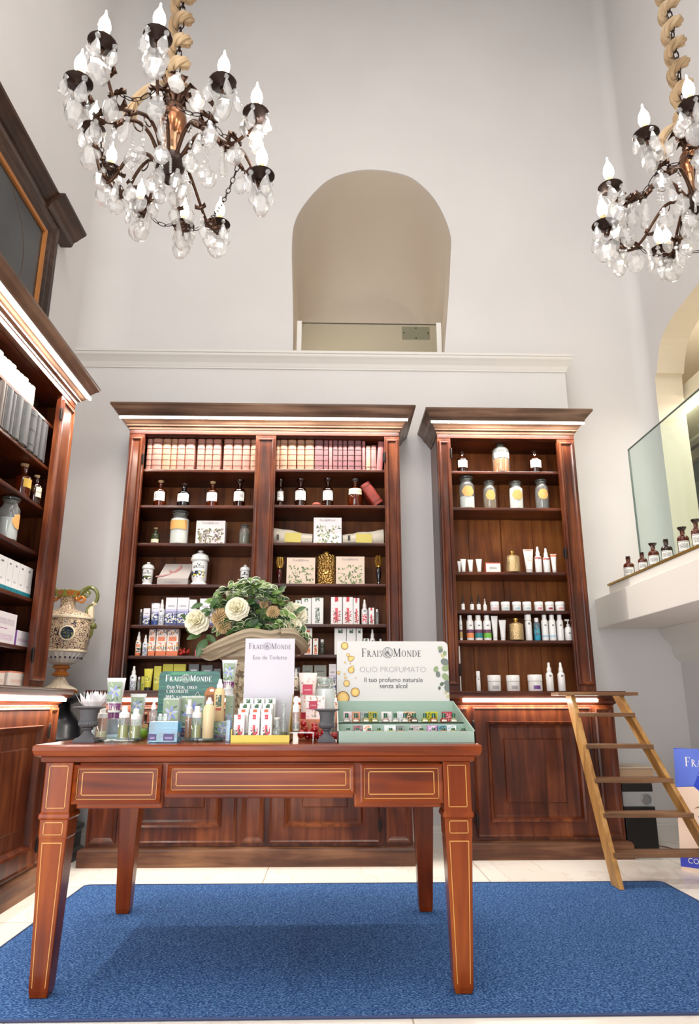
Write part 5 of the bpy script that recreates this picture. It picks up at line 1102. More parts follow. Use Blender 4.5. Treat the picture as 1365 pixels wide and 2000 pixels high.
row([(BOX, 'dark slate box', 572, 585, 1303, dict(m=GREYB, y=.06)), (SPR, 'cream printed spray bottle', 572, 583, 1306, dict(body=printed((228, 214, 190), [], [(.1, .35, 0, 1, 60, .5, [(90, 80, 70)])]))), (BOX, 'pale slate box', 590, 610, 1299, dict(m=SLATE, y=.04)), (BOX, 'pale slate box', 613, 637, 1299, dict(m=SLATE, y=.04)),
     (POT, 'round printed tin', 616, 633, 1322, dict(body=printed((206, 180, 164), [], [(.0, 1, 0, 1, 60, .5, [(80, 90, 70), (150, 150, 120)])]))), (BOX, 'bright lily print box', 642, 656, 1297, dict(m=LILB, y=.02))], z + .001, 4.62, 'counter shelf', WR)

# narrow bookcase
row([(AP, 'square amber bottle with white label', 893, 914, 882, dict(glassm=AMBERD, liquid=flat((80, 20, 10), .2), lvl=.4, labm=LABW, stop='ball', body=.68)), (AP, 'large round bottle of golden oil', 963, 996, 864, dict(glassm=CLEAR, liquid=OILY, lvl=.45, labm=LABP, labz=(.48, .66), stopm=SMOKE, body=.86)),
     (AP, 'amber bottle with pointed stopper', 1034, 1058, 881, dict(glassm=AMBERD, liquid=flat((110, 30, 12), .2), lvl=.45, labm=LABW, stop='ball'))], SR[0], 4.76, 'top shelf', NB)
row([(JAR, 'large jar of white crystals', 898, 928, 931, dict(liquid=POWD, lvl=.36, labm=LABO, labz=(.34, .66), oval=True)), (JAR, 'jar of brown powder', 945, 970, 940, dict(liquid=HERB, lvl=.38, labm=LABO, labz=(.28, .64), oval=True)),
     (JAR, 'jar full of white powder', 996, 1023, 941, dict(liquid=POWD, lvl=.74, labm=LABO, labz=(.3, .66), oval=True)), (JAR, 'jar of grey stones', 1047, 1073, 937, dict(liquid=GREYP, lvl=.3, labm=LABO, labz=(.3, .64), oval=True))], SR[1], 4.76, 'second shelf', NB)
ORC = flat((226, 130, 90), .4)
row([(TUBE, 'tiny white tube', 894, 901, 1096, dict(y=.03)), (TUBE, 'small white tube', 900, 911, 1092), (TUBE, 'small white tube', 914, 925, 1093), (TUBE, 'small white tube', 930, 942, 1092),
     (BOX, 'low white box with red edge', 949, 978, 1099, dict(d=.06, m=printed((240, 236, 232), [(.9, 1.01, (220, 110, 90)), (.0, 1., (220, 110, 90), -.1, .03)], [(.35, .6, .25, .75, 200, .5, [(120, 110, 120)])]))), (CAN, 'squat gold perfume burner', 988, 1016, 1077, dict(squat=True)),
     (TUBE, 'large white tube with orange rim', 1024, 1044, 1073, dict(body=printed((240, 232, 228), [(.92, 1.01, (224, 130, 96))], [(.4, .7, .2, .8, 120, .55, [(220, 150, 120)])]))), (SPR, 'white spray bottle with red band', 1046, 1059, 1068, dict(bandm=flat((222, 96, 76), .4), bz=(.52, .58))),
     (SPR, 'white spray bottle with red band', 1062, 1075, 1071, dict(bandm=flat((222, 96, 76), .4), bz=(.52, .58))), (TUBE, 'short tube with orange top', 1077, 1089, 1082, dict(body=printed((240, 236, 232), [(.82, 1.01, (226, 140, 104))])))], SR[2], 4.74, 'third shelf', NB)
row([(DRP, 'black dropper bottle', 901, 908, 1162), (DRP, 'black dropper bottle', 918, 926, 1163), (DRP, 'black dropper bottle', 931, 939, 1163), (DRP, 'white dropper bottle', 944, 951, 1169, dict(glassm=PWH, capm=flat((222, 200, 196), .4)))] +
    [(POT, 'small white cream jar', a, b_, 1176, dict(bandm=flat(c, .5))) for a, b_, c in ((958, 975, (222, 170, 170)), (979, 996, (170, 190, 196)), (1001, 1018, (150, 190, 200)), (1021, 1038, (170, 190, 196)), (1044, 1061, (210, 130, 140)), (1065, 1082, (150, 40, 70)), (1085, 1103, (210, 150, 150)))], SR[3], 4.73, 'fourth shelf', NB)
row([(SHA, 'white shampoo bottle with tan band', 898, 904, 1202, dict(bandm=printed((196, 160, 100), [(.75, 1.01, (110, 60, 90))]), bz=(.09, .42))), (SHA, 'white shampoo bottle with orange band', 912, 926, 1202, dict(bandm=printed((232, 140, 84), [(.6, 1.01, (110, 60, 90))]), bz=(.09, .42))),
     (SHA, 'white shampoo bottle with teal band', 928, 943, 1202, dict(bandm=printed((40, 130, 130), [(.6, 1.01, (110, 60, 90))]), bz=(.09, .42))), (SHA, 'white shampoo bottle with green band', 945, 960, 1202, dict(bandm=printed((110, 180, 60), [(.6, 1.01, (110, 60, 90))]), bz=(.09, .42))),
     (TUBE, 'tall white tube', 961, 974, 1203), (TUBE, 'shorter white tube', 976, 990, 1211), (CAN, 'squat gold perfume burner', 995, 1023, 1208, dict(squat=True)), (SPR, 'tall white airless bottle', 1027, 1040, 1199, dict(shoulder=False, capf=.2)),
     (SHA, 'teal printed bottle', 1044, 1056, 1207, dict(body=printed((90, 100, 110), [(.0, .3, (30, 150, 180))], [(.25, .8, 0, 1, 40, .5, [(60, 160, 180), (40, 90, 110)])]))), (SHA, 'white lotion bottle with blue text', 1059, 1072, 1201, dict(bandm=flat((170, 200, 216), .5), bz=(.12, .2))),
     (SHA, 'white lotion bottle with blue text', 1073.5, 1087, 1201, dict(bandm=flat((170, 200, 216), .5), bz=(.12, .2))), (SHA, 'plain white lotion bottle', 1089, 1102, 1201), (F(pump, 'pump_bottle', 'bottle'), 'white pump bottle', 1104, 1119, 1209)], SR[4], 4.73, 'fifth shelf', NB)
row([(SPR, 'small frosted airless bottle', 931, 939, 1311, dict(shoulder=False, capf=.25)), (POT, 'large white cream jar', 953, 979, 1319, dict(y=.02)), (POT, 'large white cream jar', 990, 1016, 1319, dict(y=.02)), (POT, 'large white jar with purple band', 1032, 1060, 1318, dict(bandm=flat((110, 60, 140), .4), y=.02)),
     (SPR, 'white spray bottle', 1068, 1082, 1294), (SPR, 'white spray bottle', 1091, 1105, 1294)], .986, 4.68, 'counter shelf', NB)
tag(MB().box(.85, .862, 4.74, 4.90, .986, 1.28).build('shelf_mirror', flat((206, 208, 206), .1, .8)), 'narrow mirror strip standing at the left inside the narrow bookcase, counter shelf', 'mirror')

# left wall bookcase goods (facing the room)
def lrow(items, z, X, shelf, dy=0):
    z += .0008; cnt = {}; seen = {}
    for it in items: cnt[it[1]] = cnt.get(it[1], 0) + 1
    for fn, desc, u0, u1, h, *o in items:
        o = dict(o[0]) if o else {}; seen[desc] = seen.get(desc, 0) + 1
        pos = (ORD[cnt[desc] - seen[desc]] + ' from right, ') if cnt[desc] > 1 else ''
        lab = f'{desc}, {pos}{shelf}, left wall bookcase'; grp = f'{desc} on {shelf}, left wall bookcase' if cnt[desc] > 1 else None
        x = X + o.pop('x', 0); a, b_ = yat(u0, x, z), yat(u1, x, z); ws = .55 if fn in (AP, JAR) else 1
        fn(lab, grp, (x, (a + b_) / 2, z), abs(b_ - a) * ws, min(h, headroom(z, LS, 2.66)), rz=pi / 2, **o)
wb = [0, 55, 118, 182, 238, 292, 352, 395, 452]
items = [(BK, 'white vellum book', max(-14, a / 7.14), b_ / 7.14, .115 + .004 * (i % 3), dict(col=(204, 196, 182), bands=0, d=.12)) for i, (a, b_) in enumerate(zip(wb, wb[1:]))]
lrow([(BK, 'white vellum book', -24, -13, .12, dict(col=(204, 196, 182), bands=0, d=.12)), (BK, 'white vellum book', -12, 0, .12, dict(col=(204, 196, 182), bands=0, d=.12))] + items, LS[0], -1.66, 'top shelf')
# old leather books lying behind the white row
for i in range(9):
    y0_ = yat(-20 + 9.4 * i, -1.80, LS[0]); y1_ = yat(-20 + 9.4 * (i + 1), -1.80, LS[0])
    book(f'old brown leather book behind the white books, {ORD[i]} from left, top shelf', 'brown leather books behind the white books', (-1.79, (y0_ + y1_) / 2, LS[0] + .0008), abs(y1_ - y0_) * .96, .178, (84, 50, 38), rz=pi / 2, d=.15, bands=4)
gb = [(-60, 0), (0, 30), (35, 108), (112, 158), (162, 248), (252, 360), (368, 452), (458, 518), (522, 588), (596, 612)]
lrow([(BK, 'grey cloth bound ledger', a / 7.14, b_ / 7.14, .235 - .01 * (i in (3, 7)) - .012 * (i == 8), dict(col=(84, 84, 86) if i > 1 else (94, 80, 74), bands=0 if i != 6 else 3, d=.2)) for i, (a, b_) in enumerate(gb)], LS[1], -1.64, 'second shelf')
lrow([(AP, 'red amber bottle with yellow label', 27, 52, .21, dict(glassm=AMBER, liquid=flat((170, 50, 10), .15, coat=.6), lvl=.6, labm=LABY, labz=(.32, .56), stopm=CORK, x=-.04)), (AP, 'dark bottle with torn cream label', 57, 74, .17, dict(glassm=AMBERD, labm=LABP, labz=(.22, .56), stopm=CORK))], LS[2], -1.67, 'third shelf')
lrow([(JAR, 'large glass jar with oval label', -4, 27, .235, dict(labm=LABO, labz=(.25, .6), oval=True, liquid=flat((206, 206, 206), .4), lvl=.5))], LS[3], -1.69, 'fourth shelf')
TEAL = printed((240, 240, 240), [(.0, .14, (30, 134, 150))], [(.3, .36, .2, .6, 200, .4, [(190, 190, 196)]), (.82, .88, .3, .6, 150, .35, [(120, 120, 126)])])
lrow([(BOX, 'white box with teal foot', a, b_, .165, dict(m=TEAL, d=.06)) for a, b_ in ((-22, -11), (-10, 8), (9, 20), (21, 32), (33, 45), (46, 58))], LS[4], -1.66, 'fifth shelf')
PURP = printed((240, 236, 242), [(0, 1.01, (150, 90, 180), -.1, .02)], [(.3, .5, .1, .9, 200, .52, [(190, 130, 180)])])
lrow([(BOX, 'large white box with lilac print', -16, 27, .155, dict(m=printed((240, 236, 240), [(.46, .49, (190, 110, 170), 0, .6)], [(.1, .3, .05, .9, 150, .52, [(200, 160, 200)]), (.6, .8, .05, .9, 150, .52, [(170, 150, 170)])]), d=.06)), (BOX, 'small white box with purple side', 30, 55, .08, dict(m=PURP, d=.07))], LS[5], -1.66, 'sixth shelf')
ORS = printed((242, 232, 224), [(.9, 1.01, (224, 140, 110))], [(.3, .5, .1, .9, 150, .52, [(210, 150, 130)])])
lrow([(BOX, 'low white box with orange edge', -20, 6, .075, dict(m=ORS, d=.07)), (BOX, 'low white box with orange edge', 16, 52, .082, dict(m=ORS, d=.07))], .986, -1.64, 'counter shelf')

# bottles along the mezzanine ledge
lg = [(1219, 1242, 1084, 'ball'), (1247, 1268, 1076, 'ball'), (1267, 1292, 1058, 'flare'), (1291, 1319, 1050, 'ball'), (1323, 1353, 1026, 'flare'), (1352, 1378, 1010, 'flare')]
for i, (u0, u1, vt, st) in enumerate(lg):
    X_ = 2.068; vb = {0: 1122, 1: 1110, 2: 1101, 3: 1090, 4: 1074, 5: 1062}[i]
    y = yat((u0 + u1) / 2, X_, 1.742); w_ = abs(yat(u0, X_, 1.742) - yat(u1, X_, 1.742)) * .36; h_ = max(.08, zatX((u0 + u1) / 2, vt, X_) - 1.742)
    apoth('apothecary_bottle', f'amber pharmacy bottle with white label on the mezzanine ledge, {ORD[i]} from the back wall', 'bottle', 'amber pharmacy bottles on the mezzanine ledge', (X_, y, 1.743), min(.085, max(.06, w_)), h_, rz=R(-28), glassm=AMBER if i != 3 else AMBERD, liquid=flat((130, 54, 10), .2, coat=.5), lvl=.45, labm=LABW, stop='ball' if st == 'ball' else 'flare', labz=(.1, .48), neck=.3, stopm=AMBERD)

# ------------------------------------------------------------------ goods on the desk
ZD = .7712
GL['É'] = (GL['E'][0], GL['E'][1] + [('l', .26, 1.08, .42, 1.22, .06)])
def sfit(s, W, m, parent, x, z, y=-.001, **k):
    h = 0
    for ch in s:
        if ch == '@': h += 1.25; continue
        q = 1 if (ch.isupper() or ch in '1%,0') else .76
        h += (GL[ch.upper()][0] + .05) * q
    return serif_text(s, W / h, m, parent, x, z, y, **k)
def tfit(s, W, m, parent, x, z, y=-.001, off=0.0, **k):
    o = text(s, 1, m, parent, x, z, y, off=off, ext=.002, **k); xs = [v.co.x for v in o.data.vertices]; s_ = W / (max(xs) - min(xs)); o.scale = (s_, s_, s_); return o
def Dx(u, Y, z=ZD): return xat(u, Y, z)
def dspec(u0, u1, vt, Y, z=ZD):
    a, b_ = xat(u0, Y, z), xat(u1, Y, z); return ((a + b_) / 2, Y, z), b_ - a, zat((u0 + u1) / 2, vt, Y) - z
def rounded(w, h, r=.02, corners=(1, 1)):
    P = [(-w / 2, 0), (w / 2, 0)]
    if corners[1]: P += [(w / 2 - r + r * cos(a), h - r + r * sin(a)) for a in [k * pi / 12 for k in range(7)]]
    else: P += [(w / 2, h)]
    if corners[0]: P += [(-w / 2 + r + r * cos(a), h - r + r * sin(a)) for a in [pi / 2 + k * pi / 12 for k in range(7)]]
    else: P += [(-w / 2, h)]
    return P
def urn(lab, u0, u1, vt, Y):
    loc, w_, h = dspec(u0, u1, vt, Y); t = thing('cast_iron_urn', lab, 'urn', loc); r = w_ / 2; m = flat((92, 92, 96), .7, .1)
    MB().loops([[(-a * r, -a * r, z * h), (a * r, -a * r, z * h), (a * r, a * r, z * h), (-a * r, a * r, z * h)] for a, z in ((.68, 0), (.68, .06), (.60, .08), (.60, .11), (.5, .13))], 0, True, True).build('square_foot', m, t)
    MB().lathe([(.56 * r, .12 * h), (.42 * r, .18 * h), (.24 * r, .27 * h), (.22 * r, .32 * h), (.36 * r, .36 * h), (.36 * r, .38 * h), (.3 * r, .4 * h)], 24).build('stem', m, t, True)
    q = MB(); L = []
    for a, z in ((.3, .4), (.5, .43), (.6, .49), (.58, .56)): L.append([(a * r * (1 + .05 * (i % 2)) * cos(2 * pi * i / 44), a * r * (1 + .05 * (i % 2)) * sin(2 * pi * i / 44), z * h) for i in range(44)])
    q.loops(L); q.build('gadrooned_bowl', m, t)
    MB().lathe([(.6 * r, .56 * h), (.52 * r, .6 * h), (.54 * r, .78 * h), (.62 * r, .9 * h), (.85 * r, .94 * h), (1.0 * r, .955 * h), (1.0 * r, .985 * h), (.8 * r, h), (.5 * r, .93 * h), (.45 * r, .85 * h), (0, .85 * h)], 36).build('cup', m, t, True)
    return t, loc, h
u_, loc, h = urn('grey cast iron urn at the left end of the desk, before the lotus flower', 138, 200, 1379, 2.66)
t = thing('lotus_flower', 'white faceted lotus flower standing behind the left iron urn on the desk', 'ornament', (Dx(180, 2.93), 2.93, ZD)); t.scale = (1.35, 1.35, 1.3)
MB().lathe([(0, 0), (.04, 0), (.04, .006), (.012, .012), (.012, .07), (.03, .085), (0, .085)], 18).build('stand', CLEAR, t, True)
q = MB()
for ring, (n_, rr_, hh, tl) in enumerate(((9, .032, .055, .5), (8, .02, .06, .25), (6, .01, .062, .1))):
    for k in range(n_):
        a = 2 * pi * k / n_ + ring * .3; d = Vector((cos(a), sin(a), 0)); s_ = Vector((-sin(a), cos(a), 0)); b0 = d * rr_ * .4 + Vector((0, 0, .08)); mid_ = d * (rr_ + .01) + Vector((0, 0, .08 + hh * .5)); tip = d * (rr_ + hh * tl) + Vector((0, 0, .08 + hh))
        b_ = q.add([b0, mid_ + s_ * .012, tip, mid_ - s_ * .012, mid_ + d * .003]); [q.face([b_ + i for i in f_]) for f_ in ((0, 1, 4), (0, 4, 3), (1, 2, 4), (4, 2, 3))]
q.build('petals', flat((246, 246, 248), .3), t)
def tray(lab, u0, u1, Y):
    loc, w_, _ = dspec(u0, u1, 1440, Y); t = thing('glass_tray', lab, 'tray', (loc[0], Y, ZD)); r = w_ / 2
    for i in range(3): MB().lathe([(0, 0), (.006, 0), (.006, .006), (0, .006)], 10, (r * .8 * cos(2.1 * i), r * .8 * sin(2.1 * i), 0)).build('foot', flat((40, 50, 52), .4), t)
    MB().lathe([(0, .006), (r, .006), (r, .011), (0, .011)], 40).build('glass_disc', glass((214, 240, 238), .02), t, True); return ZD + .0112
zt1 = tray('round clear glass tray under perfume sprays at the left of the desk', 180, 278, 2.76)
zt2 = tray('round clear glass tray under the cream bottles in the middle of the desk', 356, 438, 2.74)
LILY = None
def lilyprint(o, w, h, z0, z1, seed=1, y=-.0006):
    """a blue lily printed on a pack front: petals fanned around a yellow heart"""
    rnd = random.Random(seed); cz = h * (z0 + z1) / 2; R_ = min(w * .48, h * (z1 - z0) * .5); q = MB()
    b_ = q.add([(-w * .49, y, h * z0), (w * .49, y, h * z0), (w * .49, y, h * z1), (-w * .49, y, h * z1)]); q.face([b_ + i for i in range(4)], 0)
    for i in range(10):
        a = rnd.uniform(0, pi); cx = rnd.uniform(-.4, .4) * w; c2 = h * rnd.uniform(z0 + .04, z1 - .04); L_ = w * .16
        q.face([q.add([(max(-w * .49, min(w * .49, cx + L_ * cos(t) * cos(a) - L_ * .4 * sin(t) * sin(a))), y - .0001 - .00001 * i, max(h * z0, min(h * z1, c2 + L_ * cos(t) * sin(a) + L_ * .4 * sin(t) * cos(a))))for t in [2 * pi * j / 8 for j in range(8)]]) + j for j in range(8)], 1 + i % 2)
    for k in range(6):
        a = k * pi / 3 + .3; P = []
        for s_, f_ in ((0, .05), (.17, .4), (.15, .75), (0, 1), (-.15, .75), (-.17, .4)): P.append((R_ * (f_ * cos(a) - s_ * sin(a)), y - .0003 - .00001 * k, cz + R_ * (f_ * sin(a) + s_ * cos(a))))
        q.face([q.add(P) + j for j in range(6)], 3 + k % 2)
        P = [(R_ * (f_ * cos(a) - s_ * sin(a)), y - .0004, cz + R_ * (f_ * sin(a) + s_ * cos(a))) for s_, f_ in ((0, .1), (.03, .4), (0, .9), (-.03, .4))]
        q.face([q.add(P) + j for j in range(4)], 5)
    q.face([q.add([(R_ * .14 * cos(t), y - .0005, cz + R_ * .14 * sin(t)) for t in [2 * pi * j / 10 for j in range(10)]]) + j for j in range(10)], 6)
    return q.build('printed_lily', [flat(c, .5) for c in ((150, 168, 140), (96, 116, 100), (180, 196, 160), (206, 212, 240), (150, 164, 222), (104, 110, 190), (226, 206, 130))], o)
PLUM = flat((120, 50, 110), .25, coat=.4)
def lilytube(lab, u0, u1, vt, Y, z, cap=PLUM, band=True, rz=0):
    loc, w_, h = dspec(u0, u1, vt, Y, z); t = tubep('cream_tube', lab, 'tube', None, loc, w_, h, rz=rz, body=flat((226, 228, 226), .35), cap=cap, caph=.15, capw=.66)
    lilyprint(t, w_ * .76, h, .40, .90, y=-w_ * .235)
    if band:
        q = MB(); q.loops([[(w_ * .5 * k_ * sin(a), -w_ * .302 * cos(a) * (1 - (zz - .15)) ** .8 * 1.02, h * zz) for a in [-1.2 + .3 * j for j in range(9)]] for zz, k_ in ((.2, .695), (.37, .76))], closed=False)
        bb = q.build('plum_label_band', PLUM, t, True); tfit('FRAIS MONDE', w_ * .45, flat((226, 190, 200), .5), bb, 0, h * .31, y=-w_ * .28); tfit('BERGAMOTTO', w_ * .45, flat((226, 170, 70), .5), bb, 0, h * .23, y=-w_ * .29)
    return t
# left cluster
loc, w_, h = dspec(205, 233, 1410, 2.80); t = tag(MB().box(-w_ / 2, w_ / 2, 0, w_, 0, h).build('acrylic_cube', glass((206, 232, 244), .12, 1.3, .8), loc=(loc[0], loc[1], zt1), bev=.002), 'clear icy blue acrylic cube under the tall lily tube at the left of the desk', 'display block')
zc_ = zt1 + h + .0006; lilytube('tall lily print cream tube with plum cap standing on the icy cube', 203, 240, 1324, 2.83, zc_)
def perfume(lab, u0, u1, vt, Y, z, liq=LIME_L, lvl=.42, cap=None, body=CLEAR, cf=.36):
    loc, w_, h = dspec(u0, u1, vt, Y, z); t = thing('perfume_spray', lab, 'bottle', loc); r = w_ / 2
    MB().lathe([(0, 0), (r * .95, 0), (r, h * .01), (r, h * (.97 - cf)), (r * .9, h * (1 - cf)), (r * .45, h * (1 - cf) + .001), (0, h * (1 - cf) + .001)], 18).build('glass_body', body, t, True)
    if liq: MB().lathe([(0, h * .03), (r * .86, h * .03), (r * .86, h * lvl), (0, h * lvl)], 16).build('perfume', liq, t, True)
    MB().lathe([(0, h * (1 - cf)), (r * .9, h * (1 - cf)), (r * .9, h * (1 - cf * .6)), (r * .55, h * (1 - cf * .5)), (r * .5, h * .98), (r * .4, h), (0, h)], 16).build('spray_cap', cap or PWH, t, True)
    MB().tube([(0, 0, h * .05), (0, 0, h * (1 - cf))], r * .08, 5).build('dip_tube', flat((236, 236, 236), .4), t, True)
    return t
perfume('small clear perfume spray nearly empty, leftmost on the left glass tray', 186, 208, 1381, 2.755, zt1, lvl=.2, liq=flat((226, 214, 170), .3))
perfume('perfume spray of yellow liquid, second of three on the left glass tray', 228, 251, 1379, 2.70, zt1)
perfume('perfume spray of yellow liquid with white cap, rightmost on the left glass tray', 251, 274, 1384, 2.70, zt1)
loc, w_, h = dspec(252, 284, 1422, 2.93); RIS = glass((236, 244, 246), .05, 1.2, .9)
tag(MB().box(-w_ / 2, w_ / 2, -.02, .06, 0, h).build('acrylic_riser', RIS, loc=loc, bev=.001), 'clear acrylic riser under the smaller lily tube behind the yellow perfume sprays', 'display block')
lilytube('smaller lily print tube with cream cap behind the yellow perfume sprays', 250, 282, 1355, 2.94, ZD + h + .0006, cap=PWH, band=False)
for i, (u, v, r_) in enumerate(((281, 1436, .021), (266, 1440, .018))):
    x = Dx(u, 2.87 - .0 * i); t = thing('lime', ('green lime lying behind the perfume sprays, nearest the blue block', 'green lime lying behind the perfume sprays, farther from the blue block')[i], 'fruit', (x, 2.84 + .04 * i, ZD), group='limes on the desk')
    MB().ball((0, 0, r_), r_, 18, 12).build('lime_peel', wood('lime_skin', (70, 110, 20), (104, 146, 32), (140, 176, 54), rough=.35, coat=.2), t, True); MB().lathe([(0, 0), (.003, 0), (.002, .004), (0, .004)], 8, (0, 0, 2 * r_ - .001)).build('stalk_end', HERB, t)
loc, w_, h = dspec(276, 287, 1391, 2.99); apoth('sample_vial', 'tiny dark sample vial with peach dropper behind the limes', 'bottle', None, (loc[0], 2.99, ZD), w_ * 1.3, h, glassm=BROWNG, stop='ball', stopm=flat((226, 190, 160), .5), body=.5, labm=flat((214, 180, 120), .6))
# blue acrylic block with things on it
loc, w_, h = dspec(288, 346, 1409, 2.61); blk = tag(MB().box(-w_ / 2, w_ / 2, 0, .07, 0, h).build('acrylic_block', glass((140, 204, 228), .06, 1.25, .85), loc=loc, bev=.002), 'blue tinted acrylic block with plum labels at the front of the desk', 'display block')
for a, b_ in ((-.48, -.22), (0.02, .38)):
    MB().box(w_ * a, w_ * b_, -.0012, -.0002, h * .1, h * .42).build('plum_label', flat((70, 56, 112), .4), blk); MB().box(w_ * (a + .05), w_ * (b_ - .05), -.0018, -.0012, h * .17, h * .28).build('label_text_panel', flat((150, 140, 184), .5), blk)
zb_ = ZD + h + .0006
loc, w_, h = dspec(291, 306, 1367, 2.635, zb_); spray('spray_bottle', 'small white spray bottle standing on the blue acrylic block', 'bottle', None, loc, w_, h, emb=False, body=CLEAR, capf=.45)
for i, (u0, u1) in enumerate(((307, 316), (317, 326))):
    loc, w_, h = dspec(u0, u1, 1394, 2.64, zb_); t = thing('glass_cube_bottle', f'small clear ribbed glass cube on the blue acrylic block, {("left", "right")[i]} one of two', 'bottle', loc, 0, 'clear glass cubes on the blue block')
    MB().box(-w_ / 2, w_ / 2, 0, w_, 0, h * .72).build('cube', glass((240, 240, 236), .05), t, bev=.001); MB().box(-w_ / 3, w_ / 3, w_ * .15, w_ * .85, h * .725, h).build('stopper', PWH, t, bev=.001)
def lilybox(lab, u0, u1, vt, Y, z=ZD, d=.04, rz=0, band=True, txt=True):
    loc, w_, h = dspec(u0, u1, vt, Y, z); o = carton('lily_box', lab, 'box', None, loc, w_, h, rz, d, m=flat((206, 210, 206), .45)); lilyprint(o, w_, h, .30 if band else .02, .97)
    if band:
        MB().box(-w_ / 2 + .0005, w_ / 2 - .0005, -.0012, 0, h * .06, h * .27).build('plum_label_band', flat((76, 50, 92), .4), o)
        tfit('VERBENA', w_ * .7, flat((190, 170, 200), .5), o, 0, h * .19, y=-.002); tfit('BERGAMOTTO', w_ * .8, flat((206, 150, 70), .5), o, 0, h * .11, y=-.002)
    return o
lilybox('tall blue lily box behind the blue acrylic block', 314, 345, 1364, 2.80)
lilybox('wide blue lily box with plum band in front of the green sign', 350, 395, 1360, 2.86)
lilybox('low dark lily box lying right of the cream bottles, supporting the cream spray', 418, 449, 1409, 2.80, d=.06)
perfume('clear perfume spray of golden oil in front of the wide lily box', 359, 374, 1366, 2.80, ZD, liq=OILY, lvl=.55)
perfume('large clear perfume spray on the middle glass tray, left of the cream bottle', 372, 393, 1379, 2.70, zt2)
loc, w_, h = dspec(394, 417, 1362, 2.70, zt2); spray('cream_bottle', 'tall plain cream cylinder bottle with white cap on the middle glass tray', 'bottle', None, loc, w_, h, emb=False, body=flat((226, 204, 160), .35), capf=.17, cap=PWH)
zl_ = ZD + dspec(418, 449, 1409, 2.80)[2] + .0006
loc, w_, h = dspec(416, 437, 1326, 2.815, zl_); t = spray('printed_spray', 'cream spray bottle with dark leaf print standing on the low lily box', 'bottle', None, loc, w_, h, emb=False, body=flat((230, 200, 150), .35), capf=.22)
shell(MB(), w_ * .51, h * .25, h * .62, .7, 8).build('printed_leaves', printed((230, 200, 150), [(0, .16, (190, 90, 70), .1, .9)], [(.25, 1, .1, .9, 60, .47, [(60, 86, 86), (90, 110, 90)])]), t, True)
o = lilybox('tall narrow lily box behind the acrylic strip, supporting the right lily tube', 437, 453, 1357, 2.92, band=False, d=.05)
zl2 = ZD + dspec(437, 453, 1357, 2.92)[2] + .0006
lilytube('lily print tube with plum band on the tall narrow box, left of the flower vase', 431, 461, 1289, 2.945, zl2, cap=PWH)
loc, w_, h = dspec(440, 448, 1406, 2.66); tag(MB().box(-w_ / 2, w_ / 2, 0, .05, 0, h).build('acrylic_strip', glass((196, 220, 240), .08, 1.25, .85), loc=loc, bev=.001), 'narrow upright acrylic strip left of the gold display tray', 'display block')
# green sign
def gm():
    m, n, l, b = mat('green_print'); tc = n.new('ShaderNodeTexCoord'); mp = n.new('ShaderNodeMapping'); mp.inputs['Rotation'].default_value = (0, R(52), 0); mp.inputs['Scale'].default_value = (4, 1, 60); l.new(tc.outputs['Object'], mp.inputs[0])
    nz = n.new('ShaderNodeTexNoise'); nz.inputs['Scale'].default_value = 1.6; nz.inputs['Distortion'].default_value = .6; l.new(mp.outputs[0], nz.inputs[0]); rr = ramp(n, [(.35, (8, 74, 66)), (.55, (16, 102, 88)), (.7, (60, 150, 96))]); l.new(nz.outputs[0], rr.inputs[0]); l.new(rr.outputs[0], b.inputs[0]); b.inputs['Roughness'].default_value = .35; return m
loc, w_, h = dspec(303, 425, 1311, 3.04); t = thing('green_sign', 'green display card with white lettering about face oil, behind the lily boxes', 'sign', loc)
MB().prism(rounded(w_, h, .018), 0, .003).build('card', gm(), t); MB().box(-w_ * .3, w_ * .3, .004, .06, 0, .01).build('card_foot', PWH, t)
sfit('Frais@Monde', w_ * .76, PWH, t, -.005, h - .042, bold=1.35); sfit('Olio Viso, collo', w_ * .5, PWH, t, -w_ * .12, h - .072, bold=1.4); sfit('e décolleté', w_ * .36, PWH, t, -w_ * .19, h - .088, bold=1.4); sfit('100% naturale', w_ * .46, PWH, t, -w_ * .15, h - .112, bold=1.4)
cx = w_ * .14; zz = h - .105
MB().tube([(cx, -.002, zz + .022), (cx - .012, -.002, zz + .002), (cx, -.002, zz - .006), (cx + .012, -.002, zz + .002), (cx, -.002, zz + .022)], .0009, 4).tube([(cx + .027 * cos(a), -.002, zz + .004 * sin(a)) for a in [k * pi / 9 for k in range(19)]], .0009, 4).build('printed_drop_outline', PWH, t)
dr = MB(); P = [(w_ * .36 + .028 * cos(a), -.0016, h - .10 + .036 * sin(a)) for a in [k * pi / 12 for k in range(24)]]; dr.face([dr.add(P) + j for j in range(24)], 0)
P = [(w_ * .37 + .010 * cos(a), -.002, h - .078 + .006 * sin(a)) for a in [k * pi / 8 for k in range(16)]]; dr.face([dr.add(P) + j for j in range(16)], 1)
for i in range(9): b_ = dr.add([(w_ * .36 - .024 + .002 * i, -.002, h - .10 - .003 * i), (w_ * .36 + .024, -.002, h - .092 - .0036 * i), (w_ * .36 + .024, -.002, h - .0935 - .0036 * i), (w_ * .36 - .024 + .002 * i, -.002, h - .1015 - .003 * i)]); dr.face([b_ + j for j in range(4)], 2)
dr.build('printed_oil_drop', [flat((186, 110, 40), .4), flat((250, 244, 230), .4), flat((70, 30, 24), .5)], t)

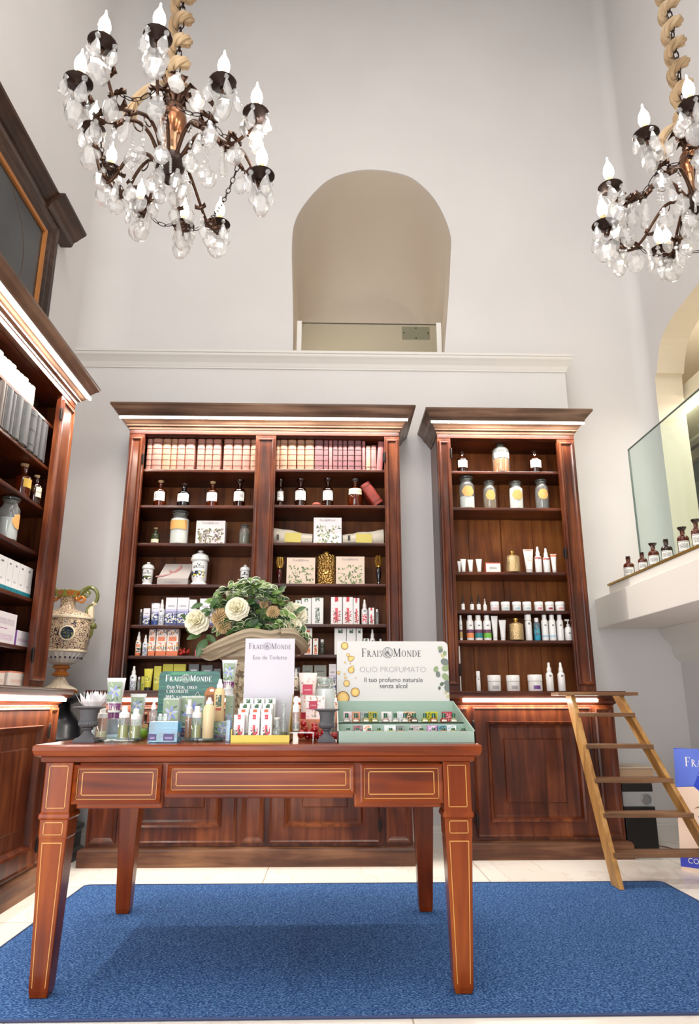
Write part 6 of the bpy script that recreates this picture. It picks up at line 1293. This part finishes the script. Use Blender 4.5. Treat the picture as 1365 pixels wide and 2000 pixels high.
# eau de toilette display
X0_, X1_ = Dx(450, 2.61), Dx(565, 2.61); t = thing('eau_de_toilette_display', 'gold tray display with tall white header card reading Eau de Toilette', 'display stand', ((X0_ + X1_) / 2, 2.61, ZD)); hw = (X1_ - X0_) / 2
MB().box(-hw, hw, 0, .003, 0, zat(500, 1436, 2.61) - ZD).box(-hw, hw, .003, .25, 0, .004).box(-hw, -hw + .003, .003, .25, 0, .045).box(hw - .003, hw, .003, .25, 0, .045).build('gold_tray', flat((176, 152, 64), .35, .5), t)
for i in range(3): MB().box(-hw + .004, .03, .084 + .0425 * i, .084 + .0425 * (i + 1), .004, .012 + .014 * (i + 1)).build('step', flat((200, 196, 190), .6), t)
cw0, cw1 = Dx(472, 2.85) - t.location.x, Dx(572, 2.85) - t.location.x; ch = zat(520, 1247, 2.85) - ZD
MB().box(cw0, cw1, .24, .244, .0, ch).build('header_card', flat((206, 202, 210), .5), t)
MB().hull8([(hw - .004, .003, .02), (hw - .001, .003, .02), (hw - .001, .24, .02), (hw - .004, .24, .02), (hw - .004, .003, .045), (hw - .001, .003, .045), (hw - .001, .24, .17), (hw - .004, .24, .17)]).build('side_wing', flat((150, 128, 60), .5), t)
cm_ = (cw0 + cw1) / 2; sfit('Frais@Monde', (cw1 - cw0) * .86, flat((120, 104, 120), .5), t, cm_, ch - .042, y=.239); tfit('Eau de Toilette', (cw1 - cw0) * .68, flat((110, 100, 112), .5), t, cm_, ch - .082, y=.239, off=-.012)
rows_ = [(2.655, ((455, 476), (484, 506), (508, 530)), 1396, .0045, REDF), (2.70, ((463, 484), (486, 507), (508, 529)), 1384, .0265, ORAF), (2.74, ((466, 487), (489, 510), (511, 532)), 1374, .0405, GREF), (2.782, ((473, 493), (495, 515), (517, 537)), 1364, .0545, GREF)]
rn = ['front', 'second', 'third', 'back']; rc = ['pink flower print', 'orange print', 'grey green sprig print', 'dark green sprig print']
for i, (Y_, us, vt, dz, m_) in enumerate(rows_):
    for j, (a, b_) in enumerate(us):
        loc, w_, h = dspec(a, b_, vt, Y_, ZD + dz + .0015)
        carton('perfume_carton', f'white carton with {rc[i]}, {("left", "middle", "right")[j]} of {rn[i]} row in gold display tray', 'box', f'{rn[i]} row of white cartons in the gold tray', (loc[0], Y_, ZD + dz + .0015), w_ * .98, h, 0, .034, m_)
loc, w_, h = dspec(531, 550, 1401, 2.66, ZD + .0045); apoth('perfume_bottle', 'small round clear perfume bottle with white cap in the gold tray', 'bottle', None, loc, w_, h, glassm=CLEAR, liquid=flat((170, 150, 90), .2), lvl=.25, stop='cork', stopm=PWH, body=.5, neck=.4)
loc, w_, h = dspec(546, 560, 1368, 2.72, ZD + .0045); apoth('perfume_bottle', 'tall clear decanter with glass stopper in the gold tray', 'bottle', None, loc, w_ * 1.1, h, glassm=CLEAR, liquid=flat((150, 136, 80), .2), lvl=.2, stop='ball', stopm=CLEAR, body=.45, neck=.34)

# rose hand cream group
loc, w_, h = dspec(563, 612, 1430, 2.62); tag(MB().box(-w_ / 2, w_ / 2, 0, .07, h - .004, h).box(-w_ / 2, -w_ / 2 + .003, 0, .07, 0, h - .004).box(w_ / 2 - .003, w_ / 2, 0, .07, 0, h - .004).build('acrylic_riser', CLEAR, loc=loc), 'low clear acrylic bridge right of the gold tray, carrying a perfume spray', 'display block')
perfume('clear perfume spray with white cap standing on the low acrylic bridge', 570, 585, 1360, 2.65, ZD + h + .0005, lvl=.08, liq=flat((220, 214, 200), .3), cf=.45)
loc, w_, h = dspec(583, 634, 1405, 2.83); tag(MB().box(-w_ / 2, w_ / 2, -.03, .10, 0, h).build('salmon_block', flat((206, 130, 96), .6), loc=loc, bev=.002), 'salmon coloured block behind the cherries, carrying the rose hand creams', 'display block')
zr_ = ZD + h + .0006
def floral(o, w, h, z0, z1, y, seed, wf=1): return sprig(o, w * wf, h, z0, z1, [(206, 120, 130), (226, 170, 176), (120, 130, 96), (200, 150, 110), (240, 210, 206)], 34, .06, y, seed)
loc, w_, h = dspec(582, 618, 1314, 2.90, zr_); t = tubep('cream_tube', 'tall pale pink floral hand cream tube with red label on the salmon block', 'tube', None, loc, w_, h, body=flat((240, 222, 212), .4), cap=flat((196, 50, 70), .3), caph=.14, capw=.7)
floral(t, w_, h, .3, .9, -w_ * .24, 3, .8); MB().box(-w_ * .27, w_ * .27, -w_ * .262, -w_ * .255, h * .52, h * .74).build('red_label', flat((184, 40, 70), .45), t); tfit('CILIEGIA', w_ * .4, flat((240, 220, 220), .5), t, 0, h * .61, y=-w_ * .266)
loc, w_, h = dspec(597, 634, 1359, 2.82, zr_); o = carton('floral_box', 'pale pink floral box with red label in front of the tall hand cream tube', 'box', None, loc, w_, h, 0, .05, flat((242, 226, 222), .45)); floral(o, w_, h, .05, .95, -.0006, 6); MB().box(-w_ * .33, w_ * .1, -.002, -.001, h * .42, h * .78).build('red_label', flat((184, 40, 70), .45), o); tfit('CREMA', w_ * .3, flat((240, 220, 220), .5), o, -w_ * .11, h * .56, y=-.0025)
cherries('heap of glossy red cherries on the desk between the salmon block and right urn', (Dx(622, 2.72), 2.715, ZD), 22, .068, .0125, hgt=.05, seed=8)
loc, w_, h = dspec(611, 655, 1322, 2.97); apoth('apothecary_jar', 'big clear apothecary jar of white salt behind the right iron urn', 'jar', None, loc, w_, h, glassm=CLEAR, liquid=flat((246, 246, 246), .7), lvl=.80, stop='wide', stopm=CLEAR, body=.88)
urn('dark iron urn on the desk just left of the pale green display', 612, 663, 1384, 2.655)

# perfumed oil display
MINT = flat((160, 182, 168), .55); xl, xr = Dx(659, 2.60), Dx(929, 2.60); t = thing('perfumed_oil_display', 'pale green tiered display with a big white header card reading Olio Profumato', 'display stand', ((xl + xr) / 2, 2.60, ZD)); hw = (xr - xl) / 2
hf = zat(800, 1428, 2.60) - ZD; zs = zat(770, 1411, 2.80) - ZD; hb = zat(770, 1369, 3.04) - ZD; hc = zat(770, 1253, 3.05) - ZD
MB().box(-hw, hw, 0, .004, 0, hf).box(-hw, hw, .004, .44, 0, .004).build('front_panel', MINT, t)
MB().box(-hw + .004, hw - .004, .20, .204, .004, zs).box(-hw + .004, hw - .004, .20, .44, zs - .004, zs).box(-hw + .004, hw - .004, .004, .20, .030, .034).build('step', MINT, t)
MB().box(-hw + .004, hw - .004, .436, .44, .004, hb).build('back_panel', MINT, t)
for s_ in (-1, 1):
    a, b_ = (-hw, -hw + .004) if s_ < 0 else (hw - .004, hw); MB().hull8([(a, 0, 0), (b_, 0, 0), (b_, .44, 0), (a, .44, 0), (a, 0, hf), (b_, 0, hf), (b_, .44, hb), (a, .44, hb)]).build('side_panel', MINT if s_ > 0 else PWH, t)
cx0, cx1 = Dx(657, 3.05) - t.location.x, Dx(880, 3.05) - t.location.x; cw = cx1 - cx0; cm_ = (cx0 + cx1) / 2
hc_ = bpy.data.objects.new('x', None) if False else None
cd = MB().prism(rounded(cw, hc, .022, (0, 1)), .441, .445).build('header_card', flat((216, 213, 210), .5), t, loc=(cm_, 0, 0))
def cu(u): return (u - 768) / 223 * cw
def cz(v): return zat(768, v, 3.05) - ZD
Yc = .440
BLK2 = flat((60, 58, 62), .5)
sfit('Frais@Monde', cw * .54, BLK2, cd, cu(766), cz(1283), y=Yc, bold=.9); tfit('OLIO PROFUMATO', cw * .59, flat((150, 140, 150), .5), cd, cu(768), cz(1313), y=Yc, off=-.022)
tfit('Il tuo profumo naturale', cw * .52, BLK2, cd, cu(769), cz(1332), y=Yc); tfit('senza alcol', cw * .245, BLK2, cd, cu(769), cz(1344), y=Yc)
og = MB()
for i, (u, v, r_) in enumerate(((672, 1262, 7.5), (679, 1280, 3.5), (684, 1287, 5.5), (689, 1285, 3), (685, 1309, 6.5), (688, 1303, 3), (660, 1314, 3.5), (661, 1313, 0.1), (676, 1335, 6.5), (693, 1352, 9), (669, 1363, 13), (683, 1296, 1.5), (673, 1294, 2), (672, 1317, 2), (674, 1324, 2.5), (659.5, 1315, 2), (694, 1324, 1.2))):
    k_ = cw / 223
    for q_, (f_, m_) in enumerate(((1, 0), (.86, 1), (.6, 2))):
        P = [(max(-cw / 2 + .0005, cu(u) + r_ * k_ * f_ * cos(a)), Yc - .0004 * (q_ + 1) - .00002 * i, cz(v) + r_ * k_ * f_ * sin(a)) for a in [k * pi / 10 for k in range(20)]]
        og.face([og.add(P) + j for j in range(20)], m_)
og.build('printed_oil_bubbles', [flat((130, 90, 40), .4), flat((222, 176, 86), .35), flat((236, 198, 112), .35)], cd)
lv = MB()
for i, (u, v, r_, c_) in enumerate(((864, 1266, 5, 0), (865, 1271, 5, 1), (873, 1276, 5, 0), (868, 1281, 4, 3), (873, 1293, 9, 1), (874, 1305, 8, 0), (854, 1307, 6, 0), (858, 1317, 6, 1), (873, 1322, 8, 0), (876, 1334, 7, 1), (865, 1336, 4.5, 2), (860, 1344, 3.5, 2), (876, 1345, 8, 1), (872, 1353, 3, 3), (877, 1360, 4, 3))):
    k_ = cw / 223; a0 = i * .7
    P = [(min(cw / 2 - .0005, cu(u) + r_ * k_ * (cos(a) * cos(a0) - .75 * sin(a) * sin(a0))), Yc - .0004 - .00003 * i, cz(v) + r_ * k_ * (cos(a) * sin(a0) + .75 * sin(a) * cos(a0))) for a in [k * pi / 8 for k in range(16)]]
    lv.face([lv.add(P) + j for j in range(16)], c_)
lv.build('printed_eucalyptus', [flat((140, 158, 116), .5), flat((112, 122, 116), .5), flat((90, 104, 84), .5), flat((196, 186, 130), .5)], cd)
def oil(lab, grp, u, Y, z, col, vt):
    loc, w_, h = dspec(u - 7.5, u + 7.5, vt, Y, z); t_ = thing('oil_bottle', lab, 'bottle', loc, 0, grp); r = w_ / 2
    MB().lathe([(0, 0), (r * .95, 0), (r, h * .06), (r * .95, h * .3), (r * .5, h * .5), (r * .4, h * .52), (0, h * .52)], 14).build('glass_body', glass(col, .03, 1.4, .6), t_, True)
    MB().lathe([(0, h * .5), (r * .48, h * .5), (r * .48, h * .98), (r * .42, h), (0, h)], 12).build('green_cap', GREENCAP, t_, True)
    shell(MB(), r * 1.02, h * .08, h * .28, .7, 5).build('label', flat((232, 226, 214), .6), t_, True)
OC = [(224, 222, 218), (236, 178, 140), (222, 206, 130), (196, 190, 40), (220, 196, 190), (226, 222, 220), (230, 220, 214), (150, 100, 60), (206, 206, 90), (226, 150, 60), (206, 80, 60), (216, 206, 170)]
for i, u in enumerate((677, 695, 715, 732, 753, 772, 791, 809, 830, 847, 867, 886)): oil(f'tiny green-capped oil bottle, {ORD[i]} from left, upper tier of the pale green display', 'green-capped oil bottles on the upper tier', u, 2.84, ZD + zs + .0005, OC[i], 1393)
for i, u in enumerate((680, 698, 721, 740, 763, 782, 803, 823, 847, 866, 885, 905)): oil(f'tiny green-capped oil bottle, {ORD[i]} from left, lower tier of the pale green display', 'green-capped oil bottles on the lower tier', u, 2.66, ZD + .0345, OC[(i * 5) % 12], 1422)
def samp(u0, u1, vt, Y, z, col, lab, c2=None):
    loc, w_, h = dspec(u0, u1, vt, Y, z); carton('sample_box', lab, 'box', 'small sample boxes in the pale green display', loc, w_, h, 0, .03, printed(col, [], [(.1, .9, .1, .9, 90, .5, [c2 or tuple(int(c * .75) for c in col)])]))
for i, (a, b_, c_, c2, nm) in enumerate(((671, 687, (232, 214, 218), (226, 160, 170), 'pale pink'), (688, 703, (226, 160, 130), None, 'peach'), (704, 719, (170, 176, 170), None, 'grey'), (720, 737, (190, 180, 50), (110, 110, 30), 'olive'), (745, 765, (240, 236, 234), (220, 200, 204), 'white'), (776, 789, (238, 234, 232), (200, 206, 214), 'plain white'), (790, 811, (232, 190, 150), (40, 36, 30), 'peach and black'), (833, 855, (200, 196, 30), (120, 120, 20), 'yellow'), (865, 884, (180, 24, 50), (226, 150, 160), 'crimson'))):
    samp(a, b_, 1390, 2.875, ZD + zs + .0005, c_, f'small {nm} sample box on the upper tier of the pale green display', c2)
for i, (a, b_, c_, c2, nm) in enumerate(((689, 708, (150, 140, 140), (160, 30, 50), 'grey and red'), (709, 726, (242, 238, 236), (230, 130, 60), 'white and orange'), (751, 773, (240, 236, 236), (210, 214, 214), 'plain white'), (774, 790, (150, 150, 150), None, 'mid grey'), (802, 823, (206, 190, 192), None, 'dusty pink'), (835, 854, (190, 130, 186), (236, 230, 236), 'purple'), (855.5, 872, (120, 160, 170), (40, 90, 110), 'teal'), (873, 891, (240, 240, 240), (170, 180, 190), 'white and blue'))):
    samp(a, b_, 1417, 2.70, ZD + .0345, c_, f'small {nm} sample box on the lower tier of the pale green display', c2)

# ------------------------------------------------------------------ vase of peonies
VX, VY = Dx(484, 3.16), 3.16
t = thing('flower_vase', 'tan vase wrapped in burlap holding white peonies and greenery, behind the white card', 'vase', (VX, VY, ZD))
def fp(u, v, dy=0.0): Y_ = VY + dy; r = ray(u, v); k = Y_ / r.y; return Vector((r.x * k - VX, dy, EYE + r.z * k - ZD))
vb = printed((206, 188, 156), [], [(.2, .8, 0, 1, 40, .52, [(120, 104, 80), (170, 150, 116)])], .6)
MB().lathe([(0, 0), (.062, 0), (.066, .01), (.085, .14), (.105, .30), (.112, .37), (.106, .37), (.08, .2), (0, .02)], 32).build('vase_body', vb, t, True)
bur = plaster('burlap', (168, 150, 126), .6)
q = MB()
def cloth(path, w0, w1, sag, seed):
    """a pleated strip of cloth laid along a path around the vase rim"""
    P = [Vector(p) for p in smoothcurve([tuple(x) for x in path], 5)]; rnd = random.Random(seed); L = []; K = 14
    for i, p in enumerate(P):
        t_ = (P[min(i + 1, len(P) - 1)] - P[max(i - 1, 0)]).normalized(); up_ = Vector((0, 0, 1)) - t_ * t_.z; up_.normalize(); f = i / (len(P) - 1); W_ = w0 + (w1 - w0) * f; out_ = t_.cross(up_)
        L.append([p + up_ * W_ * (1 - 2 * j / K) + out_ * (.006 * sin(j * 1.1 + seed + f * 3.2) + sag * (1 - (1 - 2 * j / K) ** 2)) for j in range(K + 1)])
    q.loops(L, closed=False)
ring = lambda r0, z0, a0, a1, n=9: [Vector((r0 * cos(R(a0 + (a1 - a0) * k / n)), r0 * sin(R(a0 + (a1 - a0) * k / n)), z0)) for k in range(n + 1)]
cloth(ring(.118, .345, 0, 360, 16), .038, .038, .018, 1)
cloth([fp(398, 1266, -.04), fp(404, 1272, -.09), fp(425, 1262, -.13), fp(455, 1250, -.145), fp(490, 1240, -.15), fp(530, 1246, -.14), fp(560, 1238, -.10)], .018, .034, .016, 2)
cloth([fp(400, 1262, .03), fp(392, 1272, -.03), fp(412, 1282, -.09), fp(440, 1270, -.125), fp(470, 1256, -.14), fp(500, 1250, -.14)], .012, .03, .014, 4)
cloth([fp(548, 1238, -.13), fp(572, 1240, -.12), fp(588, 1256, -.08), fp(590, 1268, -.04), fp(580, 1272, .0)], .026, .022, .024, 6)
q.build('burlap_wrap', bur, t, True, angle=80)
PET = flat((242, 236, 214), .55, spec=.3); PETI = flat((240, 233, 204), .55)
def peony(c, r, seed):
    rnd = random.Random(seed); q = MB(); ax = Vector((c.x * .6, -1, .35)).normalized(); X_ = ax.orthogonal().normalized(); Y_ = ax.cross(X_)
    for ring, (n_, op, sc_) in enumerate(((7, 1.3, 1.0), (7, 1.0, 1.0), (7, .72, .95), (6, .5, .88), (5, .3, .78), (4, .12, .6))):
        for k in range(n_):
            a = 2 * pi * (k + rnd.uniform(-.2, .2)) / n_ + ring * .5; L = []
            for i in range(8):
                f = i / 7; th = op * (f ** .8) * 1.15; rad = r * sc_ * (f ** .9)
                wv = r * sc_ * .62 * sin(pi * min(1, f ** .8 * .62 + .05)) * (1 if f < .95 else .72) ; row_ = []
                for j in range(7):
                    s_ = (j - 3) / 3; d = X_ * cos(a) + Y_ * sin(a); tt = -X_ * sin(a) + Y_ * cos(a)
                    p = d * (rad * sin(th) * .95) + ax * (rad * cos(th) * .9) + tt * wv * s_ - d * (.12 * r * abs(s_)) + ax * (.14 * r * s_ * s_) + ax * rnd.uniform(-.012, .012) * r
                    row_.append(c + p)
                L.append(row_)
            q.loops(L, 0 if ring < 3 else 1, closed=False)
    return q.build('peony', [PET, PETI], t, True, angle=80)
peony(fp(387, 1217, -.06), .062, 1); peony(fp(464, 1192, -.10), .058, 2); peony(fp(574, 1205, .0), .066, 3); peony(fp(455, 1160, .04), .035, 5); peony(fp(570, 1226, -.05), .05, 6)
TANP = flat((214, 184, 136), .7)
for (u, v, r_, dy) in ((430, 1206, .042, -.08), (437, 1222, .036, -.07), (533, 1196, .03, -.09), (515, 1180, .02, -.06)):
    c = fp(u, v, dy); q = MB(); rnd = random.Random(int(u))
    for i in range(170):
        z_ = 1 - 2 * (i + .5) / 170; a = i * 2.399; s_ = math.sqrt(1 - z_ * z_); d = Vector((s_ * cos(a), s_ * sin(a), z_)); o_ = d.orthogonal().normalized() * r_ * .1
        q.tube([c + d * r_ * .5, c + d * r_ * .85 + o_, c + d * r_ * rnd.uniform(.95, 1.1)], [r_ * .05, r_ * .06, r_ * .03], 4)
    q.build('tan_pompom', TANP, t, True)
GR = [flat((60, 92, 44), .45, coat=.15), flat((40, 66, 38), .45, coat=.15), flat((112, 142, 70), .45, coat=.1)]; RIM = flat((214, 218, 176), .5)
def leafm(q, base, d, L_, W_, up, m, rim):
    d = d.normalized(); s_ = d.cross(up); s_ = s_.normalized() if s_.length > 1e-3 else d.orthogonal(); n_ = s_.cross(d); R_ = []
    for i in range(6):
        f = i / 5; w_ = W_ * sin(pi * min(1, f * .93 + .04)) ** .8; c = base + d * L_ * f - n_ * L_ * .22 * f * f
        R_.append([c - s_ * w_ + n_ * w_ * .3, c - s_ * w_ * .72 + n_ * w_ * .2, c, c + s_ * w_ * .72 + n_ * w_ * .2, c + s_ * w_ + n_ * w_ * .3])
    bs = [q.add(r_) for r_ in R_]
    for a, b_ in zip(bs, bs[1:]):
        for j in range(4): q.face([a + j, a + j + 1, b_ + j + 1, b_ + j], 3 if (rim and j in (0, 3)) else m)
rnd = random.Random(12); q = MB()
cl_ = [(u, v) for u, v in ((420, 1172), (432, 1160), (445, 1150), (462, 1150), (474, 1140), (488, 1136), (500, 1142), (512, 1146), (522, 1150), (530, 1164), (545, 1166), (470, 1160), (486, 1158), (500, 1164), (516, 1170), (486, 1178), (500, 1186), (480, 1204), (494, 1208), (508, 1214), (524, 1206), (538, 1214), (550, 1222), (520, 1226), (504, 1230), (536, 1232), (478, 1222), (492, 1226), (560, 1200), (556, 1188), (566, 1230), (580, 1232), (590, 1240), (414, 1188), (448, 1210), (470, 1228), (545, 1180), (575, 1190))]
cl_ += [(rnd.uniform(425, 560), rnd.uniform(1150, 1232)) for _ in range(26)]
for i, (u, v) in enumerate(cl_):
    c = fp(u, v, rnd.uniform(-.12, .03) if i < 38 else rnd.uniform(-.04, .05)); st = Vector((0, 0, .36)) * .8; ax = (c - st).normalized()
    for k in range(11):
        a = k * 2.4; o_ = ax.orthogonal().normalized(); d = ax * rnd.uniform(-.3, .7) + (o_ * cos(a) + ax.cross(o_) * sin(a)) + Vector((0, -.35, 0))
        leafm(q, c + Vector((rnd.uniform(-.008, .008), 0, rnd.uniform(-.012, .008))), d, rnd.uniform(.032, .05), rnd.uniform(.011, .016), Vector((rnd.uniform(-.4, .4), -1.0, .8)), rnd.choice((0, 0, 1, 2)) if i % 6 else 2, i % 3 != 0)
    q.tube([c, (c + st) / 2, st], .0016, 4, 1)
for (u, v, du, dv, L_) in ((392, 1240, -16, 3, .062), (404, 1248, -14, 22, .085), (404, 1240, 12, 10, .06), (374, 1240, -8, -18, .05), (396, 1180, -12, 3, .055), (412, 1190, -16, 6, .06), (366, 1212, -8, -10, .04), (560, 1236, 20, 4, .06), (578, 1196, 14, -10, .05), (545, 1238, 10, 10, .05), (440, 1240, 8, -6, .05), (520, 1160, 14, -4, .06), (540, 1160, 12, -12, .055)):
    p = fp(u, v, -.07); e_ = fp(u + du, v + dv, -.09); leafm(q, p, e_ - p, L_, L_ * .26, Vector((.2, -1, .6)), 0, False)
q.build('foliage', GR + [RIM], t, True, angle=80)
